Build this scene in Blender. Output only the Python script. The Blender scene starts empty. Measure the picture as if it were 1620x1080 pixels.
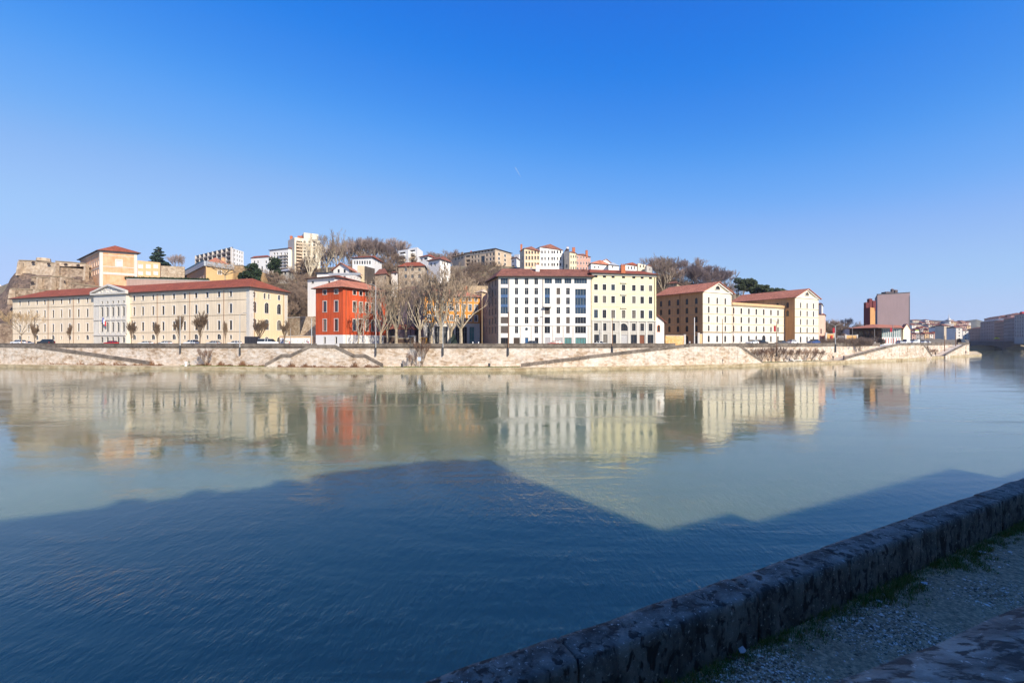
import bpy, math, random
from math import sin, cos, pi, sqrt, atan2, floor
from mathutils import Vector, noise as MN
C = bpy.context.scene.collection
SC = bpy.context.scene
rnd = random.Random(11)
FP = 720.0            # focal length in photograph pixels (16 mm on 36 mm, 1620 wide)
CZ = 8.0              # eye height above the water

# ---------------------------------------------------------------- camera
cam = bpy.data.cameras.new('camera'); cam.lens = 16.0; cam.sensor_width = 36.0
cam.clip_start = 0.05; cam.clip_end = 9000
camo = bpy.data.objects.new('camera', cam); C.objects.link(camo)
camo.location = (0, 0, CZ); camo.rotation_euler = (pi/2, 0, 0); SC.camera = camo
SC.view_settings.view_transform = 'Standard'; SC.view_settings.look = 'None'
SC.view_settings.gamma = 1; SC.view_settings.use_curve_mapping = False
SC.view_settings.exposure = 0.75
# ---------------------------------------------------------------- sky and sun
SUN_A, SUN_E = math.radians(37), math.radians(34)     # towards the sun: right of straight behind
world = bpy.data.worlds.new('World'); SC.world = world; world.use_nodes = True
wn = world.node_tree; wn.nodes.clear()
sky = wn.nodes.new('ShaderNodeTexSky'); sky.sky_type = 'NISHITA'; sky.sun_disc = False
sdir = Vector((sin(SUN_A)*cos(SUN_E), -cos(SUN_A)*cos(SUN_E), sin(SUN_E)))
sky.sun_elevation = SUN_E; sky.sun_rotation = atan2(sdir.x, sdir.y)
sky.altitude = 200; sky.air_density = 1.0; sky.dust_density = 0.0; sky.ozone_density = 4.0
EXPO = 0.6
cvs = wn.nodes.new('ShaderNodeVectorMath'); cvs.operation = 'SCALE'; cvs.inputs['Scale'].default_value = 1/12.0
cv = wn.nodes.new('ShaderNodeRGBCurve')          # the photograph's deep winter blue, fitted to the Nishita radiance channel by channel
for ch, pts in enumerate((((.25,.07),(.5,.04),(.71,.016),(.94,.042),(1.34,.136),(2.2,.325),(3.26,.402),(4.42,.465),(6.6,.50),(12,.58)),
                          ((.7,.075),(1.33,.181),(1.75,.26),(2.45,.395),(3.68,.535),(4.6,.60),(6.0,.63),(9.2,.66),(12,.68)),
                          ((1.2,.26),(2.0,.56),(2.65,.76),(3.4,.85),(4.54,.93),(5.6,.93),(7.0,.97),(8.3,1.0),(12,1.0)))):
    c = cv.mapping.curves[ch]
    c.points[0].location = (0, 0); c.points[1].location = (1, pts[-1][1])
    for x, y in pts[:-1]: c.points.new(x/12, y)
cv.mapping.update()
hs = wn.nodes.new('ShaderNodeVectorMath'); hs.operation = 'SCALE'; hs.inputs['Scale'].default_value = 1/(.12*2**EXPO)
bg = wn.nodes.new('ShaderNodeBackground'); bg.inputs['Strength'].default_value = 0.12
wo = wn.nodes.new('ShaderNodeOutputWorld')
wn.links.new(sky.outputs[0], cvs.inputs[0]); wn.links.new(cvs.outputs[0], cv.inputs['Color']); wn.links.new(cv.outputs[0], hs.inputs[0])
wn.links.new(hs.outputs[0], bg.inputs['Color']); wn.links.new(bg.outputs[0], wo.inputs['Surface'])
SC.view_settings.exposure = EXPO
sl = bpy.data.lights.new('sun', 'SUN'); sl.energy = 4.4; sl.angle = math.radians(0.53); sl.color = (1.0, 0.90, 0.75)
so = bpy.data.objects.new('sun', sl); C.objects.link(so)
so.rotation_euler = (-sdir).to_track_quat('-Z', 'Y').to_euler(); so.location = (60, -60, 120)

# ---------------------------------------------------------------- helpers
def P(px, Y): return ((px-810)/FP*Y, Y)
def ZP(py, Y): return CZ + (540-py)*Y/FP
def lerp(a, b, t): return a+(b-a)*t
def table(xs, ys, x):
    if x <= xs[0]: return ys[0]
    for i in range(len(xs)-1):
        if x <= xs[i+1]: return lerp(ys[i], ys[i+1], (x-xs[i])/(xs[i+1]-xs[i]))
    return ys[-1]
def sm(t): t = max(0, min(1, t)); return t*t*(3-2*t)

MATS = {}
def mat(name, col, rough=0.8, var=0.15, scale=0.5, bump=0.0, bscale=3.0, streak=0.0, col2=None, mix2=0.5, metal=0.0, spec=0.3):
    """Procedural material: base colour mottled by world-space noise, optional second tone, rain streaks, relief."""
    if name in MATS: return MATS[name]
    m = bpy.data.materials.new(name); m.use_nodes = True; nt = m.node_tree; N = nt.nodes; L = nt.links
    b = N['Principled BSDF']; b.inputs['Roughness'].default_value = rough; b.inputs['Metallic'].default_value = metal
    b.inputs['Specular IOR Level'].default_value = spec
    g = N.new('ShaderNodeNewGeometry')
    n1 = N.new('ShaderNodeTexNoise'); n1.inputs['Scale'].default_value = scale; n1.inputs['Detail'].default_value = 6; n1.inputs['Roughness'].default_value = .65
    L.new(g.outputs['Position'], n1.inputs['Vector'])
    r = N.new('ShaderNodeMapRange'); r.inputs['From Min'].default_value = .3; r.inputs['From Max'].default_value = .7
    r.inputs['To Min'].default_value = 1-var; r.inputs['To Max'].default_value = 1+var
    L.new(n1.outputs['Fac'], r.inputs['Value'])
    vm = N.new('ShaderNodeVectorMath'); vm.operation = 'SCALE'
    if col2:
        n2 = N.new('ShaderNodeTexNoise'); n2.inputs['Scale'].default_value = scale*2.7; n2.inputs['Detail'].default_value = 8
        L.new(g.outputs['Position'], n2.inputs['Vector'])
        cr = N.new('ShaderNodeValToRGB'); cr.color_ramp.elements[0].position = mix2-.12; cr.color_ramp.elements[1].position = mix2+.12
        cr.color_ramp.elements[0].color = (*col2, 1); cr.color_ramp.elements[1].color = (*col, 1)
        L.new(n2.outputs['Fac'], cr.inputs['Fac']); L.new(cr.outputs['Color'], vm.inputs[0])
    else: vm.inputs[0].default_value = col
    L.new(r.outputs[0], vm.inputs['Scale']); out = vm.outputs[0]
    if streak > 0:
        mp = N.new('ShaderNodeMapping'); mp.inputs['Scale'].default_value = (1.6, 1.6, .09); L.new(g.outputs['Position'], mp.inputs['Vector'])
        n3 = N.new('ShaderNodeTexNoise'); n3.inputs['Scale'].default_value = 1.3; n3.inputs['Detail'].default_value = 5; L.new(mp.outputs[0], n3.inputs['Vector'])
        r3 = N.new('ShaderNodeMapRange'); r3.inputs['From Min'].default_value = .35; r3.inputs['From Max'].default_value = .6
        r3.inputs['To Min'].default_value = 1-streak; r3.inputs['To Max'].default_value = 1; L.new(n3.outputs['Fac'], r3.inputs['Value'])
        v3 = N.new('ShaderNodeVectorMath'); v3.operation = 'SCALE'; L.new(out, v3.inputs[0]); L.new(r3.outputs[0], v3.inputs['Scale']); out = v3.outputs[0]
    L.new(out, b.inputs['Base Color'])
    if bump > 0:
        nb = N.new('ShaderNodeTexNoise'); nb.inputs['Scale'].default_value = bscale; nb.inputs['Detail'].default_value = 8; L.new(g.outputs['Position'], nb.inputs['Vector'])
        bp = N.new('ShaderNodeBump'); bp.inputs['Distance'].default_value = bump; bp.inputs['Strength'].default_value = 1; L.new(nb.outputs['Fac'], bp.inputs['Height']); L.new(bp.outputs[0], b.inputs['Normal'])
    MATS[name] = m; return m

def rubble(name, cols, sx=(1.4, 1.4, 2.6), bump=0.06, stain=0.25, seam=0.55):
    """Irregular coursed stone: Voronoi blocks with their own tones, recessed seams, staining."""
    m = bpy.data.materials.new(name); m.use_nodes = True; nt = m.node_tree; N = nt.nodes; L = nt.links
    b = N['Principled BSDF']; b.inputs['Roughness'].default_value = .9; b.inputs['Specular IOR Level'].default_value = .2
    g = N.new('ShaderNodeNewGeometry'); mp = N.new('ShaderNodeMapping'); mp.inputs['Scale'].default_value = sx; L.new(g.outputs['Position'], mp.inputs['Vector'])
    v = N.new('ShaderNodeTexVoronoi'); v.inputs['Scale'].default_value = 1; L.new(mp.outputs[0], v.inputs['Vector'])
    sp = N.new('ShaderNodeSeparateColor'); L.new(v.outputs['Color'], sp.inputs[0])
    n = N.new('ShaderNodeTexNoise'); n.inputs['Scale'].default_value = .22; n.inputs['Detail'].default_value = 7; n.inputs['Roughness'].default_value = .7; L.new(g.outputs['Position'], n.inputs['Vector'])
    ma = N.new('ShaderNodeMath'); ma.operation = 'MULTIPLY_ADD'; ma.inputs[1].default_value = .45; L.new(sp.outputs[0], ma.inputs[0])
    mb = N.new('ShaderNodeMath'); mb.operation = 'MULTIPLY_ADD'; mb.inputs[1].default_value = 1.5; mb.inputs[2].default_value = -.48; L.new(n.outputs['Fac'], mb.inputs[0]); L.new(mb.outputs[0], ma.inputs[2])
    cr = N.new('ShaderNodeValToRGB'); e = cr.color_ramp.elements
    e[0].position = 0; e[0].color = (*cols[0], 1); e[1].position = 1; e[1].color = (*cols[-1], 1)
    for i, c in enumerate(cols[1:-1]):
        k = e.new((i+1)/(len(cols)-1)); k.color = (*c, 1)
    L.new(ma.outputs[0], cr.inputs['Fac'])
    ve = N.new('ShaderNodeTexVoronoi'); ve.feature = 'DISTANCE_TO_EDGE'; L.new(mp.outputs[0], ve.inputs['Vector'])
    r = N.new('ShaderNodeMapRange'); r.inputs['From Max'].default_value = .1; r.inputs['To Min'].default_value = seam; r.inputs['To Max'].default_value = 1; L.new(ve.outputs['Distance'], r.inputs['Value'])
    vs = N.new('ShaderNodeVectorMath'); vs.operation = 'SCALE'; L.new(cr.outputs[0], vs.inputs[0]); L.new(r.outputs[0], vs.inputs['Scale'])
    n3 = N.new('ShaderNodeTexNoise'); n3.inputs['Scale'].default_value = .9; n3.inputs['Detail'].default_value = 9; L.new(g.outputs['Position'], n3.inputs['Vector'])
    r3 = N.new('ShaderNodeMapRange'); r3.inputs['From Min'].default_value = .35; r3.inputs['From Max'].default_value = .55; r3.inputs['To Min'].default_value = 1-stain; r3.inputs['To Max'].default_value = 1; L.new(n3.outputs['Fac'], r3.inputs['Value'])
    v3 = N.new('ShaderNodeVectorMath'); v3.operation = 'SCALE'; L.new(vs.outputs[0], v3.inputs[0]); L.new(r3.outputs[0], v3.inputs['Scale'])
    L.new(v3.outputs[0], b.inputs['Base Color'])
    bp = N.new('ShaderNodeBump'); bp.inputs['Distance'].default_value = bump; L.new(r.outputs[0], bp.inputs['Height']); L.new(bp.outputs[0], b.inputs['Normal'])
    MATS[name] = m; return m

def tiles(name, c1, c2):
    """Clay tile roof: weathered patches plus fine mottling of single tiles."""
    m = bpy.data.materials.new(name); m.use_nodes = True; nt = m.node_tree; N = nt.nodes; L = nt.links
    b = N['Principled BSDF']; b.inputs['Roughness'].default_value = .85; b.inputs['Specular IOR Level'].default_value = .2
    g = N.new('ShaderNodeNewGeometry')
    n = N.new('ShaderNodeTexNoise'); n.inputs['Scale'].default_value = .25; n.inputs['Detail'].default_value = 8; n.inputs['Roughness'].default_value = .75; L.new(g.outputs['Position'], n.inputs['Vector'])
    cr = N.new('ShaderNodeValToRGB'); cr.color_ramp.elements[0].position = .35; cr.color_ramp.elements[1].position = .65
    cr.color_ramp.elements[0].color = (*c1, 1); cr.color_ramp.elements[1].color = (*c2, 1); L.new(n.outputs['Fac'], cr.inputs['Fac'])
    v = N.new('ShaderNodeTexVoronoi'); v.inputs['Scale'].default_value = 2.6; L.new(g.outputs['Position'], v.inputs['Vector'])
    sp = N.new('ShaderNodeSeparateColor'); L.new(v.outputs['Color'], sp.inputs[0])
    r = N.new('ShaderNodeMapRange'); r.inputs['To Min'].default_value = .72; r.inputs['To Max'].default_value = 1.25; L.new(sp.outputs[0], r.inputs['Value'])
    vs = N.new('ShaderNodeVectorMath'); vs.operation = 'SCALE'; L.new(cr.outputs[0], vs.inputs[0]); L.new(r.outputs[0], vs.inputs['Scale']); L.new(vs.outputs[0], b.inputs['Base Color'])
    bp = N.new('ShaderNodeBump'); bp.inputs['Distance'].default_value = .08; L.new(v.outputs['Distance'], bp.inputs['Height']); L.new(bp.outputs[0], b.inputs['Normal'])
    MATS[name] = m; return m

class MB:
    """Collects faces in world space; build() links them as one mesh object under its thing."""
    def __init__(s): s.v = []; s.f = []; s.m = []
    def face(s, pts, m=0):
        i = len(s.v); s.v.extend([tuple(p) for p in pts]); s.f.append(tuple(range(i, i+len(pts)))); s.m.append(m)
    def hexa(s, b, t, m=0):
        """b, t: four bottom and four top corners in the same turning order"""
        s.face(b[::-1], m); s.face(t, m)
        for i in range(4): j = (i+1) % 4; s.face([b[i], b[j], t[j], t[i]], m)
    def box(s, x0, x1, y0, y1, z0, z1, m=0):
        b = [(x0,y0,z0),(x1,y0,z0),(x1,y1,z0),(x0,y1,z0)]; s.hexa(b, [(x,y,z1) for x,y,z in b], m)
    def prism(s, poly, z0, z1, m=0, mtop=None):
        """poly: footprint points turning counter-clockwise; z1 number or one height per point"""
        n = len(poly); zt = z1 if hasattr(z1, '__len__') else [z1]*n; zb = z0 if hasattr(z0, '__len__') else [z0]*n
        for i in range(n):
            j = (i+1) % n; s.face([(*poly[i], zb[i]), (*poly[j], zb[j]), (*poly[j], zt[j]), (*poly[i], zt[i])], m)
        s.face([(*poly[i], zt[i]) for i in range(n)], m if mtop is None else mtop)
        s.face([(*poly[i], zb[i]) for i in range(n-1, -1, -1)], m)
    def tube(s, a, b, r0, r1, n=4, m=0, cap=False):
        a = Vector(a); b = Vector(b); d = (b-a)
        if d.length < 1e-6: return
        d.normalize(); x = d.orthogonal().normalized(); y = d.cross(x)
        i = len(s.v)
        for k in range(n):
            q = x*cos(2*pi*k/n)+y*sin(2*pi*k/n); s.v.append(tuple(a+q*r0))
        for k in range(n):
            q = x*cos(2*pi*k/n)+y*sin(2*pi*k/n); s.v.append(tuple(b+q*r1))
        for k in range(n):
            j = (k+1) % n; s.f.append((i+k, i+j, i+n+j, i+n+k)); s.m.append(m)
        if cap:
            s.f.append(tuple(i+n+k for k in range(n))); s.m.append(m); s.f.append(tuple(i+k for k in range(n-1, -1, -1))); s.m.append(m)
    def bar(s, A, B, w0, w1, z0, z1, m=0):
        """upright slab along the plan line A-B, between offsets w0 and w1 in front of it (towards the viewer side)"""
        t = Vector((B[0]-A[0], B[1]-A[1])); t.normalize(); n = Vector((t.y, -t.x))
        za0, zb0 = z0 if hasattr(z0, '__len__') else (z0, z0); za1, zb1 = z1 if hasattr(z1, '__len__') else (z1, z1)
        p = [(A[0]+n.x*w1, A[1]+n.y*w1), (B[0]+n.x*w1, B[1]+n.y*w1), (B[0]+n.x*w0, B[1]+n.y*w0), (A[0]+n.x*w0, A[1]+n.y*w0)]
        s.prism(p, [za0, zb0, zb0, za0], [za1, zb1, zb1, za1], m)
    def data(s, name, mats, off=(0,0,0), smooth=False):
        me = bpy.data.meshes.new(name)
        me.from_pydata([(x-off[0], y-off[1], z-off[2]) for x, y, z in s.v] if off != (0,0,0) else s.v, [], s.f)
        for q in (mats if isinstance(mats, (list, tuple)) else [mats]): me.materials.append(q)
        if len(me.materials) > 1: me.polygons.foreach_set('material_index', s.m)
        if smooth: me.polygons.foreach_set('use_smooth', [True]*len(s.f))
        me.update(); return me
    def build(s, name, mats, parent=None, smooth=False):
        off = tuple(parent['_w']) if parent is not None else (0,0,0)
        o = bpy.data.objects.new(name, s.data(name, mats, off, smooth)); C.objects.link(o)
        if parent is not None: o.parent = parent; o['_w'] = off
        return o
def tag(o, label, cat, group=None, kind=None):
    if label: o['label'] = label
    if cat: o['category'] = cat
    if group: o['group'] = group
    if kind: o['kind'] = kind
    return o
def thing(name, label, cat, loc, group=None):
    o = bpy.data.objects.new(name, None); C.objects.link(o); o.empty_display_size = .3
    o.location = loc; o['_w'] = tuple(loc); return tag(o, label, cat, group)
def put(name, me, parent, loc, rz=0.0, scale=None):
    """object at world loc under parent (parents only carry a translation)"""
    o = bpy.data.objects.new(name, me); C.objects.link(o); w = parent['_w'] if parent is not None else (0,0,0)
    o.location = (loc[0]-w[0], loc[1]-w[1], loc[2]-w[2]); o.rotation_euler = (0, 0, rz)
    if scale: o.scale = scale
    if parent is not None: o.parent = parent
    return o
def sub(name, me, parent):
    o = bpy.data.objects.new(name, me); C.objects.link(o); o.parent = parent; return o
def structure(o): o['kind'] = 'structure'; return o
def stuff(o): o['kind'] = 'stuff'; return o

# ---------------------------------------------------------------- materials
cream = mat('cream_plaster', (.80,.66,.48), var=.08, scale=.12, streak=.16)
creamy = mat('yellowish_plaster', (.76,.61,.40), var=.06, scale=.12, streak=.10)
whitep = mat('white_plaster', (.86,.81,.74), var=.05, scale=.15, streak=.09)
white2 = mat('bright_white_render', (.80,.78,.74), var=.04, scale=.2, streak=.06)
yellowp = mat('pale_yellow_plaster', (.82,.71,.44), var=.04, scale=.15, streak=.06)
redp = mat('brick_red_plaster', (.60,.095,.03), var=.14, scale=.25, streak=.25)
orangep = mat('orange_plaster', (.68,.30,.06), var=.12, scale=.35, streak=.15)
ochre = mat('ochre_plaster', (.62,.36,.14), var=.08, scale=.3, streak=.08)
ochre2 = mat('peach_plaster', (.70,.44,.23), var=.08, scale=.3, streak=.1)
pinkp = mat('pink_plaster', (.58,.32,.25), var=.08, scale=.4, streak=.1)
tanp = mat('tan_concrete', (.60,.46,.32), var=.1, scale=.3, streak=.15)
greyw = mat('grey_limestone', (.50,.47,.42), var=.08, scale=.5, streak=.12)
dressed = mat('dressed_pale_stone', (.62,.58,.52), var=.08, scale=.7, streak=.08)
coursestone = mat('string_course_stone', (.30,.23,.15), var=.15, scale=.6)  # brown tone darker than the plaster
brownpipe = mat('copper_downpipe', (.22,.10,.05), rough=.5, var=.1)
purple = mat('mauve_grey_render_and_shade', (.23,.17,.18), var=.05, scale=.2, streak=.08)  # mauve block's own tone; also stands for shade on the orange building's side
maroon = mat('shaded_maroon', (.16,.035,.035), var=.1, scale=.4)  # dark tone painted for the block's shaded face
barnp = mat('warehouse_cream_plaster', (.80,.70,.52), var=.06, scale=.15, streak=.09)
barnshade = mat('flank_shaded_plaster', (.52,.27,.12), var=.10, scale=.2, streak=.15)  # brown tone carries the shade of the warehouses' left flanks
barnwhite = mat('whitewashed_base', (.72,.67,.60), var=.06, scale=.3, streak=.12)
roofr = tiles('red_clay_tiles', (.21,.055,.028), (.33,.09,.045))
rooforange = tiles('orange_clay_tiles', (.36,.13,.075), (.50,.20,.12))
roofbrown = tiles('brown_clay_tiles', (.17,.065,.045), (.28,.115,.075))
roofgrey = mat('grey_roof_sheet', (.35,.37,.40), rough=.5, var=.1, scale=.4)
darkwood = mat('dark_eaves_wood', (.07,.045,.035), var=.2)
quaystone = rubble('quay_rubble_stone', [(.27,.18,.12), (.54,.41,.29), (.70,.59,.48), (.77,.69,.60), (.81,.76,.69)], (1.0,1.0,2.3), .07, .22, .66)
parapets = rubble('weathered_parapet_stone', [(.10,.08,.065), (.17,.14,.115), (.24,.20,.165), (.30,.26,.21)], (.6,.6,.9), .02, .3, .6)
edgestone = rubble('quay_edge_stone', [(.30,.22,.12), (.45,.35,.21), (.56,.46,.31), (.60,.52,.38)], (.5,.5,1.4), .03, .25, .6)
fortstone = rubble('fort_masonry', [(.20,.13,.09), (.34,.24,.16), (.46,.35,.25), (.58,.46,.33)], (.8,.8,1.6), .1, .4, .6)
rockm = rubble('bare_cliff_rock', [(.09,.065,.05), (.17,.12,.09), (.26,.18,.13), (.36,.26,.18)], (.25,.25,.5), .5, .45, .8)
housestone = rubble('house_rubble_stone', [(.24,.16,.10), (.42,.31,.21), (.58,.47,.34), (.62,.54,.42)], (1.6,1.6,2.6), .05, .3, .6)
glass = mat('dark_window_glass', (.018,.022,.028), rough=.12, var=.3, spec=.5)
glassb = mat('bluish_window_glass', (.03,.055,.085), rough=.1, var=.3, spec=.5)
glassc = mat('curtained_window_glass', (.17,.155,.13), rough=.25, var=.3, scale=3, spec=.5)
glassg = mat('green_tinted_glass', (.12,.26,.25), rough=.12, var=.2, spec=.5)
bluepanel = mat('slate_blue_panel', (.07,.13,.25), rough=.45, var=.08)
slatm = mat('brown_roller_shutter', (.15,.12,.10), rough=.6, var=.1)
slatw = mat('white_roller_shutter', (.62,.61,.60), rough=.6, var=.06)
framew = mat('white_window_frame', (.72,.70,.66), rough=.5, var=.04)
framed = mat('brown_window_frame', (.10,.07,.05), rough=.5, var=.1)
frameg = mat('grey_window_frame', (.30,.29,.28), rough=.5, var=.1)
darkmetal = mat('dark_metal', (.05,.05,.055), rough=.45, var=.1, spec=.5)
greymetal = mat('galvanised_metal', (.42,.43,.43), rough=.45, var=.08, spec=.5)
rustmetal = mat('rust_brown_post', (.26,.15,.09), rough=.7, var=.2, scale=2)
door_brown = mat('brown_door_wood', (.18,.06,.03), rough=.6, var=.1)
door_blue = mat('blue_door_paint', (.03,.10,.22), rough=.5, var=.1)
asphalt = mat('asphalt', (.06,.058,.056), rough=.9, var=.15, scale=2)
pave = mat('quay_gravel_paving', (.40,.33,.23), rough=.95, var=.12, scale=.6)
brick = mat('orange_brick', (.50,.16,.07), var=.15, scale=2)
# ---------------------------------------------------------------- windows
WC = {}
def arcpts(w, zs, zt, n=8):
    """points of the arched head, left to right"""
    return [(-w/2*cos(pi*k/n), zs+(zt-zs)*sin(pi*k/n)) for k in range(n+1)]
def win_mesh(kind, w, h, trim, frame, dep=.22, tw=.14, rise=None):
    """returns (frame mesh, pane mesh); local x along the wall, +y inwards, origin at the sill centre"""
    key = (kind, round(w*20), round(h*20), trim.name if trim else '', frame.name, round(rise*20) if rise else 0, tw)
    if key in WC: return WC[key]
    b = MB(); p = MB(); f = .055 if w < 1.6 else .07
    def fr(x0, x1, z0, z1): b.box(x0, x1, dep-.06, dep, z0, z1, 1)
    if rise is None:
        if trim:
            b.box(-w/2-tw, -w/2-.002, -.035, .02, 0, h+tw, 0); b.box(w/2+.002, w/2+tw, -.035, .02, 0, h+tw, 0); b.box(-w/2-.002, w/2+.002, -.035, .02, h+.002, h+tw, 0)
            b.box(-w/2-tw-.04, w/2+tw+.04, -.09, .06, -.13, -.002, 0)
        fr(-w/2, -w/2+f, 0, h); fr(w/2-f, w/2, 0, h); fr(-w/2+f, w/2-f, 0, f); fr(-w/2+f, w/2-f, h-f, h)
        if kind in ('case', 'tall'):
            fr(-f*.6, f*.6, f, h-f)
            k = 3 if kind == 'tall' else 2
            for i in range(1, k):
                fr(-w/2+f, -f*.6, h*i/k-.02, h*i/k+.02); fr(f*.6, w/2-f, h*i/k-.02, h*i/k+.02)
        elif kind == 'strip':
            k = max(2, int(round(w/.8)))
            for i in range(1, k): x = -w/2+w*i/k; fr(x-.04, x+.04, f, h-f)
        elif kind == 'cross':
            fr(-f*.8, f*.8, f, h-f); fr(-w/2+f, -f*.8, h*.68, h*.68+.07); fr(f*.8, w/2-f, h*.68, h*.68+.07)
        elif kind == 'slats':
            k = max(3, int(h/.22))
            for i in range(k): z = h*i/k; b.box(-w/2+f, w/2-f, dep-.10, dep-.07, z+.03, z+h/k*.8, 1)
        p.face([(-w/2, dep-.02, 0), (w/2, dep-.02, 0), (w/2, dep-.02, h), (-w/2, dep-.02, h)])
    else:
        zs = h-rise; pts = arcpts(w, zs, h)
        if trim:
            o = arcpts(w+2*tw, zs, h+tw)
            for i in range(8):
                a, c, d, e = pts[i], pts[i+1], o[i+1], o[i]
                b.hexa([(a[0], .02, a[1]), (c[0], .02, c[1]), (d[0], .02, d[1]), (e[0], .02, e[1])], [(a[0], -.035, a[1]), (c[0], -.035, c[1]), (d[0], -.035, d[1]), (e[0], -.035, e[1])], 0)
            if zs > .2:
                b.box(-w/2-tw, -w/2-.002, -.035, .02, 0, zs, 0); b.box(w/2+.002, w/2+tw, -.035, .02, 0, zs, 0)
            b.box(-w/2-tw-.04, w/2+tw+.04, -.09, .06, -.13, -.002, 0)
        fi = arcpts(w-2*f, zs, h-f)
        for i in range(8):
            a, c, d, e = fi[i], fi[i+1], pts[i+1], pts[i]
            b.face([(a[0], dep-.06, a[1]), (c[0], dep-.06, c[1]), (d[0], dep-.06, d[1]), (e[0], dep-.06, e[1])], 1)
        if zs > .1: fr(-w/2, -w/2+f, 0, zs); fr(w/2-f, w/2, 0, zs)
        fr(-w/2+f, w/2-f, 0, f); fr(-f*.6, f*.6, f, h-f)
        if zs > .5: fr(-w/2+f, w/2-f, zs-.03, zs+.03)
        if w > 2:
            for s in (-1, 1): fr(s*w*.25-.03, s*w*.25+.03, f, zs+rise*.8)
        p.face([(-w/2, dep-.02, 0), (w/2, dep-.02, 0)] + [(x, dep-.02, z) for x, z in pts[::-1]])
    WC[key] = (b.data('window', [trim or frame, frame]), p)
    return WC[key]
PC = {}
def pane_mesh(pb, m, key):
    k = (id(pb), m.name)
    if k not in PC: PC[k] = pb.data('pane', [m])
    return PC[k]

class Fac:
    """One vertical facade from A (left as seen from outside) to B, z0 to z1; windows cut real openings."""
    def __init__(s, root, A, B, z0, z1, bands=None):
        s.root = root; s.A = Vector(A); s.B = Vector(B); s.L = (s.B-s.A).length; s.t = (s.B-s.A)/s.L; s.n = Vector((s.t.y, -s.t.x))
        s.z0 = z0; s.z1 = z1; s.holes = []; s.bands = bands or []; s.rz = atan2(s.t.y, s.t.x)
    def u(s, px):
        k = (px-810)/FP; return (k*s.A.y-s.A.x)/(s.t.x-k*s.t.y)
    def Y(s, px): return s.A.y+s.t.y*s.u(px)
    def z(s, px, py): return ZP(py, s.Y(px))
    def at(s, u, out=0.0): q = s.A+s.t*u+s.n*out; return (q.x, q.y)
    def win(s, u, w, zb, zt, kind='case', trim=None, frame=None, pane=None, rise=None, tw=.14, name='window', dep=.22):
        frame = frame or framed; h = zt-zb
        s.holes.append((u-w/2, u+w/2, zb, zt, rise))
        fm, pb = win_mesh(kind, w, h, trim, frame, dep, tw, rise)
        # exact scale of the cached mesh to this opening
        o = put(name, fm, s.root, (*s.at(u), zb), s.rz)
        m = pane or rnd.choices([glass, glassb, glassc], [5, 2, 2])[0]
        sub('pane', pane_mesh(pb, m, 0), o); return o
    def emit(s, mb, dep=.22, wm=0, rm=0):
        us = {0.0, s.L}; vs = {s.z0, s.z1}
        for a, b, c, d, r in s.holes: us |= {a, b}; vs |= {c, d}
        for zb, _ in s.bands: vs.add(zb)
        us = sorted(x for x in us if -1e-6 <= x <= s.L+1e-6); vs = sorted(v for v in vs if s.z0-1e-6 <= v <= s.z1+1e-6)
        def p(u, z, d=0): q = s.A+s.t*u-s.n*d; return (q.x, q.y, z)
        def bm(z):
            m = wm
            for zb, mi in s.bands:
                if z > zb: m = mi
            return m
        for i in range(len(us)-1):
            if us[i+1]-us[i] < 1e-5: continue
            uc = (us[i]+us[i+1])/2
            col = [h for h in s.holes if h[0] < uc < h[1]]
            j = 0
            while j < len(vs)-1:
                vc = (vs[j]+vs[j+1])/2
                if vs[j+1]-vs[j] < 1e-5 or any(h[2] < vc < h[3] for h in col): j += 1; continue
                mb.face([p(us[i], vs[j]), p(us[i+1], vs[j]), p(us[i+1], vs[j+1]), p(us[i], vs[j+1])], bm(vc)); j += 1
        for a, b, c, d, r in s.holes:
            mi = bm((c+d)/2)
            if r is None:
                mb.face([p(a, d), p(b, d), p(b, d, dep), p(a, d, dep)], mi); zs = d
            else:
                zs = d-r; um = (a+b)/2; pts = [(um+x, z) for x, z in arcpts(b-a, zs, d)]
                for i in range(8):
                    q, w = pts[i], pts[i+1]; cx = a if i < 4 else b
                    mb.face([p(cx, d), p(*q), p(*w)], mi) if i < 4 else mb.face([p(cx, d), p(*q), p(*w)], mi)
                    mb.face([p(*q), p(*w), p(w[0], w[1], dep), p(q[0], q[1], dep)], mi)
            mb.face([p(a, c), p(a, zs), p(a, zs, dep), p(a, c, dep)], mi); mb.face([p(b, c), p(b, c, dep), p(b, zs, dep), p(b, zs)], mi)
            mb.face([p(a, c), p(a, c, dep), p(b, c, dep), p(b, c)], mi)
    def course(s, mb, z0, z1, out=.08, u0=0, u1=None, m=0):
        u1 = s.L if u1 is None else u1
        mb.bar(s.at(u0), s.at(u1), .003, out, z0, z1, m)
    def pipe(s, px=None, u=None, z0=6.6, z1=None):
        u = s.u(px) if u is None else u; m = MB(); a = s.at(u, .14); z1 = z1 or s.z1-.3
        m.tube((*a, z0), (*a, z1), .07, .07, 6); return m.build('downpipe', brownpipe, s.root)

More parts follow.
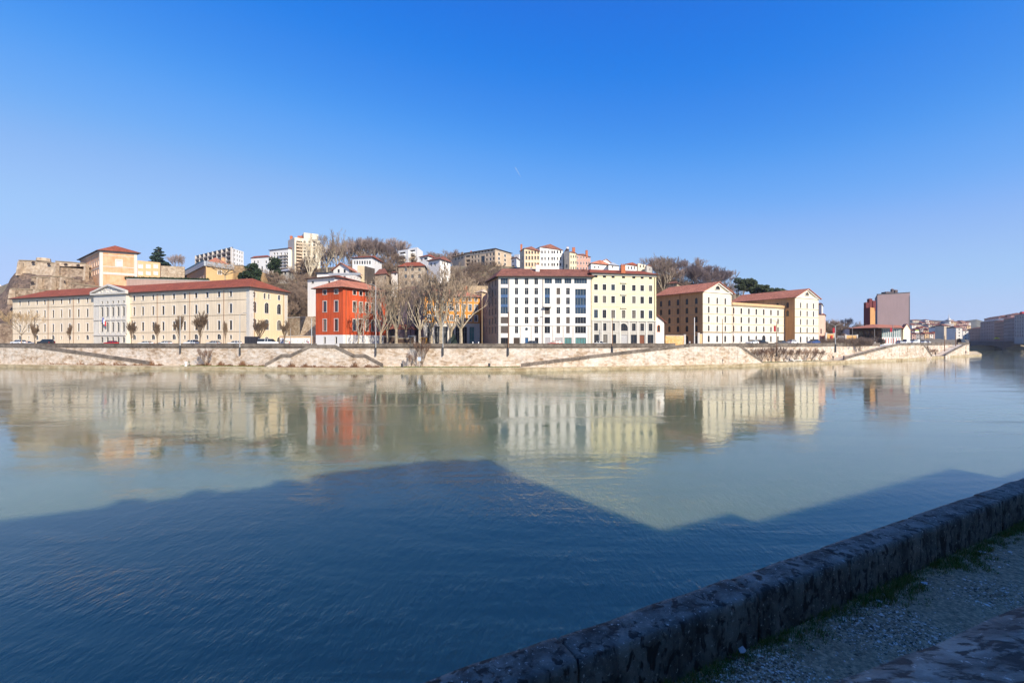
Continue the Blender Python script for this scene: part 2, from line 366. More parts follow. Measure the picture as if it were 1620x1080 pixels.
def hip_roof(root, q, ze, zr, over=.7, i1=4, i2=4, m=None, fascia=.22, fm=None):
    """q: four wall corners front-left, front-right, back-right, back-left; ridge runs left to right"""
    A, B, D2, E = [Vector(p) for p in q]
    def ex(p, a, b): return p+((p-a).normalized()+(p-b).normalized())*over
    a, b, c, d = ex(A, B, E), ex(B, A, D2), ex(D2, B, E), ex(E, D2, A)
    l = (a+d)/2; r = (b+c)/2; t = (r-l).normalized(); l = l+t*i1; r = r-t*i2
    mb = MB(); f = lambda p, z: (p.x, p.y, z)
    zf = ze+fascia
    mb.face([f(a,zf), f(b,zf), f(r,zr), f(l,zr)]); mb.face([f(c,zf), f(d,zf), f(l,zr), f(r,zr)])
    mb.face([f(b,zf), f(c,zf), f(r,zr)]); mb.face([f(d,zf), f(a,zf), f(l,zr)])
    o = mb.build('roof', m or roofr, root)
    g = MB(); qq = [a, b, c, d]; g.face([f(p, ze) for p in qq[::-1]])
    for i in range(4): j = (i+1) % 4; g.face([f(qq[i], ze), f(qq[j], ze), f(qq[j], zf-.004), f(qq[i], zf-.004)])
    g.build('eaves', fm or darkwood, root)
    return o
def gable_roof(root, q, ze, zr, over=.7, m=None, th=.3, along='side', name='roof'):
    """ridge from the middle of the front wall (q0-q1) to the middle of the back wall (q3-q2) when along='side'"""
    A, B, D2, E = [Vector(p) for p in q]
    if along == 'front': A, B, D2, E = B, D2, E, A      # ridge parallel to the front
    ml = (A+B)/2; mr = (E+D2)/2; t = (mr-ml).normalized(); ml = ml-t*over; mr = mr+t*over
    mb = MB()
    for s, (w, bk) in enumerate(((A, E), (B, D2))):
        o = (w-(A+B)/2); ln = o.length; on = o.normalized(); sl = (zr-ze)/ln
        p0 = w+on*over-t*over; p1 = bk+on*over+t*over; z0 = ze-sl*over
        bt = [(ml.x, ml.y, zr), (mr.x, mr.y, zr), (p1.x, p1.y, z0), (p0.x, p0.y, z0)]
        tp = [(x, y, z+th) for x, y, z in bt]
        if s == 0: bt = bt[::-1]; tp = tp[::-1]
        mb.hexa(bt, tp)
    return mb.build(name, m or roofr, root)
def chimney(root, x, y, z0, h, w=.9, m=None, pots=2, d=None, rz=0):
    mb = MB(); d = d or w; mb.box(x-w/2, x+w/2, y-d/2, y+d/2, z0-1.2, z0+h); mb.box(x-w/2-.08, x+w/2+.08, y-d/2-.08, y+d/2+.08, z0+h, z0+h+.15)
    o = mb.build('chimney', m or brick, root)
    for k in range(pots):
        p = MB(); xx = x+(k-(pots-1)/2)*w/(pots+.2); p.tube((xx, y, z0+h+.15), (xx, y, z0+h+.6), .14, .11, 8, cap=True)
        c = p.build('chimney_pot', brick, o)
    return o
def back_quad(A, B, depth):
    A = Vector(A); B = Vector(B); t = (B-A).normalized(); n = Vector((-t.y, t.x)); return [tuple(A), tuple(B), tuple(B+n*depth), tuple(A+n*depth)]
GZ = 6.5
# ================================================================ water, land, hill
def cat_table(xs, ys, x):
    if x <= xs[0] or x >= xs[-1]: return table(xs, ys, x)
    for i in range(len(xs)-1):
        if x <= xs[i+1]: break
    x0, x1 = xs[i], xs[i+1]; t = (x-x0)/(x1-x0)
    m = lambda k: (ys[k+1]-ys[k-1])/(xs[k+1]-xs[k-1]) if 0 < k < len(xs)-1 else 0
    a, b = m(i)*(x1-x0), m(i+1)*(x1-x0)
    return (2*t**3-3*t**2+1)*ys[i]+(t**3-2*t**2+t)*a+(-2*t**3+3*t**2)*ys[i+1]+(t**3-t**2)*b
BX = [-700,-260,-100,0,240,460,660,840,990,1140,1240,1340,1450,1533]
WALLY = [240,190,165,150,138,130,128.5,130,137,148,164,184,212,262]
EDGEY = [226,178,154,141,130,123,121.5,122.5,130,140.5,153,170,197,240]
def wallY(px): return cat_table(BX, WALLY, px)
def edgeY(px): return cat_table(BX, EDGEY, px)
def wpt(px, out=0.0):
    a = Vector(P(px-2, wallY(px-2))); b = Vector(P(px+2, wallY(px+2))); t = (b-a).normalized(); q = Vector(P(px, wallY(px)))+Vector((t.y, -t.x))*out
    return (q.x, q.y)
# ---- river
def water_material():
    m = bpy.data.materials.new('river_water'); m.use_nodes = True; nt = m.node_tree; N = nt.nodes; L = nt.links
    b = N['Principled BSDF']; b.inputs['IOR'].default_value = 1.38; b.inputs['Specular IOR Level'].default_value = .7
    b.inputs['Subsurface Weight'].default_value = 1.0; b.inputs['Subsurface Radius'].default_value = (1.0,1.3,1.0); b.inputs['Subsurface Scale'].default_value = 3.0
    g = N.new('ShaderNodeNewGeometry')
    def noise(sc, mpscale=(1,1,1), rot=0, detail=3, rough=.55, dist=0):
        mp = N.new('ShaderNodeMapping'); mp.inputs['Scale'].default_value = mpscale; mp.inputs['Rotation'].default_value = (0,0,rot); L.new(g.outputs['Position'], mp.inputs['Vector'])
        n = N.new('ShaderNodeTexNoise'); n.inputs['Scale'].default_value = sc; n.inputs['Detail'].default_value = detail; n.inputs['Roughness'].default_value = rough; n.inputs['Distortion'].default_value = dist
        L.new(mp.outputs[0], n.inputs['Vector']); return n.outputs['Fac']
    def math_(op, a, b_=None, c=None):
        n = N.new('ShaderNodeMath'); n.operation = op
        for i, v in enumerate((a, b_, c)):
            if v is None: continue
            if isinstance(v, (int, float)): n.inputs[i].default_value = v
            else: L.new(v, n.inputs[i])
        return n.outputs[0]
    # body colour: silty green, slightly patchy
    cr = N.new('ShaderNodeValToRGB'); cr.color_ramp.elements[0].position = .35; cr.color_ramp.elements[1].position = .65
    cr.color_ramp.elements[0].color = (.115,.150,.096,1); cr.color_ramp.elements[1].color = (.150,.184,.110,1)
    L.new(noise(.035, (1,1.6,1), .3, 6, .6, 1.0), cr.inputs['Fac']); L.new(cr.outputs[0], b.inputs['Base Color'])
    patch = noise(.022, (1,2.2,1), .25, 5, .6, 1.5)                       # ruffled and calm patches drawn out by the current
    pm = N.new('ShaderNodeMapRange'); pm.inputs['From Min'].default_value = .42; pm.inputs['From Max'].default_value = .60; pm.inputs['To Min'].default_value = .25; pm.inputs['To Max'].default_value = 1.4; L.new(patch, pm.inputs['Value'])
    tiny = noise(6.5, (1.0,.40,1), -.55, 4, .55, .3)
    fine = noise(1.9, (1.0,.40,1), -.62, 3, .5, .3)
    mid = noise(.55, (1,.6,1), -.35, 3, .5, .6)
    swirl = noise(.11, (1,1.8,1), .2, 5, .6, 2.2)
    h = math_('ADD', math_('MULTIPLY', tiny, .026), math_('MULTIPLY', fine, .034)); h = math_('MULTIPLY', h, pm.outputs[0])
    sy = N.new('ShaderNodeSeparateXYZ'); L.new(g.outputs['Position'], sy.inputs[0])
    wf = N.new('ShaderNodeMapRange'); wf.inputs['From Min'].default_value = 15; wf.inputs['From Max'].default_value = 36; wf.inputs['To Min'].default_value = 1; wf.inputs['To Max'].default_value = .07; L.new(sy.outputs[1], wf.inputs['Value'])
    seam = noise(.5, (.05,.42,1), .12, 5, .6, 1.2)                        # thin drawn-out lines where currents meet
    sr = N.new('ShaderNodeMapRange'); sr.inputs['From Min'].default_value = .56; sr.inputs['From Max'].default_value = .66; sr.inputs['To Min'].default_value = 0; sr.inputs['To Max'].default_value = .30; L.new(seam, sr.inputs['Value'])
    far_p = math_('MULTIPLY', math_('MULTIPLY', pm.outputs[0], pm.outputs[0]), .05)
    h = math_('MULTIPLY', h, math_('ADD', math_('ADD', wf.outputs[0], sr.outputs[0]), far_p))
    h = math_('ADD', h, math_('MULTIPLY', mid, .004)); h = math_('ADD', h, math_('MULTIPLY', swirl, .022))
    bp = N.new('ShaderNodeBump'); bp.inputs['Strength'].default_value = 1; bp.inputs['Distance'].default_value = 1; L.new(h, bp.inputs['Height']); L.new(bp.outputs[0], b.inputs['Normal'])
    rr = math_('MULTIPLY_ADD', pm.outputs[0], .015, .004); L.new(rr, b.inputs['Roughness'])
    return m
w = MB(); w.box(-900,1500,-60,1300,-2.9,0)
structure(w.build('river_water', water_material()))
bedm = mat('river_mud', (.08,.07,.05))
w = MB(); w.face([(-900,-60,-3),(1500,-60,-3),(1500,1300,-3),(-900,1300,-3)]); structure(w.build('river_bed', bedm))

# ---- hill heights: crest line seen from the river, foot of the slope behind the quay buildings
CRX = [-400,-150,0,30,150,250,400,450,500,560,700,800,900,1000,1050,1100,1160,1200,1250,1300,1340,1400,1440,1533]
CRY = [500,480,452,440,440,438,430,428,424,418,418,420,428,436,440,448,462,474,488,505,514,532,539,539.6]
FTX = [-400,0,20,150,250,395,455,560,640,760,800,930,1038,1110,1200,1300,1440,1533]
FTY = [240,222,214,198,190,180,178,178,184,190,188,182,186,204,236,245,300,330]
def crestz(px): return ZP(table(CRX, CRY, px), 262)
def ground(X, Y):
    px = 810+FP*X/Y; f = table(FTX, FTY, px); zc = crestz(px); top = max(262, f+45)
    if Y <= f: return GZ
    t = min(1, (Y-f)/(top-f)); z = GZ+(zc-GZ)*(t**.85)
    if Y > top: z = zc+(Y-top)*.03-max(0, Y-420)*.09
    return max(GZ, z + MN.noise(Vector((X*.06, Y*.06, 0)))*1.6*min(1, (Y-f)/12))
earth = mat('winter_hillside_earth', (.23,.17,.115), var=.3, scale=.25, col2=(.12,.13,.05), mix2=.42, bump=.3, bscale=1.2)
cols = [-700+12*i for i in range(int((1534+700)/12)+1)]+[1533]
b = MB(); rows = [0, 4, 8, 12, 20, 30]
for i in range(len(cols)-1):
    for j in range(5):
        q = []
        for (c, r) in ((cols[i], j/5), (cols[i+1], j/5), (cols[i+1], (j+1)/5), (cols[i], (j+1)/5)):
            y0 = wallY(c)-.3; y1 = max(y0+6, table(FTX, FTY, c)); Y = lerp(y0, y1, r); q.append((*P(c, Y), GZ))
        b.face(q, 0)
structure(b.build('quay_road', pave))
b = MB(); ys = [0,4,9,15,22,30,38,46,54,62,72,85,100,130,170,230,320,450]
grid = {}
for i, c in enumerate(cols):
    f = max(wallY(c)+5.7, table(FTX, FTY, c))-.3
    for j, dy in enumerate(ys):
        X, Y = P(c, f+dy); grid[i, j] = (X, Y, GZ-.01 if j == 0 else ground(X, Y))
idx = {k: n for n, k in enumerate(grid)}; b.v = [grid[k] for k in grid]
for i in range(len(cols)-1):
    for j in range(len(ys)-1): b.f.append((idx[i,j], idx[i+1,j], idx[i+1,j+1], idx[i,j+1])); b.m.append(0)
structure(b.build('hillside', earth, smooth=True))
# carriageway strip behind the parapet
b = MB(); pcs = list(range(-690, 1525, 15))
for i in range(len(pcs)-1):
    a0, a1 = wpt(pcs[i], -3.2), wpt(pcs[i+1], -3.2); c0, c1 = wpt(pcs[i], -10.2), wpt(pcs[i+1], -10.2)
    b.face([(*a0, GZ+.006), (*a1, GZ+.006), (*c1, GZ+.006), (*c0, GZ+.006)])
structure(b.build('road', asphalt))
b = MB()
for i in range(len(pcs)-1):
    b.bar(wpt(pcs[i], -3.2), wpt(pcs[i+1], -3.2), 0, .18, GZ, GZ+.13)
structure(b.build('kerb', dressed))

# ---- far bank: apron, quay walls, parapet
AZ = .88
b = MB(); e = MB(); ex = list(range(-700, 1534, 12))+[1533]
for i in range(len(ex)-1):
    a0, a1 = P(ex[i], edgeY(ex[i])), P(ex[i+1], edgeY(ex[i+1])); w0, w1 = P(ex[i], wallY(ex[i])+.2), P(ex[i+1], wallY(ex[i+1])+.2)
    b.face([(*a0, AZ), (*a1, AZ), (*w1, AZ), (*w0, AZ)])
    e.bar(a0, a1, -.5, .06, -1.0, AZ+.03)
tipw = P(1533, 262); tipe = P(1533, 240); tip = P(1553, 262)
b.face([(*tipe, AZ), (*tip, AZ), (tipw[0], tipw[1], AZ)]); b.face([(*tip, AZ), P(1545, 330)+(AZ,), P(1531, 330)+(AZ,), (*tipw, AZ)])
e.bar(tipe, tip, -.5, .06, -1, AZ+.03); e.bar(tip, P(1545,330), -.5, .06, -1, AZ+.03)
apr = mat('towpath_pale_gravel', (.55,.45,.30), var=.12, scale=.5, col2=(.42,.34,.2), mix2=.4)
structure(b.build('towpath', apr)); structure(e.build('quay_edge', edgestone))
wl = thing('quay_wall', 'long pale rubble stone river wall with dark parapet below the quay road', 'quay wall', (*wpt(800), AZ))
PZ0, PZ1 = 6.05, 7.42
b = MB(); pr = MB(); cp = MB()
gaps = [(500, 537), (1068, 1155), (1392, 1438), (1505, 1515)]
for i in range(len(ex)-1):
    A, B = P(ex[i], wallY(ex[i])), P(ex[i+1], wallY(ex[i+1]))
    b.bar(A, B, -.8, 0, AZ-1.5, PZ0)
cuts = sorted({x for g in gaps for x in g} | set(ex))
for i in range(len(cuts)-1):
    mx = (cuts[i]+cuts[i+1])/2
    if any(g[0] < mx < g[1] for g in gaps): continue
    A, B = P(cuts[i], wallY(cuts[i])), P(cuts[i+1], wallY(cuts[i+1]))
    pr.bar(A, B, -.5, .10, PZ0+.003, PZ1-.2)
    cp.bar(A, B, -.58, .2, PZ1-.2, PZ1)
e2 = MB(); e2.bar(P(1533,262), P(1531.5,480), -.8, 0, AZ-2, PZ1)     # wall turning away behind the point
e2.build('return_wall', quaystone, wl)
b.build('wall', quaystone, wl); pr.build('parapet', parapets, wl); cp.build('coping', parapets, wl)

def ramp(label, name, cat, pts, w=3.2, band=.95, steps=False, foot=None):
    """pts: (px, surface height) along the wall; a stone mass in front of it with a sloping top and outer parapet"""
    r = thing(name, label, cat, (*wpt(pts[0][0], w), AZ))
    body = MB(); par = MB(); st = MB(); n = 0
    P2 = []
    for (a, za), (c, zc) in zip(pts[:-1], pts[1:]):
        k = max(1, int(abs(c-a)/12))
        for i in range(k): P2.append((lerp(a, c, i/k), lerp(za, zc, i/k), lerp(a, c, (i+1)/k), lerp(za, zc, (i+1)/k)))
    for a, za, c, zc in P2:
        A, B = wpt(a), wpt(c)
        body.bar(A, B, .003, w, AZ-1, (za, zc)); par.bar(A, B, w-.42, w+.09, (za+.003, zc+.003), (za+band, zc+band))
        if steps:
            kk = max(1, int(abs(zc-za)/.17))
            for q in range(kk):
                a2, c2 = lerp(a, c, q/kk), lerp(a, c, (q+1)/kk); z = lerp(za, zc, (q+.5)/kk)
                st.bar(wpt(a2), wpt(c2), .2, w-.44, z-.1, z+.1)
    body.build('wall', quaystone, r); par.build('parapet', parapets, r)
    if steps and st.v: st.build('steps', edgestone, r)
    return r
ramp('long ramp with dark coping descending right from the short flight at the far left', 'quay_ramp', 'ramp', [(-60, 2.0), (-4, 3.2), (22, 6.1), (72, 6.0), (255, 1.1)], 3.4, 1.0)
ramp('double stone staircase with two flights and landings below the red building', 'quay_stairs', 'stairs',
     [(431, AZ), (457, 3.55), (470, 3.55), (500, 6.15), (537, 6.15), (566, 3.55), (583, 3.55), (611, AZ)], 3.2, .95, True)
ramp('long dark coped ramp rising right to a landing and stair below the cream warehouse', 'quay_ramp', 'ramp', [(822, .95), (1085, 6.45), (1153, 6.45), (1190, 1.0)], 3.4, .93)
ramp('broad pale ramp rising right to a landing and steep stair near the glass fronted pavilion', 'quay_ramp', 'ramp', [(1312, 1.0), (1400, 6.4), (1437, 6.4), (1451, 1.0)], 5.2, .9)
ramp('wide ramp rising to the rightmost corner of the far quay', 'quay_ramp', 'ramp', [(1474, 1.0), (1508, 6.1), (1514, 6.2)], 5.0, .8)

# ---- camera side: upper quay, lower path, low river wall
d1 = Vector((.8945, .447)).normalized(); n1 = Vector((-d1.y, d1.x))          # low wall direction and river-ward normal
d2 = Vector((.925, .380)).normalized(); n2 = Vector((-d2.y, d2.x))
PATHZ = 3.68
def near(u, p, d=d1, n=n1): q = d*u+n*p; return (q.x, q.y)
def bend(u): return max(0, u-45)**2*.010                                       # the near bank swings away to the right far downstream
gravelm = mat('dusty_gravel_path', (.58,.39,.21), var=.45, scale=9, col2=(.34,.215,.11), mix2=.5, bump=.03, bscale=38)
b = MB(); k = 60
for i in range(-20, k):
    for j in range(6):
        q = []
        for du, dj in ((0,0),(1,0),(1,1),(0,1)):
            u = (i+du)*1.5; p = lerp(.3, 4.35, (j+dj)/6)-bend(u)*0
            q.append((*near(u, p), PATHZ+.02*MN.noise(Vector((u*.7, p*.9, 3)))))
        b.face(q)
structure(b.build('gravel_path', gravelm, smooth=True))
upm = mat('upper_pavement', (.12,.11,.10), var=.2, scale=2, bump=.01, bscale=20)
b = MB(); b.prism([near(-60,-45,d2,n2), near(160,-45,d2,n2), near(160,.17,d2,n2), near(-60,.17,d2,n2)], 2.5, 6.3); structure(b.build('upper_quay', upm))
darkstone = bpy.data.materials.new('lichen_stained_stone')
def lichen(m, dark, pale, spot, sc=1.0, bumpd=.02, aniso=(1,1,1), rot=0.0, moss=None):
    m.use_nodes = True; nt = m.node_tree; N = nt.nodes; L = nt.links; b = N['Principled BSDF']; b.inputs['Roughness'].default_value = .85; b.inputs['Specular IOR Level'].default_value = .3
    g = N.new('ShaderNodeNewGeometry'); mp = N.new('ShaderNodeMapping'); mp.inputs['Scale'].default_value = aniso; mp.inputs['Rotation'].default_value = (0,0,rot); L.new(g.outputs['Position'], mp.inputs['Vector'])
    def noi(s, d, r=.6, di=0, flat=False):
        n = N.new('ShaderNodeTexNoise'); n.inputs['Scale'].default_value = s*sc; n.inputs['Detail'].default_value = d; n.inputs['Roughness'].default_value = r; n.inputs['Distortion'].default_value = di; L.new(g.outputs['Position'] if flat else mp.outputs[0], n.inputs['Vector']); return n
    a = noi(2.2, 9, .7, .4); cr = N.new('ShaderNodeValToRGB'); e = cr.color_ramp.elements; e[0].position = .38; e[0].color = (*dark, 1); e[1].position = .62; e[1].color = (*pale, 1); L.new(a.outputs['Fac'], cr.inputs['Fac'])
    s2 = noi(22, 6, .7, .3, True); r2 = N.new('ShaderNodeMapRange'); r2.inputs['From Min'].default_value = .60; r2.inputs['From Max'].default_value = .66; L.new(s2.outputs['Fac'], r2.inputs['Value'])
    mx = N.new('ShaderNodeMix'); mx.data_type = 'RGBA'; L.new(r2.outputs[0], mx.inputs[0]); L.new(cr.outputs[0], mx.inputs[6]); mx.inputs[7].default_value = (*spot, 1)
    s3 = noi(7, 5, .6, .5); r3 = N.new('ShaderNodeMapRange'); r3.inputs['From Min'].default_value = .52; r3.inputs['From Max'].default_value = .60; L.new(s3.outputs['Fac'], r3.inputs['Value'])
    mx2 = N.new('ShaderNodeMix'); mx2.data_type = 'RGBA'; L.new(r3.outputs[0], mx2.inputs[0]); L.new(mx.outputs[2], mx2.inputs[6]); mx2.inputs[7].default_value = (dark[0]*.6, dark[1]*.55, dark[2]*.55, 1)
    L.new(mx2.outputs[2], b.inputs['Base Color'])
    ad = N.new('ShaderNodeMath'); ad.operation = 'ADD'; L.new(a.outputs['Fac'], ad.inputs[0]); L.new(s2.outputs['Fac'], ad.inputs[1])
    ad2 = N.new('ShaderNodeMath'); ad2.operation = 'MULTIPLY_ADD'; ad2.inputs[1].default_value = -.35; L.new(r3.outputs[0], ad2.inputs[0]); L.new(ad.outputs[0], ad2.inputs[2])
    bp = N.new('ShaderNodeBump'); bp.inputs['Distance'].default_value = bumpd; L.new(ad2.outputs[0], bp.inputs['Height']); L.new(bp.outputs[0], b.inputs['Normal'])
    return m
lichen(darkstone, (.075,.06,.045), (.27,.235,.18), (.66,.61,.50), 1.0, .010, (1,1,.6))
upstone = lichen(bpy.data.materials.new('weathered_upper_parapet_stone'), (.15,.13,.10), (.44,.40,.31), (.75,.70,.58), 1.9, .012, (1,2.2,1), -.4)
def block(name, mats, root, u0, u1, p0, p1, z0, z1, d, n, seed, rough=.018, gap=.02):
    """one hewn stone: subdivided box with worn edges"""
    b = MB(); nu = max(2, int((u1-u0)/.07)); npp = 6; nz = 7; P3 = {}
    def pt(i, j, k):
        u = lerp(u0+gap, u1-gap, i/nu); p = lerp(p0, p1, j/npp); z = lerp(z0, z1, k/nz)
        ej = min(j, npp-j)/npp; top = (nz-k)/nz
        nn = MN.noise(Vector((u*1.4, p*3, z*3+seed))); n2_ = MN.noise(Vector((u*6, p*7, z*7+seed)))
        if k == nz: z -= .016*max(0, 1-ej*7)+.006*max(0, 1-min(i, nu-i)/1.5); z += nn*rough*.7+n2_*rough*.35
        if j == 0: p += nn*rough*.8+n2_*rough*.4+(.012 if k == nz else 0)
        if j == npp: p += nn*rough*.8-(.012 if k == nz else 0)
        q = d*u+n*p; return (q.x, q.y, z)
    def vid(i, j, k):
        key = (i, j, k)
        if key not in P3: P3[key] = len(b.v); b.v.append(pt(i, j, k))
        return P3[key]
    for i in range(nu):
        for j in range(npp): b.f.append((vid(i,j,nz), vid(i+1,j,nz), vid(i+1,j+1,nz), vid(i,j+1,nz)))
        for k in range(nz):
            b.f.append((vid(i,0,k), vid(i+1,0,k), vid(i+1,0,k+1), vid(i,0,k+1))); b.f.append((vid(i+1,npp,k), vid(i,npp,k), vid(i,npp,k+1), vid(i+1,npp,k+1)))
    for j in range(npp):
        for k in range(nz):
            b.f.append((vid(0,j+1,k), vid(0,j,k), vid(0,j,k+1), vid(0,j+1,k+1))); b.f.append((vid(nu,j,k), vid(nu,j+1,k), vid(nu,j+1,k+1), vid(nu,j,k+1)))
    b.m = [0]*len(b.f); return b.build(name, mats, root, smooth=True)
lw = thing('low_river_wall', 'dark weathered stone wall running diagonally along the near riverside path', 'stone wall', (*near(4, 4.5), PATHZ))
def uw(px, h, py):
    Y = FP*h/(py-540); X = (px-810)/FP*Y; return X*d1.x+Y*d1.y
joints = [-26,-21,-16.5,-12.4,-8.6,-5.2,-1.8, uw(1000,3.6,1003)-.85, uw(1193,3.6,934), uw(1337,3.6,880), uw(1478,3.6,829), uw(1478,3.6,829)+3.1]
while joints[-1] < 90: joints.append(joints[-1]+rnd.uniform(2.6, 3.6))
for i in range(len(joints)-1):
    dz = rnd.uniform(-.012, .012); dp = rnd.uniform(-.012, .012)
    block('coping_block', darkstone, lw, joints[i], joints[i+1], 4.25+dp, 4.74+dp, PATHZ-.1, 4.40+dz, d1, n1, i*7.3)
b = MB(); A = near(-30, 4.30); B = near(95, 4.30); b.prism([A, B, near(95, 4.70), near(-30, 4.70)], PATHZ-.1, 4.30); b.build('core', darkstone, lw)
b = MB(); b.prism([near(-60, .3), near(95, .3), near(95, 4.72), near(-60, 4.72)], -2, PATHZ-.08); structure(b.build('near_embankment', darkstone))
up = thing('upper_parapet', 'broad weathered stone parapet at the lower right corner nearest the viewer', 'stone wall', (*near(1, .5, d2, n2), 6.3))
uj = [-9,-6.5,-4.2,-2,-.3, 2.02, 4.3, 6.6, 9]
for i in range(len(uj)-1):
    block('coping_stone', upstone, up, uj[i], uj[i+1], .16+.02*(i%2), .715+(.0, -.012)[i%2], 6.9, 7.2+(.0,.012)[i%2], d2, n2, 50+i*3.1, .024, .014)
b = MB(); b.prism([near(-9, .2, d2, n2), near(60, .2, d2, n2), near(60, .67, d2, n2), near(-9, .67, d2, n2)], PATHZ-.2, 6.95); b.build('core', darkstone, up)
while uj[-1] < 60: uj.append(uj[-1]+2.4); b = MB(); b.prism([near(uj[-2]+.02,.18,d2,n2), near(uj[-1],.18,d2,n2), near(uj[-1],.715,d2,n2), near(uj[-2]+.02,.715,d2,n2)], 6.96, 7.2); b.build('coping_stone', upstone, up)
# loose stones and grass on the path
b = MB()
def pebble(b, x, y, z, r):
    a = rnd.uniform(0, 6.3); sx, sy, sz = r*rnd.uniform(.8,1.5), r*rnd.uniform(.6,1), r*rnd.uniform(.4,.7); i = len(b.v)
    for (p, q, s) in ((1,0,0),(0,1,0),(-1,0,0),(0,-1,0),(0,0,1)):
        X = p*sx*rnd.uniform(.8,1.2); Yq = q*sy*rnd.uniform(.8,1.2); b.v.append((x+X*cos(a)-Yq*sin(a), y+X*sin(a)+Yq*cos(a), z+s*sz))
    mi = rnd.choices([0,1,2,3],[5,4,4,3])[0]
    for k in range(4): b.f.append((i+k, i+(k+1)%4, i+4)); b.m.append(mi)
for _ in range(60000):
    u = 1.2+abs(rnd.gauss(0, 1))*5.5; p = rnd.uniform(.6, 4.2)
    if u > 24: continue
    z = PATHZ+.02*MN.noise(Vector((u*.7, p*.9, 3))); pebble(b, *near(u, p), z-.002, rnd.uniform(.007,.022)*(1 if rnd.random() < .95 else 1.9))
peb = [mat('pebble_dark', (.15,.10,.06), var=.2), mat('pebble_brown', (.38,.26,.15), var=.2), mat('pebble_grey', (.62,.48,.33), var=.2), mat('pebble_pale', (.88,.78,.64), var=.1)]
stuff(tag(b.build('loose_gravel', peb), 'loose pale and dark gravel scattered over the near riverside path', 'gravel'))
b = MB()
def blade(b, x, y, z, h, lean, mi=0):
    a = rnd.uniform(0, 6.3); w = rnd.uniform(.003, .006); dx, dy = cos(a)*w, sin(a)*w; la = rnd.uniform(0, 6.3); lx, ly = cos(la)*lean, sin(la)*lean
    b.face([(x-dx,y-dy,z), (x+dx,y+dy,z), (x+lx*.4+dx*.6, y+ly*.4+dy*.6, z+h*.65), (x+lx*.4-dx*.6, y+ly*.4-dy*.6, z+h*.65)], mi)
    b.face([(x+lx*.4-dx*.6, y+ly*.4-dy*.6, z+h*.65), (x+lx*.4+dx*.6, y+ly*.4+dy*.6, z+h*.65), (x+lx, y+ly, z+h)], mi)
for _ in range(1700):
    u = rnd.uniform(0, 20); c = .5+.5*MN.noise(Vector((u*.8, 0, 9)))*1.7
    dist = abs(rnd.gauss(0, .08+.42*max(0, c)**2))
    if rnd.random() > .18+c: continue
    hh = rnd.uniform(.04,.14)*(.5+c)*max(.3, 1-dist)
    for _k in range(rnd.randint(10, 26)):
        x, y = near(u+rnd.gauss(0,.05), 4.24-dist+rnd.gauss(0,.03)); blade(b, x, y, PATHZ-.005, hh*rnd.uniform(.5,1.2), hh*rnd.uniform(.2,.9), rnd.choice([0,0,1,2]))
gr = [mat('dark_grass', (.10,.17,.02), var=.2, scale=8), mat('olive_grass', (.17,.19,.03), var=.2, scale=8), mat('dry_grass', (.34,.25,.09), var=.2, scale=8)]
stuff(tag(b.build('verge_grass', gr), 'patchy green grass and moss along the foot of the near low wall', 'grass'))
# litter and dead leaves (photograph positions mapped on to the path)
def onpath(px, py): Y = FP*(CZ-PATHZ)/(py-540); return ((px-810)/FP*Y, Y)
paper = mat('white_litter_paper', (.62,.60,.58), var=.1, scale=20); leafm = mat('dead_leaf_brown', (.20,.09,.06), var=.3, scale=20)
def scrap(px, py, r, m, label, cat, up_=.02):
    x, y = onpath(px, py); b = MB(); k = 8; i = len(b.v); b.v.append((x, y, PATHZ+up_*1.5))
    for q in range(k):
        rr = r*rnd.uniform(.5, 1.25); b.v.append((x+rr*cos(q*2*pi/k), y+rr*.75*sin(q*2*pi/k), PATHZ+.012+rnd.uniform(0, up_)))
    for q in range(k): b.f.append((0, 1+q, 1+(q+1)%k)); b.m.append(0)
    for q in range(k): j = 1+q; b.v.append((b.v[j][0], b.v[j][1], b.v[j][2]-.006))
    for q in range(k): b.f.append((1+(q+1)%k, 1+q, 9+q, 9+(q+1)%k)); b.m.append(0)
    tag(b.build('paper_scrap' if m is paper else 'dead_leaf', m), label, cat)
scrap(1461, 923, .07, paper, 'crumpled white paper scrap on the gravel past the grass tuft', 'litter')
scrap(1365, 939, .035, paper, 'tiny white paper scrap at the wall side edge of the grass tuft', 'litter')
scrap(1398, 941, .035, paper, 'small pinkish white scrap in the middle of the grass tuft', 'litter')
scrap(1552, 874, .08, paper, 'torn pale paper scrap farthest along the near path', 'litter')
scrap(1175, 1036, .06, paper, 'upright white crumpled paper scrap nearest the viewer', 'litter', .09)
scrap(1155, 1041, .06, leafm, 'reddish brown dead leaf beside the nearest paper scrap', 'leaf')
scrap(1328, 964, .06, leafm, 'curled brown dead leaf at the lower edge of the grass', 'leaf')
scrap(1390, 952, .05, paper, 'flat grey white scrap lying among stones just below the grass', 'litter')

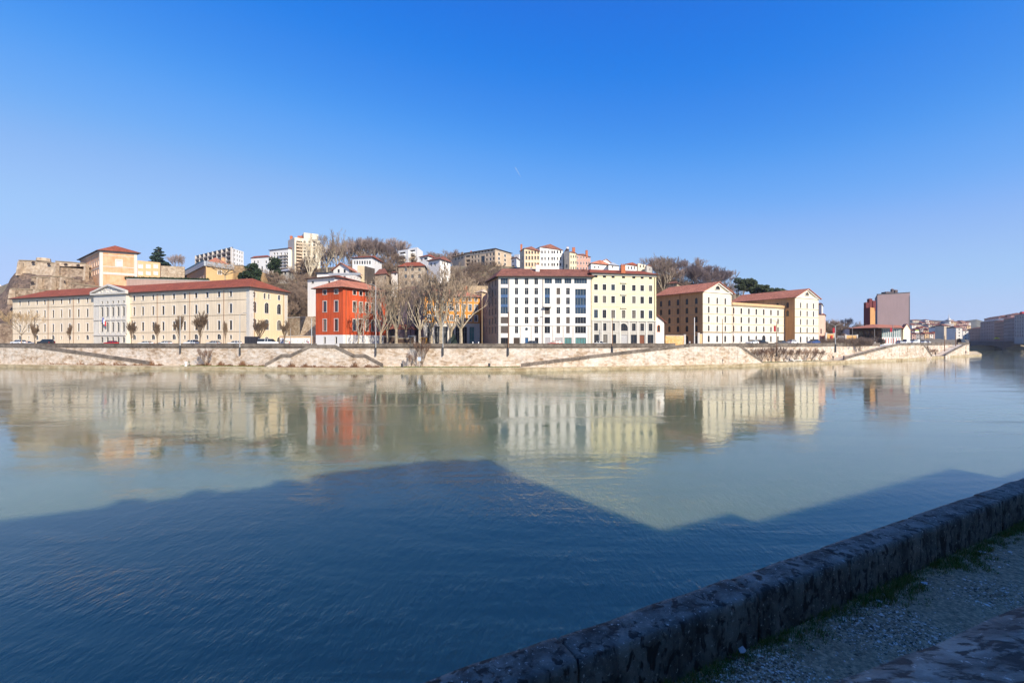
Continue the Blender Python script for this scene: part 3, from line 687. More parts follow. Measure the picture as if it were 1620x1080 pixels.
# ---- buildings behind the camera, whose shadow lies on the river
def near_block(u0, u1, zt, label, m, roofm, rise):
    A, B = near(u1, -14), near(u0, -14)
    r = thing('apartment_building', label, 'building', (*near((u0+u1)/2, -14), 6.3))
    f = Fac(r, A, B, 6.3, zt); nf = int((zt-6.6)/3.2)
    for c in range(int(f.L/4.5)):
        for k in range(nf): f.win((c+.5)*4.5, 1.2, 7.4+k*3.2, 9.3+k*3.2, 'plain', None, framew)
    b = MB(); f.emit(b); q = back_quad(A, B, 13)
    for i in (1, 2, 3): j = (i+1) % 4; b.face([(*q[i],6.3), (*q[j],6.3), (*q[j],zt), (*q[i],zt)])
    b.build('wall', m, r); hip_roof(r, q, zt, zt+rise, .6, 3, 3, roofm); return r
near_block(-34, -12, 28.8, 'plain cream apartment block on the near quay, upstream one', cream, roofbrown, 2.6)
nb = near_block(-11.5, 19.6, 28.6, 'tall white apartment block on the near quay behind the viewer', whitep, roofbrown, 3.4)
A, B = near(17.5, -14.3), near(9.5, -14.3); b = MB(); b.bar(A, B, -5, 0, 28.4, 30.3); b.build('attic', whitep, nb)  # unseen storey set here to lift the peak of the river shadow
for u in (-6, 1, 4, 8, 18.3): chimney(nb, *near(u, -15), 28.6, 1.3, 1.1, brick, 2)  # unseen stacks added to break up the roofline's shadow on the water
near_block(19.7, 23.2, 18.9, 'narrow cream unseen filler house beside the tall block, rounding the shadow notch', cream, roofbrown, .3)  # unseen house added to round off the notch in the river shadow
near_block(23.4, 42, 18.1, 'lower ochre house on the near quay downstream of the tall block', ochre, roofbrown, 1.6)
near_block(42.6, 78, 15.4, 'grey stone house on the near quay, farthest downstream', greyw, roofbrown, 1.6)
# ================================================================ quay buildings
def V2(p): return Vector((p[0], p[1]))
# ---- long barracks-like building on the left
def long_building():
    Cn, Lf, Rt = P(395,150), P(20,193), P(455,167)
    r = thing('long_building', 'long cream four storey building with central pediment and red roof at the left', 'building', (*Cn, GZ))
    f = Fac(r, Lf, Cn, GZ, 25.7); wallb = MB(); trimb = MB()
    cols = [45.4,58.6,70.9,84.1,97.3,110.3,124.4,138.4,150.2, 212.4,226.2,242.4,258.3,275.2,292.2,310.3,328,346.5,365.2]
    z = lambda py: f.z(365.2, py)
    rows = [(z(469), z(460.4)), (z(494.8), z(480.3)), (z(521.4), z(506.9))]
    for i, px in enumerate([31.5]+cols):
        u = f.u(px)
        for (a, b_), k in zip(rows, ('case','tall','tall')): f.win(u, 1.2, a, b_, k, white2, framed, rnd.choice([glass, glass, glass, glassb, glassb, glassc]), tw=.2)
        if (i+len(cols)) % 2: f.win(u, 1.9, z(536.5), z(529.8)+.35, 'arch', white2, frameg, glass, rise=.95)
        else: f.win(u, 1.0, z(536), z(530), 'case', white2, frameg)
    # pavilion, 1.3 m proud
    up0, up1 = f.u(154.5), f.u(205.5)
    f.emit(wallb)
    pv = Fac(r, f.at(up0, 1.3), f.at(up1, 1.3), GZ, 26.2, bands=[(23.6, 1)])
    pz = lambda py: pv.z(178, py)
    for px in (161.8,170.3,178.9,187.4,195.9):
        u = pv.u(px)
        pv.win(u, .95, pz(479.6), pz(476), 'plain', dressed, frameg, tw=.1)
        pv.win(u, 1.25, pz(500.3), pz(485.3), 'tall', dressed, frameg, glass, rise=.62, tw=.12); pv.win(u, 1.25, pz(524.6), pz(509.5), 'tall', dressed, frameg, glass, rise=.62, tw=.12)
        pv.win(u, 1.35, pz(541.5), pz(532.5), 'case', dressed, frameg, glass, rise=.67, tw=.12)
    pb = MB(); pv.emit(pb)
    for (p, q) in ((pv.at(0), f.at(up0)), (f.at(up1), pv.at(pv.L))):
        pb.face([(*p, GZ), (*q, GZ), (*q, 26.2), (*p, 26.2)])
    # pilasters and bands of the pavilion
    for px in (157.6, 166, 174.6, 183.2, 191.7, 200.2):
        u = pv.u(px); pb.bar(pv.at(u-.22), pv.at(u+.22), .002, .16, pz(528), pz(481.5), 1)
    for py, h, o in ((481, .4, .3), (504.5, .5, .25), (528.8, .45, .3)): pv.course(pb, pz(py)-h, pz(py), o, m=1)
    # pediment
    a, b2 = pv.at(-.9, .5), pv.at(pv.L+.9, .5); zl, zt = 26.2, ZP(449.8, pv.Y(176))
    mid = pv.at(pv.L/2, .5); bk = lambda p, d: (p[0]-pv.n.x*d, p[1]-pv.n.y*d)
    pb.bar(a, b2, -.7, .25, 25.6, 26.2, 1)
    tri = [(*bk(a, .5), zl), (*bk(b2, .5), zl), (*bk(mid, .5), zt-.4)]
    pb.face(tri, 1)
    def rake(p, q, zp, zq):
        pb.hexa([(*bk(p,.7), zp), (*bk(q,.7), zq), (q[0]+pv.n.x*.25, q[1]+pv.n.y*.25, zq), (p[0]+pv.n.x*.25, p[1]+pv.n.y*.25, zp)],
                [(*bk(p,.7), zp+.6), (*bk(q,.7), zq+.6), (q[0]+pv.n.x*.25, q[1]+pv.n.y*.25, zq+.6), (p[0]+pv.n.x*.25, p[1]+pv.n.y*.25, zp+.6)], 1)
    rake(a, mid, zl, zt-.5); rake(mid, b2, zt-.5, zl)
    pb.build('pavilion', [mat('pavilion_limestone', (.66,.62,.55), var=.08, scale=.5, streak=.14), dressed], r)
    cv = MB()                                       # carved relief of the pediment
    for _ in range(60):
        t = rnd.uniform(-1, 1); hmax = (1-abs(t))*(zt-zl-1.0)
        if hmax < .3: continue
        q = pv.at(pv.L/2+t*pv.L*.46, .06); zz = zl+.15+rnd.random()*hmax; s = rnd.uniform(.12,.3)
        cv.tube((q[0], q[1], zz-s), (q[0]+rnd.uniform(-.3,.3), q[1], zz+s), s*.9, s*.5, 6, cap=True)
    cv.build('carved_relief', dressed, r)
    # end face
    g = Fac(r, Cn, Rt, GZ, 25.7)
    gz = lambda py: g.z(402, py)
    for px, dbl in ((402.2,0),(422,1),(441.6,0)):
        u = g.u(px)
        if dbl:
            g.win(u-.95, .95, gz(470.5), gz(461.5), 'case', white2, frameg, rise=.47); g.win(u+.95, .95, gz(470.5), gz(461.5), 'case', white2, frameg, rise=.47)
        else: g.win(u, 1.3, gz(470), gz(461.5), 'case', white2, frameg, rise=.65)
        g.win(u, 2.0, gz(494), gz(476.5), 'tall', white2, frameg, rise=1.0); g.win(u, 2.1, gz(521), gz(504), 'tall', white2, frameg, rise=1.0)
        g.win(u, 2.0, 7.0, 9.6, 'tall', white2, frameg, rise=1.0)
    gb = MB(); g.emit(gb); gb.build('end_wall', creamy, r)
    # corners, string courses
    for fc, us in ((f, [(f.L-1.5, f.L)]), (g, [(0, 1.7), (g.L-1.6, g.L)])):
        for a_, b_ in us:
            zz = GZ; i = 0
            while zz < 25: trimb.bar(fc.at(a_ if i % 2 else a_+.25*(fc is f)), fc.at(b_-.25*(fc is g)*(i%2)), .002, .06, zz, min(25.1, zz+.55), 0); zz += .56; i += 1
    for py in (474.2, 498, 524.4):
        zz = z(py)
        for (u0, u1) in ((0, up0-.02), (up1+.02, f.L-1.6)): f.course(trimb, zz-.09, zz, .09, u0, u1, 1)
    for fc in (f, g):
        fc.course(trimb, 25.15, 25.69, .22, m=0)
    trimb.build('stone_trim', [dressed, coursestone], r)
    b3 = V2(Lf)+(V2(Rt)-V2(Cn)); q = [Lf, Cn, Rt, (b3.x, b3.y)]
    wallb.face([(*Rt, GZ), (b3.x, b3.y, GZ), (b3.x, b3.y, 25.7), (*Rt, 25.7)]); wallb.face([(b3.x, b3.y, GZ), (*Lf, GZ), (*Lf, 25.7), (b3.x, b3.y, 25.7)])
    wallb.build('wall', cream, r)
    hip_roof(r, q, 25.72, 30.3, 1.1, 8, 9, roofr, .3)
    # cross roof behind the pediment
    m1 = pv.at(pv.L/2, .2)
    rb = MB(); ap = (*m1, zt+.05); e0 = (*pv.at(-.9, .2), 26.25); e1 = (*pv.at(pv.L+.9, .2), 26.25); e0b = (*pv.at(-.9, -9), 26.25); e1b = (*pv.at(pv.L+.9, -9), 26.25); apb = (*pv.at(pv.L/2, -9.5), zt+.05)
    rb.face([e0, ap, apb, e0b]); rb.face([ap, e1, e1b, apb]); rb.build('pediment_roof', roofr, r)
    for px in (76.7, 116.5, 249.2, 300.5, 354.5): f.pipe(px, z1=25.3)
    g.pipe(u=1.95, z1=25.3); g.pipe(u=g.L-2.1, z1=25.3)
    # tricolour on its staff, a thing of its own
    q = pv.at(pv.L/2-1.6, .3); fl = thing('flag', 'small blue white and red flag on the pavilion under the pediment', 'flag', (*q, 14.5))
    s = MB(); s.tube((*q, 14.2), (q[0]+pv.n.x*1.4, q[1]+pv.n.y*1.4, 17.4), .05, .04, 5); s.build('staff', dressed, fl)
    for k, m in enumerate((mat('flag_blue',(.02,.05,.28)), mat('flag_white',(.7,.7,.7)), mat('flag_red',(.5,.03,.03)))):
        c = MB(); x0, y0 = q[0]+pv.n.x*1.2, q[1]+pv.n.y*1.2; dx = .10+.42*k; zt_ = 17.0-.5*k*.9
        for w in range(3):
            a0 = dx+.42*w/3; a1 = dx+.42*(w+1)/3; c.face([(x0+a0, y0+.06*w, zt_-2.0-a0*.3), (x0+a1, y0+.06*(w+1), zt_-2.0-a1*.3), (x0+a1, y0+.06*(w+1), zt_-a1*.5), (x0+a0, y0+.06*w, zt_-a0*.5)])
        c.build('stripe', m, fl)
long_building()

# ---- red building
def red_building():
    Cn, L, Rt = P(543,140), P(499.5,144.5), P(611,156); ze = ZP(454.8, 140)
    r = thing('red_building', 'vivid red three storey building with white base and hipped clay roof', 'building', (*Cn, GZ))
    bands = [(ZP(529.5, 140), 0)]; b = MB()
    f = Fac(r, L, Cn, GZ, ze, bands); z = lambda py: f.z(514, py)
    for px in (513.9, 531.9):
        u = f.u(px); f.win(u, 1.35, z(465.6), z(459), 'plain', dressed, framed, tw=.2); f.win(u, 1.35, z(493.4), z(476.6), 'cross', dressed, framed, tw=.22); f.win(u, 1.35, z(523.6), z(505), 'cross', dressed, framed, tw=.22)
        f.win(u, .75, GZ+.9, z(533), 'plain', dressed, framed, glass, tw=.1)
    f.emit(b, wm=1)
    g = Fac(r, Cn, Rt, GZ, ze, bands); z = lambda py: g.z(561, py)
    for i, px in enumerate((561, 571, 580.6, 590, 600)):
        u = g.u(px); g.win(u, 1.25, z(466), z(459.8), 'plain', dressed, framed, tw=.2)
        g.win(u, 1.25, z(493.5), z(477), 'cross', dressed, framed, tw=.22)
        if i == 1: g.win(u, 1.9, z(528), z(504.5), 'cross', dressed, door_brown, door_brown, tw=.3)
        else: g.win(u, 1.25, z(523), z(505), 'cross', dressed, framed, tw=.22)
    g.emit(b, wm=1)
    bk = V2(L)+V2(Rt)-V2(Cn); q = [L, Cn, Rt, (bk.x, bk.y)]
    for i in (2, 3): j = (i+1) % 4; b.face([(*q[i], GZ), (*q[j], GZ), (*q[j], ze), (*q[i], ze)])
    b.build('wall', [redp, white2], r)
    # ridge runs back from the front-left side: treat the long right face as the front
    hip_roof(r, [Cn, Rt, (bk.x, bk.y), L], ze, ZP(443.5, 148), 1.0, 5.2, 5, rooforange, .2)
    g.pipe(u=1.0, z1=ze-.2); return r
red_building()

# ---- tall cream block behind it, on a rock base
def cream_block():
    Cn, L, Rt = P(529.5,160), P(486.7,165), P(573.5,176); ze = ZP(438.5,160)
    r = thing('cream_block', 'tall plain cream building with few small windows directly behind the red building', 'building', (*Cn, GZ))
    b = MB(); f = Fac(r, L, Cn, 17.0, ze)
    for px in (494.8, 520.5): f.win(f.u(px), 1.0, f.z(px, 448.2), f.z(px, 444.6), 'plain', dressed, framed, glass, tw=.12)
    f.emit(b); g = Fac(r, Cn, Rt, 17.0, ze); g.emit(b); bk = V2(L)+V2(Rt)-V2(Cn); q = [L, Cn, Rt, (bk.x, bk.y)]
    for i in (2, 3): j = (i+1) % 4; b.face([(*q[i], 17), (*q[j], 17), (*q[j], ze), (*q[i], ze)])
    b.build('wall', whitep, r); hip_roof(r, q, ze, ze+2.1, .9, 6, 6, roofr, .2)
    s = MB(); m = V2(f.at(f.L*.6, -2.5)); m2 = V2(f.at(f.L+6, -6)); s.bar((m.x, m.y), (m2.x, m2.y), -.4, .4, ze+1.2, ze+2.0); s.build('skylight', roofgrey, r)
    # battered masonry base
    o = MB(); a = [f.at(-.4, .3), f.at(f.L+.3, .3)]; ab = [f.at(-3.2, 2.0), f.at(f.L+2, 3)]
    c = [g.at(g.L+.3, .3), (bk.x, bk.y)]
    o.hexa([(*ab[0], GZ), (*ab[1], GZ), (*c[0], GZ), (*c[1], GZ)], [(*a[0], 17), (*a[1], 17), (*c[0], 17), (*c[1], 17)])
    o.build('rock_base', housestone, r)
cream_block()

def simple_house(name, label, corners, z0, ze, zr, wm, rm, wins, cat='house', roof='hip', over=.5, i=(2,2), group=None, trim=None, frame=None, eaves=None, paner=None):
    """corners: front-left, front corner, right end (photo px, depth). wins: list of (face 0/1, px, w, ybottom, ytop, kind)"""
    L, Cn, Rt = [P(*c) for c in corners]; r = thing(name, label, cat, (*Cn, z0), group); b = MB()
    fs = [Fac(r, L, Cn, z0-2, ze), Fac(r, Cn, Rt, z0-2, ze)]
    for (k, px, w, yb, yt, kind) in wins:
        f = fs[k]; u = f.u(px)
        if u-w/2 < .1 or u+w/2 > f.L-.1: continue
        f.win(u, w, f.z(px, yb), f.z(px, yt), kind, trim, frame or frameg, paner, tw=.1)
    for f in fs: f.emit(b)
    bk = V2(L)+V2(Rt)-V2(Cn); q = [L, Cn, Rt, (bk.x, bk.y)]
    for i_ in (2, 3): j = (i_+1) % 4; b.face([(*q[i_], z0-2), (*q[j], z0-2), (*q[j], ze), (*q[i_], ze)])
    if roof == 'gable_front':          # gable seen on face 0
        m = (V2(L)+V2(Cn))/2; m2 = (V2(Rt)+bk)/2
        b.face([(*L, ze), (*Cn, ze), (m.x, m.y, zr)]); b.face([(*Rt, ze), (bk.x, bk.y, ze), (m2.x, m2.y, zr)])
    if roof == 'gable_side':           # gable seen on face 1
        m = (V2(Cn)+V2(Rt))/2; m2 = (V2(L)+bk)/2
        b.face([(*Cn, ze), (*Rt, ze), (m.x, m.y, zr)]); b.face([(bk.x, bk.y, ze), (*L, ze), (m2.x, m2.y, zr)])
    if roof == 'flat': b.face([(*p, ze-.2) for p in q])
    b.build('wall', wm, r)
    if roof == 'hip': hip_roof(r, q, ze, zr, over, i[0], i[1], rm, .18, eaves)
    elif roof == 'gable_front': gable_roof(r, q, ze, zr, over, rm, .2)
    elif roof == 'gable_side': gable_roof(r, q, ze, zr, over, rm, .2, 'front')
    r['_f'] = 0
    return r, fs, q
def grid(face, pxs, rows, w, kind='plain'): return [(face, px, w, yb, yt, kind) for px in pxs for (yt, yb) in rows]

# ---- orange building on the square
def orange_building():
    L, Rt = P(670.3,160), P(759,167); ze = 24.1
    r = thing('orange_building', 'orange four storey building behind bare plane trees with pale shopfronts', 'building', (*L, GZ))
    f = Fac(r, L, Rt, GZ, ze, [(GZ, 1), (ZP(511, 160), 0)]); b = MB(); z = lambda py: f.z(753, py)
    for px in (679.4,691.7,703.4,713.8,723.5,733.2,743.6,753):
        u = f.u(px); f.win(u, 1.1, z(476.5), z(471), 'plain', white2, framew, tw=.12)
        f.win(u, 1.2, z(492.3), z(482), 'cross', white2, framew, tw=.18); f.win(u, 1.2, z(508.4), z(499), 'cross', white2, framew, tw=.18)
    for px in (680, 692, 704, 714.5, 724.5, 735, 746.5): f.win(f.u(px), 1.8, 7.0, z(517), 'cross', dressed, frameg, rnd.choice([glassg, glass]), tw=.14)
    f.emit(b, wm=1); q = back_quad(L, Rt, 18)
    for i in (1, 2, 3): j = (i+1) % 4; b.face([(*q[i], GZ), (*q[j], GZ), (*q[j], ze), (*q[i], ze)], 2 if i == 3 else 0)  # left side in mauve grey: its shade is painted in
    f.course(b, z(512.5), z(511.5), .15, m=1); b.build('wall', [orangep, dressed, purple], r)
    hip_roof(r, q, ze, 27.6, .6, 5, 5, rooforange, .18)
    chimney(r, *f.at(f.L*.84, -8), 27, 1.6, 1.2, brick); chimney(r, *f.at(f.L*.25, -8), 27, 1.6, 1.2, brick)
    return r
orange_building()
simple_house('grey_building', 'tall blank purplish grey building between the red and orange buildings', ((630,176),(656,171),(670,186)), GZ, ZP(458,171), ZP(451,176), purple, roofbrown,
             [(0,640,1.2,476,470,'case'),(0,648,1.2,492,486,'case'),(0,640,1.2,508,502,'case')], 'building')

# ---- white block
def white_block():
    A, B = P(788.4,138), P(935.3,138.6); ze = 27.5
    Bk = P(772,151)
    r = thing('white_block', 'white seven storey apartment block with glazed bays and brown roof in the centre', 'building', (*A, GZ))
    f = Fac(r, A, B, GZ, ze); b = MB(); z = lambda py: f.z(850, py)
    R_ = [(z(449.9), z(439.9)), (z(465.8), z(455.3)), (z(481.2), z(470.6)), (z(496.2), z(485.6)), (z(511.7), z(501.3)), (z(527.1), z(516))]
    bayA, bayB = 797.6, 918.4
    wa, wb = 2.3, 3.35
    f.win(f.u(bayA), wa, *R_[0], 'strip', None, frameg, glassb); f.win(f.u(bayA), wa, R_[3][0], R_[1][1], 'strip', None, frameg, glassb)
    f.win(f.u(bayA), wa, *R_[4], 'slats', None, slatm, glass); f.win(f.u(bayA), wa, *R_[5], 'slats', None, slatm, glass)
    f.win(f.u(bayB), 3.9, R_[0][0]+.3, R_[0][1], 'strip', None, frameg, glassb); f.win(f.u(bayB), wb, R_[3][0], R_[1][1]-.3, 'strip', None, frameg, glassb)
    f.win(f.u(bayB), wb, *R_[4], 'strip', None, frameg, glass); f.win(f.u(bayB), wb, *R_[5], 'strip', None, frameg, glass)
    for px, w in ((867.3,2.25),(883.2,2.1),(898.4,2.1)): f.win(f.u(px), w, R_[0][0]+.3, R_[0][1], 'strip', None, frameg, glassb)
    kinds = {817.1: 'pppsss', 833: 'ppspsp', 848.4: 'pppspp'}
    for px in (817.1, 833, 848.4):
        for k in range(6):
            if px == 833 and k == 5: continue
            sl_ = rnd.random() < (.25 if k < 3 else .45); fr_ = slatw if rnd.random() < .3 else slatm
            f.win(f.u(px), 1.12 if px > 820 else 1.0, *R_[k], 'slats' if sl_ else 'cross', None, fr_ if sl_ else frameg, glass if not sl_ else None)
    f.win(f.u(865.8), 1.6, z(480.5), R_[1][1], 'strip', None, frameg, glassb)
    f.win(f.u(865.8), 1.6, z(497), z(486), 'slats', None, slatm, glass); f.win(f.u(865.8), 1.7, *R_[4], 'strip', None, framed, glass); f.win(f.u(865.8), 1.7, *R_[5], 'strip', None, frameg, glass)
    for px in (883.3, 898.5):
        for k in range(1, 6):
            sl_ = k == 4 or rnd.random() < .2
            f.win(f.u(px), 1.12, *R_[k], 'slats' if sl_ else 'cross', None, slatm if sl_ else frameg, glass if not sl_ else None)
    for px, w, m, k in ((797.7,2.2,glass,'strip'),(818,2.1,glass,'slats'),(833.2,1.0,door_blue,'plain'),(848.9,1.1,glass,'strip'),(866.2,1.7,glassc,'slats'),(883.4,2.3,glassc,'slats'),(898.7,2.2,glassg,'strip'),(918.7,3.3,glassg,'strip')):
        f.win(f.u(px), w, GZ+.1, z(533.9), k, None, slatw if k == 'slats' and px > 850 else framed, m)
    f.emit(b)
    g = Fac(r, Bk, A, GZ, ze)
    for k in range(6):
        for i, uu in enumerate((2.4, 6.2, 10.2)):
            if k < 6 and g.L > uu+1: g.win(uu, 1.3, *R_[k], 'cross', None, frameg)
    g.emit(b, wm=1)
    wr = V2(B)+(V2(Bk)-V2(A)); q = [A, B, (wr.x+4, wr.y+2), Bk]
    for i in (1, 2): j = (i+1) % 4; b.face([(*q[i], GZ), (*q[j], GZ), (*q[j], ze), (*q[i], ze)])
    b.build('wall', [whitep, mat('flank_shaded_render', (.42,.30,.22), var=.08, streak=.1)], r)  # flank darker than the front, its shade put into the colour
    t = MB(); f.course(t, z(515.2), z(514.2), .12); f.course(t, ze-.35, ze-.05, .18)
    for px in (823.5, 841, 858, 874.5, 891.5, 907, 931): u = f.u(px); t.bar(f.at(u-.25), f.at(u+.25), .002, .07, GZ, z(515.4))
    t.bar(f.at(.03), f.at(.75), .002, .05, GZ+.02, ze-.4); t.bar(f.at(f.L-.4), f.at(f.L-.03), .002, .05, GZ+.02, ze-.4)
    t.build('stone_trim', dressed, r)
    for px, w, ys in ((bayA, wa, ((465.9,470.6),(481.3,485.6))), (bayB, wb, ((466.5,471),(482.2,486.5))), (865.8,1.6,((466,470.6),))):
        for (y0, y1) in ys: u = f.u(px); sp = MB(); sp.bar(f.at(u-w/2+.01), f.at(u+w/2-.01), -.19, -.05, z(y1), z(y0)); sp.build('spandrel', bluepanel, r)
    for px in (805.2, 859): f.pipe(px, z1=ze-.2)
    # small balcony with awning
    bal = MB(); u = f.u(865.8); bal.bar(f.at(u-1.25), f.at(u+1.25), .01, 1.1, z(486), z(484.9)); o = bal.build('balcony', dressed, r)
    rl = MB()
    for k in range(13): x = u-1.2+2.4*k/12; p = f.at(x, 1.05); rl.tube((*p, z(484.9)), (*p, z(484.9)+.95), .015, .015, 4)
    a, c = f.at(u-1.2, 1.05), f.at(u+1.2, 1.05); rl.tube((*a, z(484.9)+.95), (*c, z(484.9)+.95), .025, .025, 4)
    rr = rl.build('railing', darkmetal, r)
    # porthole window
    pw = MB(); c0 = f.u(833); zc = z(520.3); ring = []
    for k in range(16):
        a0, a1 = 2*pi*k/16, 2*pi*(k+1)/16
        p = lambda a, rr_, o_: (*f.at(c0+cos(a)*rr_, o_), zc+sin(a)*rr_)
        pw.face([p(a0,.5,.08), p(a1,.5,.08), p(a1,.36,.08), p(a0,.36,.08)]); pw.face([p(a0,.5,.0), p(a1,.5,.0), p(a1,.5,.08), p(a0,.5,.08)])
    po = pw.build('porthole_window', frameg, r); d = MB(); d.face([(*f.at(c0+cos(2*pi*k/16)*.37, .03), zc+sin(2*pi*k/16)*.37) for k in range(16)]); pg = d.build('pane', glassb, po)
    hip_roof(r, q, ze, ZP(426, 146), .9, 3.8, 1.0, roofbrown, .25)
    chimney(r, *P(850.5, 143), 29.2, 2.6, 1.2, white2, 3); chimney(r, *P(840.5, 145), 29.6, 1.7, .6, greymetal, 1)
    for px, y, h in ((848,148,3.4),(862,147,2.6)):
        a = thing('roof_aerial', 'thin rooftop aerial mast on the white block, %s' % ('taller one beside the white chimney' if px == 848 else 'shorter one right of the white chimney'), 'aerial', (*P(px, y), 30))
        m = MB(); x, yy = P(px, y); m.tube((x, yy, 29.2), (x, yy, 30.5+h), .03, .02, 4); m.build('mast', greymetal, a)
        e_ = MB()
        for k in range(4): e_.tube((x-.4+.05*k, yy, 30.2+h-.22*k), (x+.4-.05*k, yy, 30.2+h-.22*k), .012, .012, 3)
        e_.build('element', greymetal, a)
    # lamp bracket on the facade
    m = MB(); x = f.u(853.5); p = f.at(x); m.tube((*f.at(x), z(504)), (*f.at(x+.4, 1.0), z(501.8)), .05, .04, 5); m.box(f.at(x+.4,1.2)[0]-.3, f.at(x+.4,1.2)[0]+.3, f.at(x+.4,1.2)[1]-.1, f.at(x+.4,1.2)[1]+.1, z(501.8)-.1, z(501.8)+.12); m.build('wall_lamp', darkmetal, r)
white_block()
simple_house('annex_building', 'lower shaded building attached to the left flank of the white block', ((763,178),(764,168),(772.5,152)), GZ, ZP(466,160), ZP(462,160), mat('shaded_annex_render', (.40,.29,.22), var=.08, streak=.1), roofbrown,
             grid(1, (766.5,769.5), ((475,482),(489,496),(503,510),(517,524)), 1.1, 'case'), 'building', roof='flat')

# ---- yellow block
def yellow_block():
    A, B = P(936.3,138.9), P(1038,143.2); ze = 28.75
    r = thing('yellow_block', 'pale yellow six storey apartment house with grey stone ground floors', 'building', (*A, GZ))
    zb = ZP(506.5, 139.2)
    f = Fac(r, A, B, GZ, ze, [(zb, 1)]); b = MB(); z = lambda py: f.z(943, py)
    for i, px in enumerate((942.8,956.2,969.9,986.4,1002.7,1015.9,1029.1)):
        u = f.u(px); f.win(u, 1.05, z(439), z(434.6), 'case', None, framed, glass)
        f.win(u, 1.2, z(458.6), z(449.2), 'tall', white2, framed, tw=.12); f.win(u, 1.2, z(478.8), z(467.6), 'tall', white2, framed, tw=.12); f.win(u, 1.25, z(502.8), z(489.8), 'cross', white2, framed, tw=.14)
        if i == 3: f.win(u, 2.8, z(523), z(511), 'arch', dressed, framed, glass, rise=1.4, tw=.3)
        else: f.win(u, 1.25, z(523), z(511), 'cross', dressed, framed, glass, tw=.14)
        w = 2.0; k = 'strip'; m = glass; fr_ = framed
        if i == 5: w, k, m, fr_ = 1.7, 'plain', door_brown, door_brown
        if i in (1,): m = glassc
        if i == 3: w, k, m, fr_ = 2.6, 'slats', glassc, slatw
        if i != 5: f.win(u, w, GZ+.9 if i != 3 else GZ+.1, z(529), k, dressed, fr_, m, tw=.1)
        else: f.win(u, w, GZ+.1, z(529.3), k, dressed, fr_, m, tw=.1, name='door')
    f.emit(b, wm=0); q = back_quad(A, B, 13)
    # bands: stone below, yellow above
    for i in (1, 2, 3): j = (i+1) % 4; b.face([(*q[i], GZ), (*q[j], GZ), (*q[j], ze), (*q[i], ze)], 1)
    t = MB(); f.course(t, zb-.25, zb+.05, .25); f.course(t, z(525.5), z(524.8), .1); f.course(t, z(484.6), z(484.2), .08); f.course(t, ze-.5, ze-.01, .3); f.course(t, z(463.6), z(463.2), .06)
    for k in range(8):
        u = .4+(f.L-.8)*k/7; t.bar(f.at(u-.28), f.at(u+.28), .002, .13, GZ+.02, zb-.26)
    for py in (446.8, 465.8, 487): u = f.u(986.4); t.bar(f.at(u-1.1), f.at(u+1.1), .09, .4, z(py), z(py)+.18)
    t.build('stone_trim', dressed, r)
    b.build('wall', [greyw, yellowp], r)
    hip_roof(r, q, ze, ZP(425.5,145), .8, 2.5, 2.5, roofr, .2)
    chimney(r, *P(985.3,141.8), 29.3, 2.3, 1.3, brick, 2)
    for px in (962.5, 1023): pass
    f.pipe(u=f.L-.5, z1=ze-.6)
yellow_block()
# red fire wall roof step between the white and yellow blocks
r = thing('party_wall', 'dark red tiled step of wall between the white and yellow roofs', 'wall', (*P(931,146), 27))
b = MB(); b.hexa([(*P(921,141.5),27.6), (*P(936,140.3),27.6), (*P(935.5,150),27.6), (*P(921,150),27.6)], [(*P(921.5,144),30.9), (*P(935.5,141.2),28.9), (*P(935,150),30.6), (*P(921.5,150),31.2)]); b.build('wall', roofbrown, r)

# ---- small gabled annex, orange yard wall
def annex():
    A, B = P(1038.4,145), P(1050.6,146.2)
    r = thing('gabled_annex', 'small cream lean-to house with one red arched window beside the yellow block', 'house', (*A, GZ))
    f = Fac(r, A, B, GZ, 13.5); f.win(f.u(1042), .95, f.z(1042,524.5), f.z(1042,514.6), 'case', brick, framed, glass, rise=.47, tw=.2)
    b = MB(); f.emit(b); q = back_quad(A, B, 9); zl, zr_ = ZP(499,145), ZP(509,146); b.face([(*A,13.5), (*B,13.5), (*B,zr_), (*A,zl)])
    for i in (1, 2, 3):
        j = (i+1) % 4; zz = [zl, zr_, zr_, zl]; b.face([(*q[i], GZ), (*q[j], GZ), (*q[j], zz[j]), (*q[i], zz[i])])
    b.build('wall', whitep, r)
    s = MB(); t = f.t; n = f.n; e = f.at(f.L+.8, .6); w = f.at(0, .6); eb = f.at(f.L+.8, -9); wb = f.at(0, -9); zz = zr_-.5
    s.hexa([(*w, zl+.02), (*e, zz), (*eb, zz), (*wb, zl+.02)], [(*w, zl+.25), (*e, zz+.23), (*eb, zz+.23), (*wb, zl+.25)]); s.build('roof', roofbrown, r)
annex()
def yard_wall(label, px0, Y0, px1, Y1, pyt, m, cop=dressed, ends=(1, 1), cat='wall', name='yard_wall'):
    A, B = P(px0, Y0), P(px1, Y1); r = thing(name, label, cat, (*A, GZ)); zt = ZP(pyt, (Y0+Y1)/2)
    b = MB(); b.bar(A, B, -.4, 0, GZ-.05, zt); b.build('wall', m, r); c = MB(); c.bar(A, B, -.46, .06, zt+.002, zt+.14); c.build('coping', cop, r)
    t = (V2(B)-V2(A)).normalized()
    for k, (p, s) in enumerate(((A, -1), (B, 1))):
        if ends[k]:
            g = MB(); x, y = p[0]+t.x*s*.32, p[1]+t.y*s*.32; g.box(x-.3, x+.3, y-.3, y+.3, GZ-.05, zt+.3); g.box(x-.38, x+.38, y-.38, y+.38, zt+.3, zt+.48); g.build('pillar', dressed, r)
    return r
yard_wall('orange rendered yard wall with a pale end pillar right of the yellow block', 1053, 148, 1082, 152, 531, mat('orange_yard_render', (.62,.34,.12), var=.15, scale=.5, col2=(.66,.44,.22), mix2=.5), ends=(0,1))
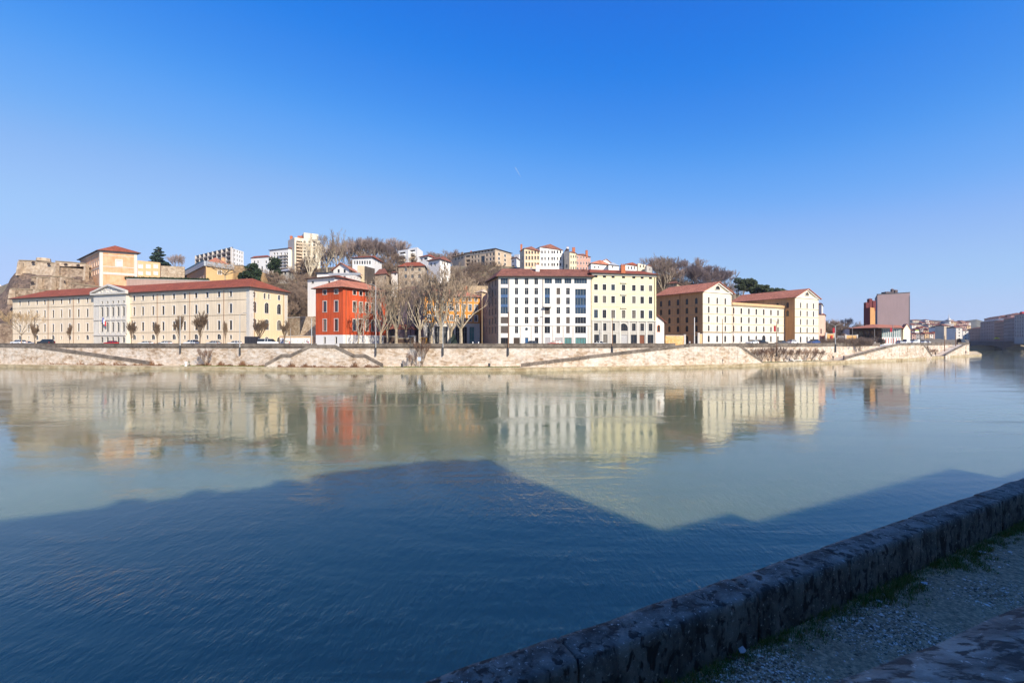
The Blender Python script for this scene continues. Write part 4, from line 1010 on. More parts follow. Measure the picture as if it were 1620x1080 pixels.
yard_wall('short cream gate pier wall against the first warehouse', 1105.5, 156, 1111, 158.5, 528.5, ochre2, ends=(1,0))
yard_wall('long low wall painted with white graffiti panel left of the red building', 442, 150, 498, 147.5, 531.5, mat('faded_yard_render', (.62,.42,.24), var=.2, scale=.6), ends=(0,0))
# painted panel with coloured letter-like marks
gp = thing('graffiti_panel', 'white painted panel with coloured scrawled marks left of the red building', 'graffiti', (*P(460,149), GZ))
b = MB(); b.bar(P(443,149.6), P(491,147.4), .02, .05, GZ, ZP(534.3,148.6)); b.build('panel', white2, gp)
for k in range(22):
    px = 444.5+46*rnd.random() if k > 9 else 445+k*1.9; Y = lerp(149.6, 147.4, (px-443)/48); A_ = P(px, Y-.02); wv = rnd.uniform(.08, .3)
    m = MB(); zz = GZ+rnd.uniform(.9, 1.8); rr = rnd.uniform(.18,.42); a0 = rnd.uniform(0,6)
    for s in range(5):
        t0, t1 = a0+s*.8, a0+(s+1)*.8; q = lambda t, ra: (A_[0]+cos(t)*ra, A_[1]-.06, zz+sin(t)*ra*1.2)
        m.face([q(t0, rr), q(t1, rr), q(t1, rr*.55), q(t0, rr*.55)])
    m.build('painted_mark', mat(*rnd.choice([('spray_black',(.02,.02,.03)),('spray_black',(.02,.02,.03)),('spray_blue',(.05,.1,.3)),('spray_red',(.5,.05,.04)),('spray_green',(.1,.3,.08)),('spray_orange',(.6,.25,.03))])), gp)

# ---- warehouses
def warehouse(label, name, Lk, Cn, Rt, ze, zr, pxs, rows, flankpx, flankrows, ref, base_y):
    L, Cc, Rr = P(*Lk), P(*Cn), P(*Rt); r = thing(name, label, 'building', (*Cc, GZ))
    zb = ZP(base_y, Cn[1]); f = Fac(r, Cc, Rr, GZ, ze, [(zb, 1)]); b = MB(); z = lambda py: f.z(ref, py)
    for px in pxs:
        for k, (yt, yb) in enumerate(rows): f.win(f.u(px), .85 if k < 4 else 1.0, z(yb), z(yt), 'case', whitep if k < 4 else None, framed, glass, rise=.42, tw=.13)
    f.emit(b, wm=0)
    g = Fac(r, L, Cc, GZ, ze); zg = lambda py: g.z(flankpx[-1], py)
    for i, px in enumerate(flankpx):
        for (yt, yb) in flankrows: g.win(g.u(px), 1.05, zg(yb), zg(yt), 'case', None, framed, glass, rise=.52)
    g.emit(b, wm=2)
    bk = V2(L)+V2(Rr)-V2(Cc); q = [Cc, Rr, (bk.x, bk.y), L]
    b.face([(*Rr, GZ), (bk.x, bk.y, GZ), (bk.x, bk.y, ze), (*Rr, ze)], 0); b.face([(bk.x, bk.y, GZ), (*L, GZ), (*L, ze), (bk.x, bk.y, ze)], 0)
    m = (V2(Cc)+V2(Rr))/2; b.face([(*Cc, ze), (*Rr, ze), (m.x, m.y, zr)], 1)
    b.build('wall', [barnwhite, barnp, barnshade], r)
    gable_roof(r, q, ze, zr, .9, rooforange, .25)
    t = MB(); f.course(t, zb-.2, zb+.1, .16, m=1)
    for k in range(len(rows)-1):
        if k < 3: zz = z((rows[k][1]+rows[k+1][0])/2-.5); f.course(t, zz-.06, zz+.06, .06, m=1)
    f.course(t, ze-.25, ze+.1, .3)
    for sgn, (p, p2) in ((0, (Cc, m)), (1, (m, Rr))):           # raking cornice
        P0 = (p[0], p[1]) if sgn == 0 else (m.x, m.y); P1 = (m.x, m.y) if sgn == 0 else (Rr[0], Rr[1]); z0, z1 = (ze, zr) if sgn == 0 else (zr, ze)
        t.bar(P0, P1, .003, .55, (z0-.45, z1-.45), (z0-.02, z1-.02), 0)
    for k in range(len(flankrows)):
        yt = flankrows[k][1]; yn = flankrows[k+1][0] if k+1 < len(flankrows) else None
        if yn: zz = zg((yt+yn)/2); g.course(t, zz-.06, zz+.06, .06, m=1)
    g.course(t, ze-.3, ze, .2, m=1)
    t.build('stone_trim', [whitep, coursestone], r)
    # lunette in the gable
    fm, pb = win_mesh('case', 2.6, 1.35, whitep, framed, .22, .2, 1.3)
    o = put('lunette_window', fm, r, (*f.at(f.L/2, .20), ze+.95), f.rz); sub('pane', pane_mesh(pb, glass, 0), o)
    g.pipe(u=g.L*.53, z1=ze-.3); return r, f, g
W1 = warehouse('five storey cream warehouse gable with shaded brown left flank, nearer of the two', 'warehouse', (1039,176),(1111.9,160),(1157.2,167.4), 25.7, 29.2,
    (1121.2,1134.6,1147.3), ((469.6,479.8),(484.3,494.5),(499,509.4),(514.4,523.6),(530.7,541)), (1045.6,1058.9,1072.5,1086.6,1101.5),
    ((471,480.8),(485.6,495.4),(500.2,510),(514.5,524.5),(530.8,544.5)), 1121.2, 525)
W2 = warehouse('five storey cream warehouse gable at the right end of the long wing', 'warehouse', (1158,205),(1257.6,181),(1294.8,188.8), 25.7, 29.2,
    (1266.6,1276.8,1286.8), ((478.2,487.2),(491,500),(504,513.6),(517.5,526.5),(532,541.5)), (1166,1182,1198,1214,1230,1246),
    ((478.2,487.2),(491,500)), 1266.6, 526.2)
def wing():
    A, B = P(1157.4,168.6), P(1257.2,188); ze = 22.4
    r = thing('warehouse_wing', 'long cream wing of nine bays joining the two gabled warehouses', 'building', (*A, GZ))
    zb = ZP(525, 168.6); f = Fac(r, A, B, GZ, ze, [(zb, 1)]); b = MB(); z = lambda py: f.z(1160.5, py)
    for i, px in enumerate((1160.5,1172.7,1184.7,1196.4,1208.2,1219.6,1230.8,1241.6,1252.2)):
        u = f.u(px); f.win(u, 1.0, z(496), z(486.7), 'case', whitep, framed, glass, tw=.12)
        for yt, yb in ((500.6,510.4),(514.9,524.2)): f.win(u, .95, z(yb), z(yt), 'case', whitep, framed, glass, rise=.47, tw=.12)
        if i == 4: f.win(u, 2.3, GZ+.1, z(529.5), 'case', whitep, framed, glass, rise=1.15, tw=.35)
        else: f.win(u, .95, z(541), z(530.7), 'case', None, framed, glass, rise=.47, tw=.12)
    f.emit(b, wm=0); q = back_quad(A, B, 12); b.face([(*q[2], GZ), (*q[3], GZ), (*q[3], ze), (*q[2], ze)], 1); b.face([(*p, ze-.35) for p in q], 0)
    b.build('wall', [barnwhite, barnp], r)
    t = MB(); f.course(t, zb-.2, zb+.1, .16, m=1)
    for y in (498.3, 512.7): f.course(t, z(y)-.06, z(y)+.06, .06, m=1)
    f.course(t, ze-1.15, ze-.75, .28, m=1); f.course(t, ze-.75, ze+.1, .32, m=2); t.build('stone_trim', [whitep, coursestone, ochre2], r)
    f.pipe(u=.7, z1=ze-1.2)
wing()
simple_house('rear_house', 'narrow cream house wall with a red tiled edge right of the far warehouse', ((1288,205),(1300,198),(1302,212)), GZ, ZP(481,198), ZP(477,200), whitep, roofr, [], 'house', over=.6)
simple_house('pink_house', 'narrow pale pink house at the right end of the warehouses', ((1294.5,197),(1305.5,199),(1306,212)), GZ, ZP(498,198), ZP(495,202), mat('pale_pink_plaster',(.68,.44,.34),var=.08,streak=.1), roofr, [(0,1299,.9,528,520,'case')], 'house', over=.5)
yard_wall('short yellow wall with a red notice right of the pink house', 1307, 196, 1319, 200, 528, ochre, ends=(1,1))
b = MB(); b.bar(P(1314,197.8), P(1317,198.8), .03, .10, GZ+.4, ZP(530.5,198)); tag(b.build('notice_board', mat('red_board',(.5,.03,.03)), None), 'small red notice board on the short yellow wall', 'sign')
yard_wall('ochre gate wall with white pillars in front of the dark hedge', 1338, 205, 1355, 210, 530.5, ochre, ends=(1,1))
gt = thing('metal_gate', 'grey blue metal gate between the yellow wall and the ochre wall', 'gate', (*P(1330,203), GZ))
for k in range(14):
    m = MB(); x, y = P(1325+.85*k, 202+.25*k); m.tube((x,y,GZ), (x,y,ZP(531,203)), .05, .05, 4); m.build('bar', greymetal, gt)
m = MB(); m.bar(P(1325,202), P(1336.5,205), 0, .06, GZ+.3, GZ+.45); m.bar(P(1325,202), P(1336.5,205), 0, .06, ZP(532.5,203), ZP(532,203)); m.build('rail', greymetal, gt)
yard_wall('white painted post wall between the gate and the lamp', 1321, 201, 1325, 202, 535, white2, ends=(0,0))
fn = thing('railing_fence', 'dark metal railings in front of the low tiled pavilion', 'fence', (*P(1375,212), GZ))
for k in range(40):
    m = MB(); x, y = P(1357+.95*k, 211+.1*k); m.tube((x,y,GZ), (x,y,ZP(534.5,212)), .03, .03, 3); m.build('bar', darkmetal, fn)
m = MB(); m.bar(P(1357,211), P(1394,215), 0, .06, ZP(535.4,212), ZP(535,212)); m.build('rail', darkmetal, fn)

# ---- tiled pavilion with glass front
def pavilion():
    A, B, D = P(1344,232), P(1394.5,222), P(1427,240)
    r = thing('tiled_pavilion', 'low pavilion with orange tiled roof and turquoise glass front', 'pavilion', (*B, GZ))
    ze = ZP(519.3, 224); f = Fac(r, A, B, GZ, ze); b = MB()
    for k in range(5): f.win(2+f.L*(k+.1)/5.2, 1.8, GZ+.3, ze-1.2, 'case', None, framed, glass)
    f.emit(b, wm=1)
    A2, B2 = P(1395,222), P(1425.5,222); g = Fac(r, A2, B2, GZ, ze, [(ZP(533.6,222), 0)])
    n = 9
    for k in range(n): g.win(g.L*(k+.5)/n, g.L/n-.28, ZP(533.4,222), ZP(520.3,222), 'case', None, framew, glassg)
    g.emit(b, wm=0)
    bk = V2(A)+Vector((12,22)); q = [A, B2, (B2[0]+9, B2[1]+22), (bk.x, bk.y)]
    for i in (1, 2, 3): j = (i+1) % 4; b.face([(*q[i],GZ), (*q[j],GZ), (*q[j],ze), (*q[i],ze)], 0)
    b.build('wall', [white2, mat('dark_brown_boards', (.10,.06,.045), var=.2)], r)
    s = MB()
    for k in range(7): u = g.L*(k+.6)/7.4; s.bar(g.at(u-.16), g.at(u+.16), .01, .05, GZ+.6, ZP(534.5,222))
    s.build('red_stripe', mat('faded_red_paint', (.50,.12,.08)), r)
    z1 = ze+.15; apx = (*P(1381,238), ZP(512.8,238)); rb = MB(); e = [P(1340,231), P(1389,217.5), P(1428,221), P(1432,246), P(1352,262)]
    r2 = (*P(1424,236), ZP(514.5,236))
    E = [(*p, z1) for p in e]; rb.face([E[0], E[1], apx]); rb.face([E[1], E[2], r2, apx]); rb.face([E[2], E[3], r2]); rb.face([E[3], E[4], apx, r2]); rb.face([E[4], E[0], apx]); rb.build('roof', rooforange, r)
    u = MB(); L0 = [(*p, z1-.25) for p in e]; u.face(L0[::-1])
    for i in range(5): j = (i+1)%5; u.face([L0[i], L0[j], (E[j][0],E[j][1],z1-.004), (E[i][0],E[i][1],z1-.004)])
    u.build('eaves', darkwood, r)
pavilion()
simple_house('gabled_shed', 'small cream gable wall with orange roof slope right of the glass front', ((1424,236),(1429,232),(1440.2,240)), GZ, ZP(521,234), ZP(513,238), mat('pale_cream_render',(.78,.70,.52),var=.05), rooforange, [], 'shed', roof='gable_side', over=.35)
# ---- mauve block and maroon neighbour
def mauve():
    L, Cn, Rt = P(1384,300), P(1388,270), P(1439.6,276); zt = ZP(463.4, 272)
    r = thing('mauve_block', 'tall windowless mauve grey block rising behind the tiled pavilion', 'building', (*Cn, GZ)); b = MB()
    bk = V2(L)+V2(Rt)-V2(Cn); zz = [ZP(466.3,270), ZP(463.2,276), ZP(463.2,276), ZP(466.3,270)]; q = [Cn, Rt, (bk.x,bk.y), L]
    b.prism(q, GZ, zz, 0); b.build('wall', purple, r)
    c = MB(); f = Fac(r, Cn, Rt, GZ, zz[0]); c.bar(Cn, Rt, -.4, .12, (zz[0]+.01, zz[1]+.01), (zz[0]+.5, zz[1]+.5)); c.bar(L, Cn, -.4, .1, zz[0]+.01, zz[0]+.5); c.bar(f.at(f.L-.8), f.at(f.L-.3), .002,.06, GZ, zz[0]); c.build('coping', darkmetal, r)
    for px, y, h, w in ((1402.5,275,3.2,3.5),(1411.5,276,5.0,1.2),(1416.5,277,4.6,1.6)): chimney(r, *P(px, y), zz[0]-.2, h-1, w, mat('sooty_stack', (.12,.09,.09)), 2)
    pp = MB(); pp.bar(P(1399,276), P(1418,278), -2, 0, zz[0]-1, zz[0]+1.2); pp.build('plant_room', purple, r)
mauve()
r, fs, q = simple_house('maroon_block', 'narrow maroon block with an orange lit strip and clustered chimneys', ((1366.3,262),(1376.3,258),(1384.2,264)), GZ, ZP(487,260), ZP(483,262), maroon, roofbrown, [], 'building', roof='flat')
g = fs[1]; m = MB(); m.bar(g.at(.02), g.at(g.L-.02), .01, .12, GZ, ZP(487,260)+.2); m.build('lit_render', mat('sunlit_orange_face', (.50,.26,.10), var=.08), r)  # sunlit face painted as an orange strip over the maroon
for px, h in ((1370.5,3.4),(1375.8,5.6),(1381.5,4.4)): chimney(r, *P(px, 264), ZP(487,260)-.2, h, 1.7, maroon, 2)
# ================================================================ hillside
def crag():
    r = thing('fort_rock', 'rugged brown cliff rock below the fort at the far left', 'rock', (*P(60, 228), GZ))
    b = MB(); pxs = [-110+7*i for i in range(46)]; rows = 16
    tx = [-110,-60,0,6,10,14,20,27,31,60,88,138,170,214]; ty = [500,478,466,461,456,444,436,428,427,427,427,430,448,458]
    G = []
    for px in pxs:
        col = []
        for j in range(rows+1):
            t = j/rows; Y = 207+31*t**1.6; X, Yw = P(px, Y); zt = ZP(table(tx, ty, px), 238)
            z = GZ+(zt-GZ)*t**1.05; nn = MN.fractal(Vector((X*.05, Yw*.05, z*.09)), 1, 2, 5)
            am = 3.4*sin(pi*min(1, t*1.05))
            step = 1.2*sin(z*.9+nn*4)*sin(pi*t)
            col.append((X+nn*am*.6, Yw-nn*am-step, z+nn*.8*(t < 1)))
        col.append((P(px, 262)[0], 262, col[-1][2]-1)); G.append(col)
    n = rows+2; b.v = [p for c in G for p in c]
    for i in range(len(pxs)-1):
        for j in range(n-1): b.f.append((i*n+j, (i+1)*n+j, (i+1)*n+j+1, i*n+j+1)); b.m.append(0)
    b.build('cliff', rockm, r)
crag()
def fortwall(r, pts, Y, batter, pyb, m=fortstone, depth=7, cop=True, name='bastion_wall'):
    """pts: (px, top py) list left to right; battered wall with thickness"""
    b = MB(); c = MB()
    for (x0, y0), (x1, y1) in zip(pts[:-1], pts[1:]):
        Y0 = Y[0] if hasattr(Y,'__len__') else Y; Y1 = Y[1] if hasattr(Y,'__len__') else Y
        A, B = P(x0, Y0), P(x1, Y1); zb = ZP(pyb, Y0)
        A2, B2 = (A[0]-batter*.2, A[1]-batter), (B[0]+batter*.2, B[1]-batter); zA, zB = ZP(y0, Y0), ZP(y1, Y1)
        b.hexa([(*A2, zb), (*B2, zb), (B[0], B[1]+depth, zb), (A[0], A[1]+depth, zb)], [(*A, zA), (*B, zB), (B[0], B[1]+depth, zB), (A[0], A[1]+depth, zA)])
        if cop: c.hexa([(A[0], A[1]-.25, zA+.002), (B[0], B[1]-.25, zB+.002), (B[0], B[1]+1, zB+.002), (A[0], A[1]+1, zA+.002)], [(A[0], A[1]-.25, zA+.5), (B[0], B[1]-.25, zB+.5), (B[0], B[1]+1, zB+.5), (A[0], A[1]+1, zA+.5)])
    o = b.build(name, m, r)
    if cop: c.build('coping', coursestone, r)
    return o
ft = thing('old_fort', 'ruined looking stone fort with bastions on top of the brown cliff', 'fort', (*P(80, 232), 40))
fortwall(ft, [(30,412.5),(60,413.5),(88,417)], 236, 1.2, 436, mat('pale_fort_stone', (.50,.40,.29), var=.25, scale=.3, col2=(.34,.24,.16), mix2=.45, bump=.1, bscale=1.5))
fortwall(ft, [(88,414),(112,415.5),(135.5,418)], 234, 1.2, 422, mat('pale_fort_stone', (0,0,0)))
fortwall(ft, [(88,422.5),(112,424),(136.5,426)], 233.5, 3.0, 452, fortstone, cop=False)
fortwall(ft, [(50,439.5),(60,438.5),(80,440)], 224, 1.0, 466); fortwall(ft, [(82,438),(98,438.5),(114,441)], 220, 1.2, 468)
fortwall(ft, [(17,457.5),(45,458),(82,460)], 214, 1.2, 482); fortwall(ft, [(114,449),(140,452),(158,454.5)], 216, .6, 466)
t = MB(); t.tube((*P(69,238), ZP(413.5,238)), (*P(69,238), ZP(408.7,238)), 2.9, 2.7, 10, cap=True); t.build('turret', mat('pale_fort_stone', (0,0,0)), ft)
for px, py, Y in ((52.3,415.4,234.7),(77,417.6,234.7),(104,418.3,232.7),(123.5,419.6,232.7),(100.5,445.5,218.4),(51,447,222.8),(58,449,222.8)):
    e = MB(); x, y = P(px, Y); z = ZP(py, Y); pts = [(x+.8*cos(2*pi*k/10), y, z+.5*sin(2*pi*k/10)) for k in range(10)]
    e.face(pts[::-1]); 
    for k in range(10): a, c = pts[k], pts[(k+1)%10]; e.face([a, c, (x+(c[0]-x)*1.25, y+.02, z+(c[2]-z)*1.25), (x+(a[0]-x)*1.25, y+.02, z+(a[2]-z)*1.25)])
    e.build('embrasure', mat('embrasure_dark', (.05,.035,.03)), ft)
for px, Y, y0, y1 in ((60.3,221.9,438.8,466),(82.3,217.6,438.3,468),(97.8,217.7,438.8,468),(17.5,211.4,457.6,482),(55,211.5,458.4,482),(30.5,233.5,413,436),(88.3,230,415,452),(135.5,230,418,452)):
    c = MB(); x, y = P(px, Y); c.hexa([(x-.9,y-1.0,ZP(y1,Y)),(x+.3,y-1.1,ZP(y1,Y)),(x+.3,y+1.6,ZP(y1,Y)),(x-.9,y+1.6,ZP(y1,Y))],[(x-.7,y-.1,ZP(y0,Y)),(x+.3,y-.2,ZP(y0,Y)),(x+.3,y+1.6,ZP(y0,Y)),(x-.7,y+1.6,ZP(y0,Y))]); c.build('quoin', MATS['pale_fort_stone'], ft)
# retaining wall and old masonry at the foot, far left
yard_wall('rough stone retaining wall below the cliff at the left edge', -60, 205, 19, 200, 512, fortstone, coursestone, (0,0))

# ---- orange barracks on the fort
def barracks():
    L, Cn, Rt = P(127,252), P(158,226), P(217,233); ze = ZP(396.8,226)
    r = thing('fort_barracks', 'large orange brick barracks with pale stone corners beside the fort', 'building', (*Cn, 36)); b = MB()
    f = Fac(r, Cn, Rt, 30, ze); z = lambda py: f.z(188, py)
    f.win(f.u(188.3), 1.9, z(421), z(412), 'case', dressed, framew, slatw, tw=.6)
    f.emit(b); g = Fac(r, L, Cn, 30, ze); zg = lambda py: g.z(156, py)
    for px in (138.5,141.8,145.5,149.3,153,156.3):
        g.win(g.u(px), 1.5, zg(419.5), zg(411), 'case', dressed, framew, slatw, rise=.75, tw=.35); g.win(g.u(px), 1.5, zg(433), zg(425), 'case', dressed, framew, slatw, rise=.75, tw=.35)
    g.emit(b); bk = V2(L)+V2(Rt)-V2(Cn); q = [L, Cn, Rt, (bk.x, bk.y)]
    for i in (2, 3): j = (i+1) % 4; b.face([(*q[i],30), (*q[j],30), (*q[j],ze), (*q[i],ze)])
    b.build('wall', mat('fort_orange_plaster', (.66,.34,.17), var=.12, scale=.2, streak=.12, col2=(.70,.42,.25), mix2=.5), r)
    t = MB()
    for fc, us in ((f, [(0,1.2),(f.L-1.2,f.L)]), (g, [(g.L-1.2,g.L)])):
        for a, c in us: t.bar(fc.at(a), fc.at(c), .002, .12, 30, ze-.05)
    f.course(t, z(423), z(422), .1, 1.22, f.L-1.22); f.course(t, z(435), z(431.5), .1, 1.22, f.L-1.22); f.course(t, ze-.6, ze-.02, .3); f.course(t, z(405.5), z(404.8), .1, 1.22, f.L-1.22)
    g.course(t, ze-.6, ze-.02, .3); g.course(t, zg(424), zg(423), .1, 0, g.L-1.25); t.build('stone_trim', dressed, r)
    hip_roof(r, q, ze, ZP(392.5, 240), 1.3, 8, 8, roofr, .3)
barracks()
r, fs, q = simple_house('low_orange_wing', 'low pale orange wing with white shuttered windows right of the barracks', ((217.5,233),(253.5,240),(255,252)), 36, ZP(413.5,236), ZP(411.5,236), ochre2, roofbrown,
    grid(0, (222.5,234.5,246.5), ((418,424),(429,434.5)), 1.7, 'case'), 'building', roof='flat', trim=white2, frame=framew, paner=slatw)
yard_wall('buff stone rampart wall stepping down right of the low orange wing', 254.5, 240, 292, 244, 421.5, housestone, coursestone, (0,0), name='rampart_wall')
bb = MB(); A, B = P(200,214), P(330,205)
tw_ = thing('terrace_wall', 'long pinkish terrace wall with hedge on top above the long roof', 'wall', (*A, 34)); bb.bar(A, B, -1, 0, 25, (ZP(441.5,214), ZP(444.5,205))); bb.build('wall', mat('pink_concrete', (.58,.40,.31), var=.06, scale=.2, streak=.15), tw_)
b = MB(); b.bar(A, B, -1.1, .1, (ZP(441.5,214)+.002, ZP(444.5,205)+.002), (ZP(441.5,214)+.3, ZP(444.5,205)+.3)); b.build('coping', dressed, tw_)

def gallery():
    L, Cn, Rt = P(289.5,252), P(325.8,214), P(369,226); ze = ZP(420.5,214)
    r = thing('fort_gallery', 'buff building with pale sheet roof edge and red roof below the apartment block', 'building', (*Cn, 38)); b = MB()
    f = Fac(r, Cn, Rt, 32, ze); f.win(f.u(347.5), 1.7, f.z(347.5,434), f.z(347.5,428.5), 'case', white2, framew, glassc, tw=.25); f.emit(b)
    g = Fac(r, L, Cn, 32, ze)
    for k in range(8): g.win(g.L*(k+.6)/8.3, 1.2, ze-6.2, ze-4.2, 'case', white2, framew, glassc, rise=.6)
    g.emit(b, wm=1); bk = V2(L)+V2(Rt)-V2(Cn); q = [L, Cn, Rt, (bk.x,bk.y)]
    for i in (2, 3): j = (i+1) % 4; b.face([(*q[i],32), (*q[j],32), (*q[j],ze), (*q[i],ze)])
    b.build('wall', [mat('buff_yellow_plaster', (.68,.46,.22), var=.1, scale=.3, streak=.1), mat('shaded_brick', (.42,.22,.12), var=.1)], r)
    s = MB(); s.bar(L, Cn, -1.2, .8, ze+.01, ze+2.2); s.bar(Cn, Rt, -1.2, .8, ze+.01, ze+2.2); s.build('roof_fascia', roofgrey, r)
    hip_roof(r, q, ze+2.3, ZP(410.5,232), -1.0, 8, 8, rooforange, .1)
    chimney(r, *P(353.5,232), ZP(412,232), 1.2, 1.4, ochre2, 1)
    rl = MB()
    for k in range(24):
        p = g.at(g.L*k/24, .6); rl.box(p[0]-.35, p[0]+.35, p[1]-.1, p[1]+.1, ze+2.25, ze+3.0)
    rl.build('glass_parapet', glassb, r)
gallery()
fw = thing('rampart', 'ochre stained fort rampart sloping down right behind dark shrubs', 'fort wall', (*P(390,226), 38))
fortwall(fw, [(369,420.5),(384,421),(400,426),(419,434)], (226,238), .8, 450, mat('ochre_rampart_stone', (.50,.34,.18), var=.2, scale=.3, col2=(.34,.22,.12), mix2=.45, bump=.08, bscale=2))

# ---- apartment slab
def slab_block():
    L, Cn, Rt = P(311,330), P(367.5,300), P(385.5,312); ze = ZP(392.5,300)
    r = thing('apartment_slab', 'white slab apartment block with tiers of shaded balconies on the left skyline', 'apartment building', (*Cn, 44)); b = MB()
    g = Fac(r, L, Cn, 40, ze); nb, nf = 8, 7; fh = (ze-46)/nf*1.0
    for k in range(nf):
        for i in range(nb): g.win(g.L*(i+.5)/nb, g.L/nb-.9, ze-(k+1)*2.85+.35, ze-k*2.85-.25, 'strip', None, framed, glass, dep=1.2)
    g.emit(b, dep=1.25, wm=1)  # left side wall in grey, darker to paint in its shade
    f = Fac(r, Cn, Rt, 40, ze)
    for k in range(7):
        for px in (371.5,375.5,379.5,383): f.win(f.u(px), .9, ze-(k+1)*2.85+.9, ze-k*2.85-.5, 'plain', None, framed, rnd.choice([glass,glassc]))
    f.emit(b); bk = V2(L)+V2(Rt)-V2(Cn); q = [L, Cn, Rt, (bk.x,bk.y)]
    for i in (2, 3): j = (i+1) % 4; b.face([(*q[i],40), (*q[j],40), (*q[j],ze), (*q[i],ze)])
    b.face([(*p, ze) for p in q], 1); b.build('wall', [white2, mat('grey_concrete', (.34,.30,.28), var=.1)], r)
    for k in range(7):
        p = MB(); p.bar(g.at(.3), g.at(g.L-.3), .02, .9, ze-(k+1)*2.85+.1, ze-(k+1)*2.85+1.0); p.build('balcony', mat('shaded_balcony_panel', (.27,.23,.21), var=.08), r)  # panel colour darkened for the shaded balcony side
    p = MB()
    for i in range(nb+1): u = g.L*i/nb; p.bar(g.at(max(.05,u-.12)), g.at(min(g.L-.05,u+.12)), .02, 1.1, 40, ze+.6)
    p.build('fin_wall', mat('fin_shaded_grey', (.50,.46,.43), var=.06), r)  # fins greyed in colour to stand for shade
    pr_ = MB(); pr_.bar(L, Cn, -.6, .3, ze+.3, ze+.7); pr_.build('parapet', darkmetal, r)
slab_block()
G2 = 'white apartment houses on the upper left slope'
simple_house('white_house', 'plain white house with red tiled roof left of the balconied white block', ((397,262),(426,258),(428,272)), 40, ZP(407.5,260), ZP(403,264), white2, roofr,
    grid(0, (402.5,408,421), ((412.5,416.5),(418.5,422.5)), 1.0)+[(0,414.5,1.1,430,421,'case')], 'house', over=.4)
def balconied():
    L, Cn, Rt = P(426.5,262), P(456.5,256), P(459,270); ze = ZP(394,258)
    r = thing('balcony_block', 'white block with rows of dark balconies beside the tall tower', 'apartment building', (*Cn, 42)); b = MB(); f = Fac(r, L, Cn, 38, ze)
    for k in range(8):
        for i, px in enumerate((429.5,434,438.5,444.5,450.5,454.3)):
            if k == 0 and px < 431: continue
            f.win(f.u(px), 1.15, f.z(px, 403+k*4.9), f.z(px, 399.8+k*4.9), 'plain', None, framed, glass, dep=.5)
    f.emit(b, dep=.5); q = back_quad(L, Cn, 14)
    for i in (1,2,3): j = (i+1)%4; b.face([(*q[i],38), (*q[j],38), (*q[j],ze), (*q[i],ze)])
    b.build('wall', white2, r)
    for k in range(8):
        p = MB(); zz = f.z(445, 404.3+k*4.9); p.bar(f.at(f.u(441)), f.at(f.u(455.5)), .02, .8, zz-.3, zz+.1); p.build('balcony', greyw, r)
    hip_roof(r, q, ze, ZP(390.3,262), .5, 4, 2, roofr, .2)
balconied()
def tower():
    L, Cn, Rt = P(455.5,262), P(466,254), P(507,262); ze = ZP(375.5,254); zt = ZP(371,258)
    r = thing('tower_block', 'tall cream tower block with shaded balcony side partly behind a pale plane tree', 'apartment building', (*Cn, 42)); b = MB()
    g = Fac(r, L, Cn, 38, ze); g.emit(b, wm=0)
    f = Fac(r, Cn, Rt, 38, ze)
    for k in range(11):
        f.win(f.u(473.5), 3.0, f.z(473, 385.3+k*5.1), f.z(473, 381.3+k*5.1), 'strip', None, framed, glass, dep=.9)
        for px in (482, 489.5, 497): f.win(f.u(px), 1.1, f.z(px, 384.5+k*5.0), f.z(px, 381+k*5.0), 'plain', None, frameg)
    f.emit(b, dep=.9); bk = V2(L)+V2(Rt)-V2(Cn); q = [L, Cn, Rt, (bk.x,bk.y)]
    for i in (2,3): j = (i+1)%4; b.face([(*q[i],38), (*q[j],38), (*q[j],ze), (*q[i],ze)])
    b.face([(*p, ze) for p in q]); b.build('wall', mat('ivory_render', (.72,.64,.50), var=.06, streak=.06), r)
    for k in range(11):
        p = MB(); zz = f.z(473, 386+k*5.1); p.bar(f.at(f.u(468.5)), f.at(f.u(478.5)), .02, 1.3, zz-.2, zz+.75); p.build('balcony', tanp, r)
    pp = MB(); pp.bar(P(481,256), P(504,260), -9, -1, ze, zt+.8); pp.build('roof_storey', mat('ivory_render', (0,0,0)), r)
    s = MB(); s.hexa([(*P(458.5,262),ze), (*P(480,257),ze), (*P(480,267),ze), (*P(459,268),ze)], [(*P(459,263),ze+.4), (*P(480,258),ze+1.4), (*P(480,266),ze+1.4), (*P(459,267),ze+.4)]); s.build('roof', roofr, r)
    for px in (461,473,477): chimney(r, *P(px,260), ze+.3, 1.6, 1.2, brick, 1)
tower()
simple_house('villa', 'low grey roofed villa half hidden in scrub below the tower', ((441,240),(456,238),(468,246)), 38, ZP(429,238), ZP(425,242), greyw, roofgrey, grid(0,(446,451),((430.5,433.5),),1.2), 'house')

